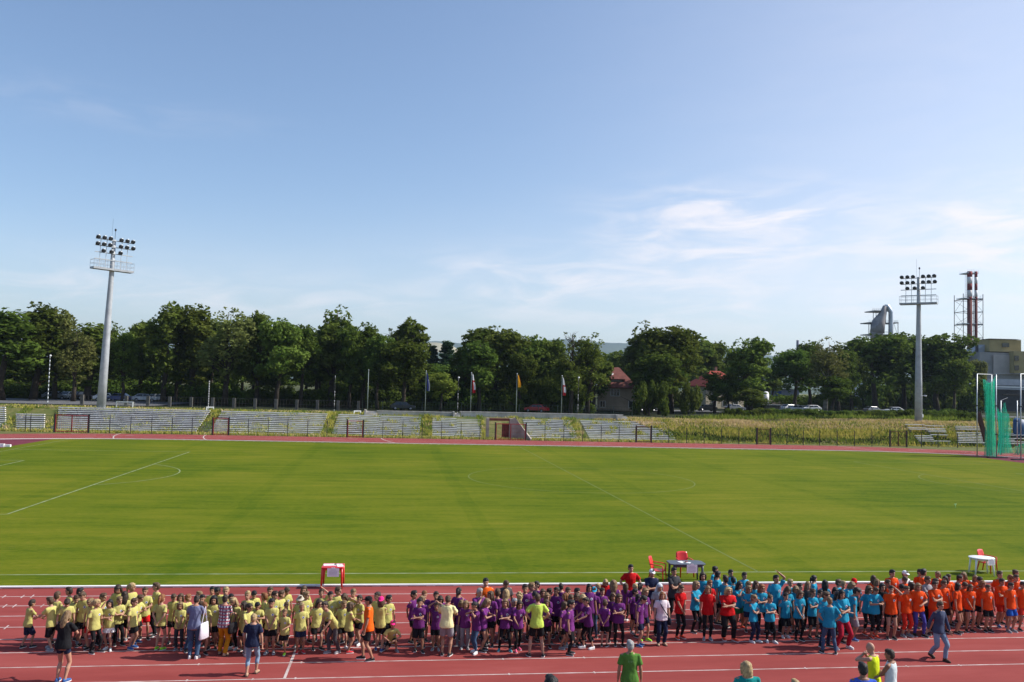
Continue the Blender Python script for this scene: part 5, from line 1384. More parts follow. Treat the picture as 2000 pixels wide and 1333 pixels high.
# materials of people
skin = {k: mat('skin', c, .55, .05, 6, spec=.35) for k, c in dict(l=(.42,.225,.15), m=(.35,.175,.11), d=(.25,.115,.07)).items()}
eye_m = mat('eye_dark', (.03,.02,.018), .4); lip_m = mat('lips', (.36,.13,.11), .5)
hairc = {k: mat('hair', c, .6, .35, 22, .5, 60, spec=.35) for k, c in dict(k=(.012,.010,.010), d=(.030,.018,.012), b=(.075,.042,.022), l=(.19,.115,.055), y=(.36,.25,.12), r=(.20,.075,.026), g=(.32,.31,.30)).items()}
def cloth(name, c, r=.07): return mat('fabric_'+name, c, .9, .08, 9, .35, 30, spec=.12, rand=r)
CL = dict(Y=cloth('yellow', (.49,.45,.145), .10), P=cloth('purple', (.135,.026,.15), .2), T=cloth('turquoise', (.022,.27,.42), .10), O=cloth('orange', (.68,.068,.010), .10), R=cloth('red', (.46,.008,.010)),
          OO=cloth('bright_orange', (.78,.115,.01)), B=cloth('black', (.014,.014,.016)), N=cloth('navy', (.018,.024,.055)), W=cloth('white', (.72,.72,.70)), G=cloth('grey', (.27,.26,.28)), S=cloth('blue_grey', (.155,.17,.27)),
          K=cloth('charcoal', (.045,.045,.05)), PY=cloth('pale_yellow', (.72,.68,.34)), NY=cloth('neon_yellow', (.50,.66,.10)), GR=cloth('green', (.085,.20,.035)), TE=cloth('teal', (.008,.20,.19)), BL=cloth('blue', (.045,.10,.46)),
          LG=cloth('pale_grey', (.50,.52,.55)), PK=cloth('pale_pink', (.66,.58,.62)), NL=cloth('navy_knit', (.050,.065,.115)), YG=cloth('lime', (.56,.66,.02)), SG=cloth('silver', (.50,.55,.56)), J=cloth('jeans', (.055,.095,.17)), LJ=cloth('light_jeans', (.20,.28,.38)), M=cloth('mustard', (.50,.22,.012)),
          RD=cloth('dark_red', (.36,.015,.035)), OR=cloth('orange_red', (.55,.035,.02)), V=cloth('violet_blue', (.06,.055,.27)), BU=cloth('royal_blue', (.02,.10,.42)), DG=cloth('dark_grey', (.085,.075,.078)), C=cloth('pale_cap', (.72,.72,.72)), H=cloth('hot_pink', (.70,.03,.20)), BE=cloth('beige', (.45,.40,.32)), GN=cloth('green_shorts', (.02,.16,.05)))
def plaid():
    m = bpy.data.materials.new('fabric_plaid'); m.use_nodes = True; nt = m.node_tree; N = nt.nodes; L = nt.links; b = N['Principled BSDF']; b.inputs['Roughness'].default_value = .9
    tc = N.new('ShaderNodeTexCoord'); sp = N.new('ShaderNodeSeparateXYZ'); L.new(tc.outputs['Object'], sp.inputs[0])
    def st(o, k, ph, th):
        a = N.new('ShaderNodeMath'); a.operation = 'MULTIPLY_ADD'; a.inputs[1].default_value = k; a.inputs[2].default_value = ph; L.new(o, a.inputs[0])
        f = N.new('ShaderNodeMath'); f.operation = 'FRACT'; L.new(a.outputs[0], f.inputs[0]); c = N.new('ShaderNodeMath'); c.operation = 'LESS_THAN'; c.inputs[1].default_value = th; L.new(f.outputs[0], c.inputs[0]); return c.outputs[0]
    def mixc(f, a, c):
        x = N.new('ShaderNodeMix'); x.data_type = 'RGBA'; L.new(f, x.inputs['Factor'])
        for q, v in (('A', a), ('B', c)):
            if isinstance(v, tuple): x.inputs[q].default_value = (*v, 1)
            else: L.new(v, x.inputs[q])
        return x.outputs['Result']
    c = mixc(st(sp.outputs[0], 11, .3, .45), (.62,.58,.60), (.05,.05,.12)); c = mixc(st(sp.outputs[2], 11, .1, .4), c, (.30,.04,.07)); c = mixc(st(sp.outputs[0], 11, .75, .12), c, (.02,.02,.05))
    L.new(c, b.inputs['Base Color']); return m
def floral():
    m = mat('fabric_floral', (.02,.02,.022), .9); nt = m.node_tree; N = nt.nodes; L = nt.links
    vo = N.new('ShaderNodeTexVoronoi'); vo.inputs['Scale'].default_value = 26; tc = N.new('ShaderNodeTexCoord'); L.new(tc.outputs['Object'], vo.inputs['Vector'])
    r = N.new('ShaderNodeValToRGB'); r.color_ramp.elements[0].position = .18; r.color_ramp.elements[0].color = (.5,.48,.45,1); r.color_ramp.elements[1].position = .24; r.color_ramp.elements[1].color = (.018,.018,.022,1)
    L.new(vo.outputs['Distance'], r.inputs['Fac']); L.new(r.outputs['Color'], N['Principled BSDF'].inputs['Base Color']); return m
CL['PL'] = plaid(); CL['FL'] = floral()
sole_w = mat('sole_white', (.66,.66,.64), .7); sole_k = mat('sole_dark', (.03,.03,.03), .7)
shoe_c = {k: (mat('shoe_'+n, c, .6), so_) for k, n, c, so_ in (('k','black',(.016,.016,.018),sole_w), ('w','white',(.70,.70,.70),sole_w), ('g','grey',(.22,.22,.24),sole_w), ('b','blue',(.03,.10,.30),sole_w), ('r','red',(.60,.02,.03),sole_w), ('n','neon',(.35,.75,.03),sole_w), ('o','orange_red',(.70,.06,.02),sole_w), ('p','pink',(.70,.10,.20),sole_w), ('t','teal',(.04,.30,.34),sole_w), ('B','brown',(.07,.035,.02),sole_k), ('c','sandal',(.40,.26,.17),sole_k))}
badge_w = mat('emblem_white', (.72,.72,.74), .8); badge_b = mat('emblem_blue', (.05,.09,.30), .8)

NAMES = dict(Y='yellow t-shirt', P='purple t-shirt', T='turquoise t-shirt', O='orange t-shirt', R='red t-shirt')
LEGN = dict(shorts='shorts', longshorts='knee shorts', tightshorts='short shorts', long='trousers', leggings='leggings', jeans='jeans', capri='cropped trousers', skirt='skirt')
COLN = dict(B='black', N='navy', G='grey', R='red', W='white', J='blue', K='charcoal', BU='blue', V='violet', OR='orange-red', RD='dark red', GN='green', FL='patterned', DG='dark grey', S='blue', O='orange', LJ='pale blue', M='mustard')
POSN = dict(down='arms hanging', downL='looking aside', downR='looking aside', slack='standing loosely', look='head bowed', fold='arms folded', foldw='arms folded', front='hands clasped in front', hips='hands on hips', shade='hand shading eyes', shadeL='hand shading eyes', face='hand at chin', headtop='hands on head', onehead='one arm over head', hold='hands held at chest', mouth='hands at mouth', reach='arms reaching out', belly='one hand on belly', back='hands behind back', run='one leg kicked back', walk='walking', squat='crouching', bend='bending forward', bendw='leaning over', step='mid step', spread='legs apart')

# crop origins used while reading the photograph: photo = origin + value / scale
CR = dict(A=(0,1100,5.72), B=(230,1100,5.72), C=(460,1100,5.72), D=(690,1100,5.72), E=(920,1100,5.72), F=(1150,1080,5.72), G=(1380,1080,5.72), H=(1600,1080,5.72), I=(1740,1060,4.885), Q=(0,0,1))
# crop x top foot|hHEIGHT shirt[.kind] legs.kind hair pose facing [shoe] [extras]  | label
PEOPLE = '''
A 350 412 945 Y N.longshorts d.short reach 140 k
A 555 380 970 Y B.longshorts b.short reach -110 g
A 640 318 905 Y B.shorts b.short down 170 k
A 770 265 h1.48 Y B.shorts d.short downL -60 k
A 775 393 h1.38 Y B.shorts d.bowl look 40 k
A 900 274 h1.52 Y B.shorts k.short downR 60 k
A 940 312 h1.48 Y B.shorts b.short look -10 k
A 868 350 905 Y B.shorts b.short hold 25 g
A 1030 388 968 Y R.shorts l.pony look 0 k
A 1085 400 h1.38 Y B.leggings y.pony downR 60 k
A 1160 330 h1.42 Y B.leggings b.short face 60 k
A 1235 402 958 Y W.skirt k.bob fold -5 w
A 1335 235 h1.58 Y B.shorts d.long look 10 k
A 1392 312 890 Y B.longshorts d.long back 200 g
A 1340 370 905 Y B.long l.short fold 30 k
B 165 218 h1.58 Y B.shorts y.pony downR 50 k
B 310 262 850 Y R.shorts b.short belly 10 k
B 430 215 800 Y B.long b.short downL -45 k
B 190 388 955 Y B.shorts b.short down 80 b
B 255 350 890 Y B.shorts b.short hold 70 b
B 495 345 970 Y FL.tightshorts r.pony back 165 n
B 635 338 h1.42 Y B.shorts b.short look 10 k
B 710 335 h1.46 Y B.shorts b.bob down 0 k
B 790 345 h1.40 Y B.shorts r.short downR 60 k
B 705 425 968 Y K.long l.bob front 0 g
B 880 375 1065 S J.long d.bun hold 170 w A|person in grey-blue top and dark jeans, back turned, white tote bag on shoulder
B 910 310 h1.45 Y B.shorts l.short downL -40 k
B 948 348 h1.42 Y B.shorts k.short down 0 k
B 1060 258 h1.50 Y B.shorts k.short down 5 k
B 1120 262 h1.50 Y B.shorts k.short look 0 k
B 1213 260 h1.55 Y B.shorts y.short down 10 k
B 1080 358 h1.42 Y B.shorts k.bob down 10 k
B 945 420 978 Y J.long b.short bendw 40 k
B 1100 412 910 Y B.shorts b.short reach -50 k
B 985 432 h1.32 Y B.shorts r.short look 30 k
B 1200 355 1035 PL M.long d.bun fold 172 c A|person in plaid shirt and mustard trousers, back turned, black shoulder bag
B 1272 338 h1.46 Y B.shorts k.short down 20 k
B 1303 378 965 Y B.leggings y.long front -20 w
B 1410 428 h1.40 Y B.shorts d.bob downL -30 k
C 140 305 h1.52 Y B.shorts y.short down 0 k
C 213 303 h1.45 Y B.shorts k.short look 20 k
C 320 330 h1.40 Y B.shorts r.short downL -70 k
C 390 260 h1.52 Y B.shorts b.short down 0 k
C 443 308 h1.46 Y B.shorts d.short downR 20 k
C 167 442 1025 Y G.long d.pony reach 60 w
C 256 430 h1.32 Y B.shorts k.short hold 15 k
C 410 388 1008 Y B.shorts k.short front 0 g
C 518 303 h1.42 Y B.shorts b.short downR 60 k
C 587 265 h1.50 Y B.shorts b.short look 45 k
C 572 430 h1.24 Y B.shorts b.short front 20 k
C 552 502 1028 Y B.shorts l.short run -15 n |child in yellow t-shirt kicking one leg back, neon green shoes
C 767 248 h1.55 Y B.shorts b.long down 0 k
C 795 312 h1.42 Y B.shorts l.short downR 30 k
C 730 356 h1.44 Y G.shorts b.short slack -10 k hat=bucket.BE
C 742 437 1000 Y N.shorts y.short down 5 r
C 962 285 h1.48 Y B.shorts b.short onehead 0 k
C 1062 312 h1.46 Y B.shorts k.short down 0 k
C 935 400 985 Y B.shorts d.bob slack 20 k
C 1000 408 985 Y DG.long d.short bend -55 g
C 1150 262 h1.55 Y B.shorts b.short downR 20 g
C 1228 333 h1.42 Y B.shorts b.bob look -15 k
C 1213 413 950 Y B.shorts l.short slack 10 w
C 1288 433 1000 Y B.shorts b.bob fold 110 r
C 1325 278 h1.50 Y B.shorts l.short mouth 0 k
C 1385 352 905 Y B.shorts d.short face -60 w
D 170 370 1085 OO B.shorts k.short step -95 k A hat=cap.B|person in bright orange t-shirt, black shorts and black cap, side on
D 268 318 h1.48 Y B.shorts d.bun downL -20 k
D 312 376 985 Y B.shorts b.bob fold 165 b hat=backcap.H
D 400 354 905 Y B.shorts k.short downR 20 k
D 448 648 970 Y B.shorts b.short squat 10 g sT1.30 hat=cap.H|crouching child in yellow t-shirt and pink cap
D 682 303 885 P B.shorts k.short back 60 k
D 797 303 h1.46 P B.shorts r.short down 10 k
D 765 363 h1.40 P B.shorts l.short downL -20 k
D 742 388 985 P B.longshorts k.short fold 0 k
D 925 313 h1.50 P B.shorts d.short down -10 k
D 975 358 h1.42 P B.shorts d.bob look 20 k
D 935 438 970 P B.shorts b.short headtop 0 g
D 1058 375 1035 PY G.shorts b.short hold 172 k A|person in pale yellow t-shirt and grey shorts, back turned
D 1182 275 h1.56 P B.leggings k.pony face 150 k
D 1205 408 930 P G.long l.long look 10 g
D 1258 414 935 P G.long l.bob down -10 g
D 1350 428 1000 P J.jeans k.pony mouth -65 w
D 1412 275 h1.68 P N.long g.short face 20 k A
E 165 163 h1.76 OO B.shorts k.short down 0 k A|person in orange t-shirt standing behind the purple group at the kerb
E 385 188 h1.68 DG B.long b.short look 20 k A|person in dark grey top at the kerb behind the purple group
E 215 308 h1.50 P B.shorts b.long downL -40 k
E 300 284 885 P B.shorts b.short fold 160 g
E 395 290 h1.50 P B.shorts y.long downR 130 k
E 177 393 985 P N.tightshorts l.long hold 70 k
E 385 395 985 P B.leggings l.bob foldw 0 t
E 487 390 h1.40 P B.shorts g.short down 20 k
E 545 330 h1.52 P B.shorts y.curly downR 120 k
E 545 408 978 P B.leggings d.bob reach 20 p
E 605 230 h1.58 P B.shorts d.short down 0 k
E 680 215 h1.60 P B.shorts l.short downR 30 k
E 730 198 h1.62 P B.shorts k.short downL -30 k
E 802 284 h1.50 P B.shorts b.bob down 0 k
E 700 310 h1.44 P B.shorts k.short look 0 k
E 745 340 1045 NY B.shorts b.short hips 175 k A|person in neon yellow-green t-shirt and black shorts, back turned, hands on hips
E 880 278 h1.50 P B.shorts d.short downR 20 k
E 850 328 h1.46 P B.shorts l.bob fold 10 k
E 845 402 930 P B.shorts b.bob fold -15 k
E 955 264 h1.52 P B.shorts k.short downL -20 k
E 1010 228 800 P B.shorts d.short down 165 k A
E 1085 265 h1.50 P B.shorts b.short down 0 k
E 1052 330 h1.42 P B.shorts r.bob downL -50 k
E 1110 345 h1.42 P B.shorts b.short look 0 g
E 1185 274 h1.50 P B.shorts k.short down 20 k
E 1180 328 h1.44 P B.shorts b.long look -10 k
E 1237 340 h1.42 P B.shorts y.bob look 20 k
E 1120 408 1022 P B.leggings k.short down 75 k
E 1050 430 955 P B.shorts b.bob slack 60 g
E 1285 380 958 P B.capri d.short reach -70 w
E 1320 228 h1.62 P B.leggings k.bob down 10 k A
E 1372 262 h1.50 P J.jeans b.short slack -20 k hat=cap.T
E 1415 224 h1.52 P B.shorts y.short downL -20 k
F 180 290 h1.60 R B.shorts y.bob look 0 k A|person in red t-shirt among the purple group, head bowed
F 150 388 900 P B.shorts d.short down 10 k
F 280 300 h1.56 P B.shorts l.long back 170 k
F 415 338 760 P B.leggings b.long fold 150 w
F 470 128 h1.80 R B.shorts k.short hips 5 k A|person in red t-shirt with dark beard, tallest behind the purple group
F 705 180 h1.76 N B.shorts d.short fold 0 k A hat=cap.C|person in navy top and white cap with arms folded
F 950 160 h1.80 K B.long k.short foldw 20 k A|person in black t-shirt and black trousers with arms folded
F 510 338 h1.44 P B.shorts y.short look 10 k
F 580 334 h1.45 P B.shorts k.pony down 150 k
F 520 396 900 P B.shorts k.short downR 30 g
F 630 384 980 P N.shorts l.bob slack 20 n
F 608 474 1042 P N.shorts k.short look 60 b
F 553 458 h1.36 P B.shorts k.bob fold 40 k
F 185 520 1045 P B.shorts b.short back 160 k
F 270 440 h1.46 P B.leggings b.bob shadeL 10 k
F 335 452 1035 P B.leggings b.long fold -10 k
F 820 432 1030 PK N.long r.bob down 5 c A|person in pale pink top and navy trousers with a dark strap bag
F 790 340 h1.58 G B.long g.bob down 10 k A hat=hood.LG|person in a grey hooded top behind the pale pink top
F 1030 352 955 R B.leggings b.pony front 20 o A|person in red t-shirt and black leggings, hands together, next to pale pink top
F 1200 310 890 T B.leggings l.bob fold 35 k
F 1270 213 h1.56 T B.leggings d.bob down -10 k
F 1330 365 968 R B.leggings l.bob down -5 g A|middle one of the three red t-shirts by the turquoise group, arms hanging
F 1350 300 h1.52 R B.shorts r.short down 10 k
G 110 320 755 T B.leggings b.bob fold 5 k A
G 100 148 h1.66 T B.long k.bun downR 60 k A
G 132 203 h1.60 T B.shorts k.short downR 70 k A
G 240 378 970 R B.long y.bob fold 10 o A w1.22|stout person in red t-shirt and black trousers, arms folded, orange shoes
G 215 250 h1.52 T B.shorts d.short downR 140 k
G 268 184 h1.62 T B.shorts d.short down 10 k A
G 300 264 h1.46 T B.shorts k.short back 170 k
G 420 214 h1.60 T B.shorts d.short down 10 k A
G 362 314 850 T GN.shorts k.long face 20 o
G 450 312 h1.44 T B.shorts l.short look 30 k
G 550 308 h1.52 T B.leggings b.long down 10 k
G 472 360 875 T N.shorts l.bob fold 5 k
G 615 343 900 T B.leggings r.long fold 10 k
G 532 463 998 T N.long l.bun fold 35 w
G 710 463 998 T B.leggings b.bun fold 0 w
G 778 246 885 T B.long k.short onehead 15 k A
G 930 290 h1.50 T B.shorts y.short down -10 k
G 888 368 h1.46 T B.shorts b.long look 0 k
G 882 443 945 T B.longshorts d.short down 5 w
G 1037 333 h1.50 T B.shorts d.short down 20 k
G 988 364 h1.44 T B.shorts l.bob look -20 k
G 1032 410 980 T B.leggings b.bob front 0 k
G 1130 318 h1.52 K B.leggings l.long down 10 k
G 1205 250 h1.64 T B.long k.pony downR 60 k A
G 1185 398 945 T B.longshorts b.short fold 5 k
G 1327 300 h1.52 T B.shorts k.long back 160 k
G 1328 424 1050 T N.long b.short slack 30 k
G 1375 494 1125 T J.jeans l.short hips 172 k A|person in turquoise t-shirt and jeans, back turned, hands on hips
G 1265 408 h1.40 T B.shorts d.short down 0 k
G 1420 378 h1.42 T B.shorts k.bob look 0 k
H 218 293 h1.52 T B.shorts b.short downR 30 k
H 265 308 h1.48 T B.shorts y.short down -10 k
H 240 408 1070 T RD.long k.long spread 10 w A|person in turquoise t-shirt and dark red trousers, legs apart, white shoes
H 205 430 h1.52 T B.leggings k.long fold -10 k
H 350 320 900 T B.long l.bob look 60 k A w1.1
H 395 285 h1.56 T B.shorts r.short back 165 k hat=backcap.R
H 412 368 975 T G.longshorts k.short look 75 b
H 610 250 h1.62 O B.leggings b.long back 165 k A
H 642 288 h1.60 O B.leggings l.bob down 10 k A
H 550 360 920 T B.capri b.bob slack 20 o
H 622 378 945 T B.capri b.short hold 15 o A
H 702 334 880 B B.leggings k.long down 0 k
H 765 295 h1.54 O B.shorts b.short down 10 k
H 810 184 h1.75 O B.shorts k.short down 0 k A
H 955 198 h1.66 W B.shorts d.short down 10 k A hat=cap.C|person in white top and white cap behind the orange group
H 938 258 h1.56 O B.shorts b.short look 10 k
H 800 363 962 O B.tightshorts d.short shadeL -5 k A
H 970 368 932 O OR.capri b.short down 5 g A w1.12
H 1100 333 930 O V.leggings l.bob belly 5 k A w1.08
H 900 345 h1.46 O B.shorts k.short look 0 k
H 1035 323 h1.50 O B.shorts d.bob downR 30 k
H 1120 178 h1.70 O B.shorts d.short down 10 k A
H 1170 178 h1.70 O B.shorts k.short downR 60 k A
H 1205 258 880 G B.long b.short fold 10 k A|person in grey vest over orange t-shirt with arms folded
H 1285 313 910 O OR.longshorts d.short foldw 0 k A
H 1320 203 h1.64 O B.shorts l.pony downL -40 k A
H 1405 255 h1.60 O B.shorts k.long downL -20 k A
H 1440 235 h1.62 O B.shorts b.short down 0 k A
H 1387 303 890 O B.shorts b.short down 10 k A
H 1295 283 h1.52 O B.shorts d.short down 20 k
H 1345 540 1195 NL.sleeves LJ.long b.short walk 25 B A|person in navy long-sleeved top and pale jeans walking in front of the orange group
I 640 383 868 O B.tightshorts k.bob down 40 k A
I 750 393 850 O N.tightshorts b.long front 5 k A
I 656 308 h1.58 O B.shorts d.short downR 20 k A
I 692 280 h1.64 O B.shorts l.long downL -30 k A
I 800 308 h1.58 O B.shorts l.bob down 0 k A
I 845 325 h1.54 O B.shorts d.short down 10 k
I 870 360 830 O B.skirt r.bob slack 10 k A
I 922 403 840 O B.shorts b.short down 0 k A
I 1035 268 790 O OR.shorts b.short back 10 k A
I 1055 340 800 O OR.shorts d.short fold 0 b A
I 1118 303 h1.56 O B.shorts r.short look 10 k
I 1190 256 h1.62 O B.shorts b.bun downR 20 k A
I 1190 303 h1.58 O B.shorts b.short down 0 k A
I 1140 378 852 O BU.shorts d.short down 5 g A
I 1250 370 840 O OR.shorts d.short belly 5 k A
I 680 372 h1.42 O B.shorts b.short look 0 k
Q 1231.5 1251 h1.78 GR.polo B.long g.short down 178 k A|grey-haired person in a green polo shirt seen from behind, lower centre
Q 1460 1292 d16.2 TE B.long y.bob down 175 k A w1.12|person in a teal t-shirt seen from behind at the bottom edge
Q 1704 1257.5 h1.80 YG.tank B.shorts n.none mouth -150 k A|bald person in a lime sleeveless top with a hand raised to the mouth
Q 1738 1268 h1.78 SG.tank B.shorts d.short fold -140 k A skin=d|person in a pale grey tank top with bare tanned shoulders
Q 1686.5 1294.5 d15.3 BL B.shorts k.short down 175 k A skin=d|person in a blue t-shirt seen from behind below the lime top
Q 1078 1320 d9.2 K B.long k.short down 178 k A skin=d|dark-haired head cut off by the bottom edge, left of the green polo
Q 1554.5 1327.5 d15.5 W B.long y.short down 178 k A|pale top of a head just rising over the bottom edge
A 730 545 1330 B N.tightshorts l.long hold 175 b A|person in black t-shirt and navy short shorts, bare legs, back turned
C 207 568 1250 N LJ.capri y.short step 172 c A|person in navy t-shirt and cropped pale jeans, back turned
'''
SPEC = []
for ln in PEOPLE.strip().split('\n'):
    body_, _, lab = ln.partition('|'); f = body_.split(); lab = lab.strip()
    ox, oy, sc = CR[f[0]]; px = ox+float(f[1])/sc; pt = oy+float(f[2])/sc
    d = dict(px=px, pt=pt, lab=lab, stat=None, dep=None, foot=None, sz='C', w=1.0, hat=None, skin=None)
    if f[3][0] == 'h': d['h'] = float(f[3][1:])
    elif f[3][0] == 'd': d['dep'] = float(f[3][1:])
    else: d['foot'] = oy+float(f[3])/sc
    sh = f[4].split('.'); d['shirt'] = sh[0]; d['skind'] = sh[1] if len(sh) > 1 else 'tee'
    d['lcol'], d['leg'] = f[5].split('.'); d['hc'], d['hs'] = f[6].split('.'); d['pose'] = f[7]; d['face'] = float(f[8]); d['shoe'] = f[9]
    for x in f[10:]:
        if x == 'A': d['sz'] = 'A'
        elif x.startswith('w'): d['w'] = float(x[1:])
        elif x.startswith('sT'): d['stat'] = float(x[2:])
        elif x.startswith('hat='): d['hat'] = x[4:].split('.')
        elif x.startswith('skin='): d['skin'] = x[5:]
    SPEC.append(d)
# --- where they stand
def headz(d, t): return (CAM + ray(d['px'], d['pt'])*t)
for d in SPEC:
    d['z0'] = .012
    if d['foot']:
        g_ = ground(d['px'], d['foot'], .012); d['t'] = g_.y/ray(d['px'], d['pt']).y; d['fix'] = True
    elif d['dep']: d['t'] = d['dep']; d['fix'] = True
    else:
        d['t'] = (d['h']+.012-H)/ray(d['px'], d['pt']).z; d['fix'] = False
crowd = [d for d in SPEC if d['dep'] is None]
for it in range(120):
    for i, a in enumerate(crowd):
        pa = headz(a, a['t'])
        for b in crowd[i+1:]:
            if abs(a['px']-b['px']) > 40: continue
            pb = headz(b, b['t']); dx, dy = pb.x-pa.x, pb.y-pa.y
            need = .40 if abs(dx) < .22 else .33
            q = math.hypot(dx, dy)
            if q < need:
                push = (need-q)*.5*(1 if dy > 0 else -1)
                if dy == 0: push = .1
                wa, wb_ = (0 if a['fix'] else 1), (0 if b['fix'] else 1)
                if a['fix'] and b['fix']: wa = wb_ = .35
                a['t'] -= push*wa; b['t'] += push*wb_; pa = headz(a, a['t'])
    for a in crowd:
        if a['fix']: continue
        h = headz(a, a['t']).z
        if h < 1.16: a['t'] -= .04
        if h > 1.86: a['t'] += .04
# --- prototypes for every pose needed, evaluated in one go
need = {}
for d in SPEC:
    k = (d['sz'], d['pose'])
    need.setdefault(('body',)+k, body_mb); need.setdefault(('shirt', d['skind'])+k, shirt_mb); need.setdefault(('leg', d['leg'])+k, leg_mb)
    if d['hs'] != 'none': need.setdefault(('hair', d['hs'], d['sz']), hair_mb)
    if d['hat']: need.setdefault(('hat', d['hat'][0], d['sz']), cap_mb)
JS = {k: skeleton(*k) for k in {(d['sz'], d['pose']) for d in SPEC}}
tmp = []; dummy = bpy.data.materials.new('unset')
for key in need:
    if key[0] == 'body': mb, vox = body_mb(JS[key[1:]]), .0105
    elif key[0] == 'shirt': mb, vox = shirt_mb(JS[key[2:]], key[1]), .014
    elif key[0] == 'leg': mb, vox = leg_mb(JS[key[2:]], key[1]), .014
    elif key[0] == 'hair': mb, vox = hair_mb(key[1], key[2]), .010
    else: mb, vox = cap_mb(key[1], key[2]), .009
    me = mb.mesh('proto', dummy); bmx = bmesh.new(); bmx.from_mesh(me); bmesh.ops.recalc_face_normals(bmx, faces=bmx.faces); bmx.to_mesh(me); bmx.free()
    o = bpy.data.objects.new('proto', me); COL.objects.link(o)
    r_ = o.modifiers.new('r', 'REMESH'); r_.mode = 'VOXEL'; r_.voxel_size = vox; r_.use_smooth_shade = True
    sm = o.modifiers.new('s', 'SMOOTH'); sm.factor = .5; sm.iterations = 3 if key[0] != 'body' else 1
    tmp.append((key, o))
dg = bpy.context.evaluated_depsgraph_get()
MESH = {}
for key, o in tmp: MESH[key] = bpy.data.meshes.new_from_object(o.evaluated_get(dg))
for key, o in tmp:
    me = o.data; bpy.data.objects.remove(o); bpy.data.meshes.remove(me)
for key, me in MESH.items():
    n = len(me.vertices); co_ = np.empty(n*3); me.vertices.foreach_get('co', co_); co_ = co_.reshape(-1, 3)
    no_ = np.empty(n*3); me.vertices.foreach_get('normal', no_); no_ = no_.reshape(-1, 3)
    if key[0] in ('shirt', 'leg', 'hair'):
        amp = {'shirt': .0115, 'leg': .008, 'hair': .007}[key[0]]; f = 8.0 if key[0] != 'hair' else 26.0
        q = np.array([noise.noise((v[0]*f, v[1]*f, v[2]*f*(.55 if key[0] != 'hair' else .5)))+.5*noise.noise((v[0]*f*2.3+7, v[1]*f*2.3, v[2]*f*1.3)) for v in co_])
        co_ = co_+no_*(q*amp)[:, None]; me.vertices.foreach_set('co', co_.ravel())
    me.materials.clear(); me.update()
    if key[0] == 'body':
        J = JS[key[1:]]; S = J['S']; inv_ = np.array(J['HM'].inverted()); a, b, c = S['hr']; q = c/.118
        nf = len(me.polygons); cen = np.empty(nf*3); me.polygons.foreach_get('center', cen); cen = cen.reshape(-1, 3)
        l = cen @ inv_[:3, :3].T + inv_[:3, 3]
        mi = np.zeros(nf, dtype=np.int32)
        fr = l[:, 1] < -b*.62
        eye = fr & (np.abs(l[:, 2]-.010*q) < .0075) & (np.abs(np.abs(l[:, 0])-.031*q) < .012)
        browm = fr & (np.abs(l[:, 2]-.034*q) < .006) & (np.abs(np.abs(l[:, 0])-.032*q) < .020)
        lip = fr & (np.abs(l[:, 2]+.060*q) < .009) & (np.abs(l[:, 0]) < .026)
        mi[eye] = 1; mi[browm] = 3; mi[lip] = 2; me.polygons.foreach_set('material_index', mi)
    for _ in range(4 if key[0] == 'body' else 1): me.materials.append(dummy)
    me.polygons.foreach_set('use_smooth', [True]*len(me.polygons))
SHOE = {s_: shoe_mesh(s_, [dummy, dummy]) for s_ in 'AC'}
def inst(name, me, parent, mats, M=None):
    o = bpy.data.objects.new(name, me); link(o); o.parent = parent
    for i, m in enumerate(mats): o.material_slots[i].link = 'OBJECT'; o.material_slots[i].material = m
    if M is not None: o.matrix_local = M
    return o
def emblem_mesh(key):
    """round emblem on the left chest of a shirt mesh"""
    if ('emb',)+key in MESH: return MESH[('emb',)+key]
    J = JS[key[2:]]; S = J['S']; s = S['s']; me = MESH[key]
    bv = BVHTree.FromPolygons([v.co for v in me.vertices], [tuple(p.vertices) for p in me.polygons])
    U = J['U']; o = U @ V(.062*s, -.6, S['shz']-.145*s); dr = U.to_3x3() @ V(0, 1, 0)
    mb = MB()
    def pt(u, v_, off):
        h = bv.ray_cast(U @ V(.062*s+u, -.6, S['shz']-.145*s+v_), dr)
        return h[0]-dr*off if h[0] else None
    def blob(cx_, cy_, r, off, mi, n=12):
        P = [pt(cx_, cy_, off)]+[pt(cx_+r*math.cos(2*PI*k/n), cy_+r*math.sin(2*PI*k/n), off) for k in range(n)]
        if any(p is None for p in P): return
        mb.add(P, [(0, 1+k, 1+(k+1) % n) for k in range(n)], mi)
    blob(0, 0, .042*s, .005, 0); blob(0, .004*s, .022*s, .008, 1, 8); blob(0, -.022*s, .009*s, .008, 1, 6)
    MESH[('emb',)+key] = mb.mesh('chest_emblem', [badge_w, badge_b]) if mb.v else None
    return MESH[('emb',)+key]
# --- rows and labels
TEAM = {'Y': 'yellow', 'P': 'purple', 'T': 'turquoise', 'O': 'orange', 'R': 'red'}
rows_ = {}
for d in SPEC:
    if d['lab'] or d['shirt'] not in TEAM: continue
    r_ = 'front' if d['fix'] and headz(d, d['t']).y < (26.9 if d['px'] < 1150 else 27.6) else ('middle' if headz(d, d['t']).y < 28.9 else 'back')
    d['row'] = r_; rows_.setdefault((d['shirt'], r_), []).append(d)
for (sc_, r_), L_ in rows_.items():
    L_.sort(key=lambda d: d['px'])
    for i, d in enumerate(L_):
        face = ' facing away' if abs(d['face']) > 120 else ''
        legs_ = f", {COLN.get(d['lcol'], 'dark')} {LEGN[d['leg']]}" if r_ == 'front' and d['foot'] else ''
        d['lab'] = f"{NAMES[sc_]}{legs_}, {POSN[d['pose']]}{face}, {nth(i+1)} from left in {TEAM[sc_]} {r_} row"; d['lab'] = d['lab'] if len(d['lab'].split()) <= 16 else d['lab'].replace(legs_, '')
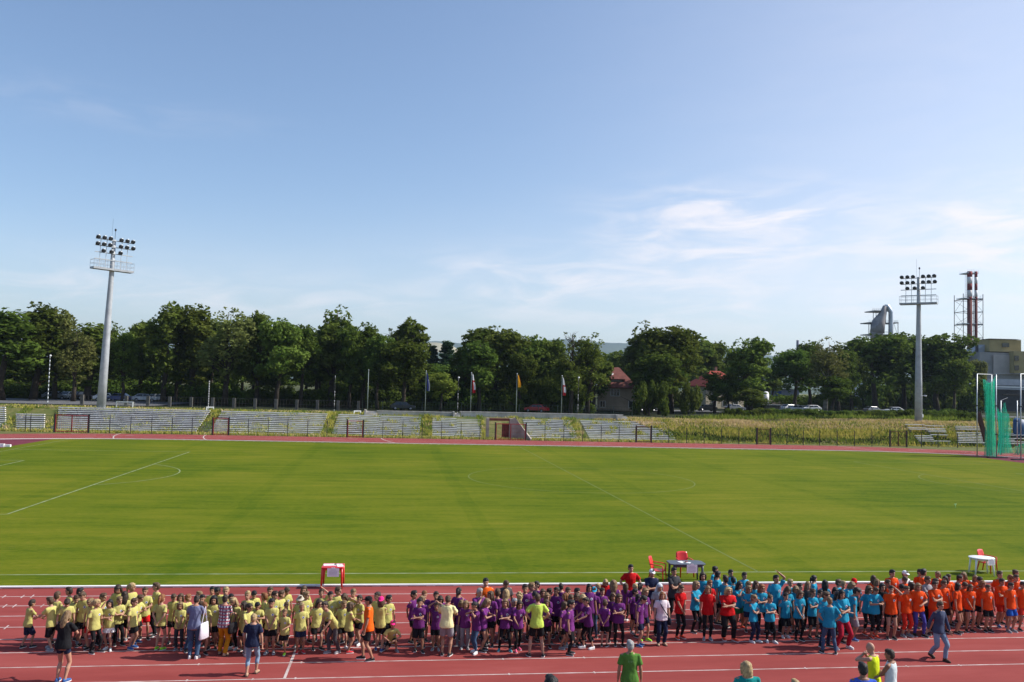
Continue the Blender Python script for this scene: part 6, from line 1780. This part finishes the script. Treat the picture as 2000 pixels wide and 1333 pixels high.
for d in SPEC:
    if not d['lab']: d['lab'] = {'K': 'person in a dark top among the turquoise group', 'B': 'person in all black clothes between the turquoise and orange groups'}.get(d['shirt'], 'person in the crowd')
    d['lab'] = d['lab'].replace('child in', 'person in').replace('grey-haired person', 'person').replace('bald person', 'person')
rp_ = random.Random(11); WHO = {}
for d in SPEC:
    sz, pose = d['sz'], d['pose']; J = JS[(sz, pose)]; S = J['S']
    pos = headz(d, d['t']); h = pos.z-.012
    hp = (J['HM'] @ V(0, 0, S['hr'][2]*1.0+.012)).z
    if d['dep']:
        stat = 1.74; sc_ = stat/S['H']; z0 = pos.z-hp*sc_
    elif d['stat']: sc_ = d['stat']/S['H']; z0 = .012
    else:
        sc_ = h/hp; z0 = .012
        sc_ = min(max(sc_, .80 if sz == 'C' else .86), 1.18 if sz == 'C' else 1.10)
    hxy = Matrix.Rotation(R(d['face']), 3, 'Z') @ V(J['HM'].translation.x, J['HM'].translation.y, 0)*sc_
    loc = V(pos.x-hxy.x, pos.y-(0 if not d['dep'] else 0), z0)
    fz = d['face']+rp_.uniform(-9, 9)
    root = empty('person', loc, R(fz)-YAW*.3, d['lab'], 'person', ({'Y':'people in yellow t-shirts','P':'people in purple t-shirts','T':'people in turquoise t-shirts','O':'people in orange t-shirts','R':'people in red t-shirts'}.get(d['shirt'], 'other people around the track')))
    wv = d['w']*rp_.uniform(.95, 1.07); root.scale = (sc_*wv, sc_*wv, sc_)
    sk = skin[d['skin'] or rp_.choice('llmmm')]
    inst('body', MESH[('body', sz, pose)], root, [sk, eye_m, lip_m, hairc[d['hc'] if d['hc'] in 'bdlr' else 'b']])
    so_ = inst('shirt', MESH[('shirt', d['skind'], sz, pose)], root, [CL[d['shirt']]])
    inst({'shorts':'shorts','longshorts':'shorts','tightshorts':'shorts','skirt':'skirt','leggings':'leggings','jeans':'jeans','capri':'cropped_trousers','long':'trousers'}[d['leg']], MESH[('leg', d['leg'], sz, pose)], root, [CL[d['lcol']]])
    if d['hs'] != 'none': inst('hair', MESH[('hair', d['hs'], sz)], root, [hairc[d['hc']]], J['HM'])
    if d['hat']: inst({'hood':'hood','bucket':'bucket_hat'}.get(d['hat'][0], 'cap'), MESH[('hat', d['hat'][0], sz)], root, [CL[d['hat'][1]]], J['HM'])
    for i in (0, 1):
        M = Matrix.Translation(J['an%d' % i]) @ Matrix.Rotation(R(J['yaw%d' % i]), 4, 'Z') @ Matrix.Rotation(R(-J['pt%d' % i])*-1, 4, 'X')
        inst('shoe', SHOE[sz], root, shoe_c[d['shoe']], M)
    if d['shirt'] in TEAM and abs(d['face']) < 100 and d['shirt'] != 'R':
        em = emblem_mesh(('shirt', d['skind'], sz, pose))
        if em: e_ = put('chest_emblem', em, so_)
    WHO[d['lab'][:40]] = (root, d, J, sc_)
def who(txt):
    for k_, v in WHO.items():
        if txt in k_: return v
# things they carry
def hang(root, J, sc_, p): return root.matrix_basis @ V(*p)
bpy.context.view_layer.update()
r_, d_, J_, s_ = who('grey-blue top')
q = MB(); q.tube([(0,0,.0), (0,0,-.18), (0,0,-.40), (0,0,-.43)], [(.15,.02), (.17,.05), (.19,.07), (.17,.05)], 14, ref=(1,0,0)); q.bar((-.10,0,0), (-.02,0,.42), .025); q.bar((.10,0,0), (-.02,0,.42), .025)
o = q.build('tote_bag', cloth('tote', (.62,.58,.64))); o.location = r_.matrix_basis @ V(-.30, .05, 1.02); o.rotation_euler = (0, 0, r_.rotation_euler.z+R(70)); tag(o, 'white tote bag hanging from the shoulder of the grey-blue top', 'bag')
r_, d_, J_, s_ = who('plaid shirt')
q = MB(); q.tube([(0,0,0), (0,0,-.06), (0,0,-.24), (0,0,-.28)], [(.12,.03), (.16,.06), (.17,.07), (.14,.05)], 14, ref=(1,0,0)); q.bar((-.11,0,-.02), (0,-.02,.50), .022); q.bar((.11,0,-.02), (0,.02,.50), .022)
o = q.build('shoulder_bag', cloth('bag_black', (.018,.016,.018))); o.location = r_.matrix_basis @ V(-.30, .02, .98); o.rotation_euler = (0, 0, r_.rotation_euler.z+R(75)); tag(o, 'black shoulder bag hanging beside the plaid shirt', 'bag')
r_, d_, J_, s_ = who('pale pink top')
q = MB(); q.tube([r_.matrix_basis @ V(*p) for p in ((-.10,-.02,1.49), (-.05,-.155,1.30), (.10,-.165,1.08), (.22,-.08,.92), (.24,.0,.86))], [.014]*5, 8); q.tube([r_.matrix_basis @ V(*p) for p in ((.25,-.02,.9), (.26,-.02,.80), (.26,-.02,.66))], [(.04,.09),(.05,.12),(.045,.10)], 12)
tag(q.build('crossbody_bag', cloth('bag_navy', (.02,.022,.035))), 'dark crossbody bag worn over the pale pink top', 'bag')
# lettering on the back of the green polo and of the bright orange t-shirt
def back_text(lab, txt, size, dz, mcol, dx=0):
    r_, d_, J_, s_ = who(lab); me = MESH[('shirt', d_['skind'], d_['sz'], d_['pose'])]
    cu = bpy.data.curves.new('lettering', 'FONT'); cu.body = txt; cu.align_x = 'CENTER'; cu.size = size; cu.space_line = .8
    o = bpy.data.objects.new('lettering', cu); COL.objects.link(o); m_ = bpy.data.meshes.new_from_object(o.evaluated_get(bpy.context.evaluated_depsgraph_get()))
    bpy.data.objects.remove(o); bpy.data.curves.remove(cu)
    bm_ = bmesh.new(); bm_.from_mesh(m_); bmesh.ops.subdivide_edges(bm_, edges=[e for e in bm_.edges if e.calc_length() > .03], cuts=2); 
    bv = BVHTree.FromPolygons([v.co for v in me.vertices], [tuple(p.vertices) for p in me.polygons]); ok = True
    for v in bm_.verts:
        h = bv.ray_cast(J_['U'] @ V(-v.co.x+dx, .7, dz+v.co.y), J_['U'].to_3x3() @ V(0, -1, 0))
        v.co = h[0]+V(0, .006, 0) if h[0] else V(0, 0, dz)
    bm_.to_mesh(m_); bm_.free(); m_.materials.clear(); m_.materials.append(mcol)
    sh = [c for c in r_.children if c.name.startswith('shirt')][0]; put('lettering', m_, sh)
txt_m = mat('print_pale', (.35,.52,.28), .8); txt_o = mat('print_white', (.75,.62,.55), .8)
# ------------------------------------------------------------------ tables, chairs, papers
def square_table(loc, rz, W_, Dp, Ht, m, lab, leg_t=.075, splay=.03):
    root = empty('garden_table', loc, rz, lab, 'table', 'plastic tables on the grass edge')
    q = MB(); q.box((0, 0, Ht-.02), (W_, Dp, .04)); o = q.build('tabletop', m, root); b_ = o.modifiers.new('b', 'BEVEL'); b_.width = .018; b_.segments = 3
    q = MB()
    for y in (-Dp/2+.04, Dp/2-.04): q.box((0, y, Ht-.075), (W_-.1, .025, .07))
    for x in (-W_/2+.04, W_/2-.04): q.box((x, 0, Ht-.077), (.025, Dp-.1, .07))
    q.build('apron', m, root)
    for sx in (-1, 1):
        for sy in (-1, 1):
            q = MB(); q.tube([(sx*(W_/2-.05), sy*(Dp/2-.05), Ht-.04), (sx*(W_/2-.05+splay*.4), sy*(Dp/2-.05+splay*.4), Ht*.5), (sx*(W_/2-.05+splay), sy*(Dp/2-.05+splay), 0)], [(leg_t*.62, leg_t*.62), (leg_t*.52, leg_t*.52), (leg_t*.4, leg_t*.4)], 8); q.build('leg', m, root)
    return root
def oval_table(loc, rz, rx, ry, Ht, m, lab):
    root = empty('garden_table', loc, rz, lab, 'table', 'plastic tables on the grass edge')
    q = MB(); q.tube([(0,0,Ht-.045), (0,0,Ht-.04), (0,0,Ht-.01), (0,0,Ht)], [(rx-.03, ry-.03), (rx, ry), (rx, ry), (rx-.012, ry-.012)], 36); q.build('tabletop', m, root)
    q = MB(); q.tube([(0,0,Ht-.12), (0,0,Ht-.046)], [(rx*.74, ry*.74), (rx*.78, ry*.78)], 28); q.build('apron', m, root)
    for sx in (-1, 1):
        for sy in (-1, 1):
            q = MB(); q.tube([(sx*rx*.62, sy*ry*.62, Ht-.05), (sx*rx*.68, sy*ry*.68, Ht*.5), (sx*rx*.75, sy*ry*.75, 0)], [.045, .038, .03], 8); q.build('leg', m, root)
    return root
def armchair(loc, rz, m, lab):
    root = empty('garden_chair', loc, rz, lab, 'chair', 'red plastic armchairs')
    q = MB(); n = 8; vs = []
    for j in range(5):
        for i in range(n+1):
            u = -1+2*i/n; y = -.24+.47*j/4; vs.append((u*(.25-.02*j/4), y, .435-.03*(1-u*u)*.6-.02*j/4+(.012 if j == 0 else 0)*-1))
    f = [(j*(n+1)+i, j*(n+1)+i+1, (j+1)*(n+1)+i+1, (j+1)*(n+1)+i) for j in range(4) for i in range(n)]
    q.add(vs, f, 0, True); o = q.build('seat', m, root); s_ = o.modifiers.new('t', 'SOLIDIFY'); s_.thickness = .028
    q = MB(); vs = []
    for j in range(7):
        t = j/6; z = .43+.46*t; wd_ = .225+.05*t-.07*max(0, t-.7)*2.2
        for i in range(n+1):
            u = -1+2*i/n; vs.append((u*wd_, .235+.13*t+.035*(1-u*u)-.02, z+.03*(1-u*u)*t))
    q.add(vs, [(j*(n+1)+i, j*(n+1)+i+1, (j+1)*(n+1)+i+1, (j+1)*(n+1)+i) for j in range(6) for i in range(n)], 0, True)
    o = q.build('backrest', m, root); s_ = o.modifiers.new('t', 'SOLIDIFY'); s_.thickness = .022
    for sx in (-1, 1):
        q = MB(); q.tube([(sx*.235, .29, .66), (sx*.285, .20, .665), (sx*.30, -.05, .655), (sx*.295, -.235, .635), (sx*.285, -.25, .60)], [(.018,.024), (.032,.018), (.034,.018), (.030,.018), (.026,.02)], 8, ref=(1,0,0)); q.build('armrest', m, root)
        q = MB(); q.tube([(sx*.285, -.245, .62), (sx*.265, -.235, .42), (sx*.29, -.27, 0)], [(.026,.02), (.036,.026), (.024,.02)], 8); q.build('leg', m, root)
        q = MB(); q.tube([(sx*.225, .24, .46), (sx*.235, .27, .3), (sx*.27, .34, 0)], [(.03,.024), (.036,.026), (.024,.02)], 8); q.build('leg', m, root)
    return root
def sheet_flat(loc, rz, w_, d, lab, lines=0):
    q = MB(); q.box((0, 0, .002), (w_, d, .004)); 
    for k in range(lines): q.box((rnd.uniform(-.02,.02), d*(.5-(k+1)/(lines+1)), .0055), (w_*.7, d*.04, .002), 1)
    return tag(q.build('paper_sheet', [paper, ink], None, loc, rz), lab, 'paper', 'papers on the tables')
def sheet_hung(loc, rz, w_, h, lab):
    q = MB(); q.box((0, 0, -h/2), (w_, .004, h)); q.box((0, -.004, .01), (w_*.3, .004, .05), 0)
    for k in range(5): q.box((0, -.0035, -h*(.18+.15*k)), (w_*(.7 if k else .5), .003, h*.025), 1)
    return tag(q.build('taped_sheet', [paper, ink], None, loc, rz), lab, 'paper', 'sheets taped to the tables')
gz = .02
g1 = ground(648, 1150, gz)
square_table((g1.x, g1.y+.32, gz), -.04, .78, .74, .76, red_plastic, 'square red plastic table on the grass behind the yellow group')
tb = V(g1.x, g1.y+.32, gz)
sheet_flat(tb+V(-.12, .10, .762), .05, .46, .30, 'stack of white papers on the left of the red table', 2)
sheet_flat(tb+V(.17, .14, .762), -.15, .28, .21, 'white paper at the back right of the red table', 2)
sheet_flat(tb+V(.26, -.08, .762), .12, .22, .28, 'white paper at the right edge of the red table', 1)
sheet_hung(tb+V(.03, -.385, .735), -.04, .42, .30, 'blank looking sheet taped to the front of the red table')
g2 = ground(1345, 1140, gz); tb = V(g2.x, g2.y+.35, gz)
# slate table with chamfered corners
root = empty('garden_table', tb, -.02, 'wide slate grey table with chamfered corners behind the black t-shirt', 'table', 'plastic tables on the grass edge')
W_, Dp, Ht, ch_ = 1.42, .82, .74, .14
out = [(-W_/2+ch_, -Dp/2), (W_/2-ch_, -Dp/2), (W_/2, -Dp/2+ch_), (W_/2, Dp/2-ch_), (W_/2-ch_, Dp/2), (-W_/2+ch_, Dp/2), (-W_/2, Dp/2-ch_), (-W_/2, -Dp/2+ch_)]
q = MB(); q.add([(x, y, Ht-.04) for x, y in out]+[(x, y, Ht) for x, y in out], [(i, (i+1) % 8, 8+(i+1) % 8, 8+i) for i in range(8)]+[tuple(range(7, -1, -1)), tuple(range(8, 16))]); q.build('tabletop', slate_plastic, root)
q = MB(); q.box((0, -Dp/2+.07, Ht-.085), (W_-.3, .025, .085)); q.box((0, Dp/2-.07, Ht-.085), (W_-.3, .025, .085)); q.build('apron', slate_plastic, root)
for sx in (-1, 1):
    for sy in (-1, 1):
        q = MB(); q.tube([(sx*.56, sy*.30, Ht-.045), (sx*.57, sy*.31, Ht*.5), (sx*.59, sy*.33, 0)], [.05, .042, .034], 8); q.build('leg', slate_plastic, root)
sheet_flat(tb+V(-.16, .02, .742), .3, .22, .30, 'white sheet of paper on the left of the slate table', 3); sheet_flat(tb+V(.02, -.06, .742), -.5, .28, .2, 'second white sheet overlapping on the slate table', 2)
q = MB(); q.tube([(-.05,-.02,0), (-.03,-.02,.02), (.03,.0,.02), (.06,.01,0)], [.012]*4, 6); q.ell((0,0,.014), (.05,.03,.014)); tag(q.build('stopwatch', mat('dark_red_plastic', (.25,.02,.02), .4), None, tb+V(.0, -.03, .752)), 'small dark red item lying on the papers of the slate table', 'small item')
sheet_hung(tb+V(.10, -.43, .735), -.02, .42, .32, 'white sheet taped to the front of the slate table')
c1 = ground(1288, 1137, gz); armchair((c1.x, c1.y+.2, gz), R(60), red_plastic, 'red plastic armchair at the left end of the slate table, turned sideways')
c2 = ground(1343, 1130, gz); armchair((c2.x+.02, tb.y+.95, gz), R(4), red_plastic, 'red plastic armchair behind the slate table facing the viewer')
g3 = ground(1925, 1125, gz); tb = V(g3.x, g3.y+.25, gz)
oval_table(tb, -.2, .52, .40, .73, white_plastic, 'white oval plastic table at the right edge of the grass')
sheet_flat(tb+V(-.02, -.02, .732), .1, .2, .28, 'white paper on the white oval table', 3); sheet_flat(tb+V(.2, .02, .732), -.2, .2, .26, 'written paper at the right of the white oval table', 4)
sheet_hung(tb+V(.18, -.385, .715), .12, .34, .25, 'white sheet hanging from the front of the white oval table')
armchair((tb.x+.62, tb.y+.45, gz), R(28), red_plastic, 'red plastic armchair behind the white oval table')
g4 = ground(1866, 992, gz); q = MB(); q.tube([(0,0,0), (0,0,.22)], [.02,.015], 6); q.box((0,0,.24), (.16,.03,.05)); tag(q.build('field_marker', mat('marker_pale_green', (.45,.75,.35), .6), None, (g4.x, g4.y, .016)), 'tiny pale green marker standing alone on the right of the pitch', 'marker')
# ------------------------------------------------------------------ hammer cage with green netting
gnet = bpy.data.materials.new('green_netting'); gnet.use_nodes = True
nt = gnet.node_tree; N = nt.nodes; L = nt.links; N.clear(); out = N.new('ShaderNodeOutputMaterial'); d = N.new('ShaderNodeBsdfDiffuse'); d.inputs[0].default_value = (.03,.46,.29,1)
tl = N.new('ShaderNodeBsdfTranslucent'); tl.inputs[0].default_value = (.03,.52,.34,1); m1 = N.new('ShaderNodeMixShader'); m1.inputs[0].default_value = .45
tp_ = N.new('ShaderNodeBsdfTransparent'); m2 = N.new('ShaderNodeMixShader'); m2.inputs[0].default_value = .45
L.new(d.outputs[0], m1.inputs[1]); L.new(tl.outputs[0], m1.inputs[2]); L.new(tp_.outputs[0], m2.inputs[1]); L.new(m1.outputs[0], m2.inputs[2]); L.new(m2.outputs[0], out.inputs['Surface'])
cage_o = ground(1946, 895, .01)
root = empty('throwing_cage', (cage_o.x, cage_o.y, .01), 0, 'throwing cage of grey poles hung with green netting at the right edge', 'cage')
o = Vector(root.location)
def cpole(px, pyb, pyt, base=False, w_=.13):
    b0 = ground(px, pyb, .01); t = at_y(px, pyt, b0.y); q = MB(); h = t.z
    q.tube([(b0.x-o.x, b0.y-o.y, 0), (b0.x-o.x, b0.y-o.y, h)], [w_/2, w_/2], 8)
    for k in (.28, .62): q.box((b0.x-o.x, b0.y-o.y, h*k), (.22, .2, .12), 1)
    if base: q.box((b0.x-o.x+.1, b0.y-o.y, .06), (2.6, .5, .12), 1)
    q.build('pole', [steel, dark_iron], root); return Vector((b0.x-o.x, b0.y-o.y, h))
p1 = cpole(1908.5, 894, 731); p2 = cpole(1946, 895, 731, True); p3 = cpole(1994, 899, 731, True); p4 = cpole(1937, 890, 732); p5 = cpole(1955, 889, 783); p6 = cpole(1987, 888, 783); p7 = cpole(2040, 897, 731)
q = MB()
for a, b2 in ((p1, p4), (p4, p2), (p2, p3), (p3, p7)): q.bar(a, b2, .07)
q.bar(p5, p5+V(1.0, 0, .4), .06); q.build('top_rail', steel, root)
def curtain(pts, zt, zb, name='net_curtain', amp=.12, n=36, mrow=14):
    """pts: list of (x,y) base points, pleated; zt/zb: top and bottom heights along it"""
    q = MB(); vs = []
    P = [Vector((x, y, 0)) for x, y in pts]
    for j in range(mrow+1):
        t = j/mrow
        for i in range(n+1):
            s = i/n*(len(P)-1); k = min(int(s), len(P)-2); p = P[k].lerp(P[k+1], s-k)
            z0_ = np.interp(i/n, np.linspace(0, 1, len(zt)), zt); z1_ = np.interp(i/n, np.linspace(0, 1, len(zb)), zb)
            pin = 1-.25*math.sin(PI*t)
            c = (P[0]+P[-1])/2; p = c+(p-c)*pin
            vs.append((p.x+amp*.5*math.sin(i*.7+t*2), p.y+amp*math.cos(i*.9+t*1.5), z0_+(z1_-z0_)*t))
    q.add(vs, [(j*(n+1)+i, j*(n+1)+i+1, (j+1)*(n+1)+i+1, (j+1)*(n+1)+i) for j in range(mrow) for i in range(n)], 0, True); q.build(name, gnet, root)
def rel(px, dy=0): v = at_y(px, 880, cage_o.y+dy); return (v.x-o.x, dy)
zz = lambda py, px=1940: at_y(px, py, cage_o.y).z
curtain([rel(1921, 1.2), rel(1934, .8), rel(1945.5, .05)], [zz(741), zz(749), zz(735)], [zz(893), zz(893), zz(893)])
curtain([rel(1926, 1.8), rel(1944, 1.0)], [zz(750), zz(745)], [zz(892), zz(892)], amp=.2)
curtain([rel(1946, .3), rel(1954, 1.5), rel(1963, 2.2), rel(1977, 3)], [zz(795), zz(806), zz(785), zz(838)], [zz(890)]*4, amp=.14)
curtain([rel(1948, 2.2), rel(1972, 3.2)], [zz(806), zz(810)], [zz(888)]*2, amp=.2)
curtain([rel(1976, 3), rel(1996, 3), rel(2030, 3)], [zz(880), zz(868), zz(872)], [zz(892)]*3, amp=.16, mrow=8)
a = at_y(1977, 846, 124); q = MB(); q.tube([(0,-.8,-1.6), (0,-.8,1.0), (0,-.6,1.8), (0,.2,2.1)], [(1.25,.5), (1.25,.6), (1.05,.7), (.5,.4)], 16, ref=(1,0,0)); tag(q.build('blue_cover', mat('blue_tarpaulin', (.015,.06,.15), .5, .2, .8), None, (a.x, 123, a.z)), 'dark blue rounded cover behind the green netting', 'cover')
a, b2 = ground(1926, 868, .02), at_y(1915, 805, cage_o.y+8)
yb = cage_o.y+8; bl_, tl_ = at_y(1924.5, 866, yb), at_y(1913, 806, yb); q = MB()
q.add([tuple(v) for v in (at_y(1924, 864, yb), at_y(1927, 846, yb), at_y(1915, 804, yb), at_y(1912.5, 808, yb), at_y(1913.5, 825, yb), at_y(1921, 850, yb))]+[tuple(v+V(.1, .5, 0)) for v in (at_y(1924, 864, yb), at_y(1927, 846, yb), at_y(1915, 804, yb), at_y(1912.5, 808, yb), at_y(1913.5, 825, yb), at_y(1921, 850, yb))],
      [(0,1,2,3,4,5), (11,10,9,8,7,6)]+[(i, (i+1) % 6, 6+(i+1) % 6, 6+i) for i in range(6)])
tag(q.build('leaning_board', mat('brown_board', (.06,.03,.022), .8, .3, 1)), 'dark brown board leaning beside the green netting', 'board')
q = MB(); a, b2 = ground(0, 873, .02), ground(9, 873, .02); q.box((0,0,.15), (1.2,.3,.3)); q.box((.9,.1,.12), (.5,.3,.22)); tag(q.build('pale_box', white_paint, None, (a.x-.2, a.y, .012)), 'small pale boxes on the maroon surface at the left edge', 'box')
back_text('green polo', 'I I I I', .055, 1.30, txt_m)

# ------------------------------------------------------------------ far air
hz = bpy.data.materials.new('hazy_air'); hz.use_nodes = True
nt = hz.node_tree; N = nt.nodes; L = nt.links; N.clear(); out = N.new('ShaderNodeOutputMaterial'); pv = N.new('ShaderNodeVolumePrincipled')
pv.inputs['Color'].default_value = (.62,.78,.98,1); pv.inputs['Density'].default_value = .00007; pv.inputs['Anisotropy'].default_value = .2
L.new(pv.outputs[0], out.inputs['Volume'])
q = MB(); q.box((0, 4500, 197), (17900, 9900, 406)); tag(q.build('haze', hz), kind='stuff')
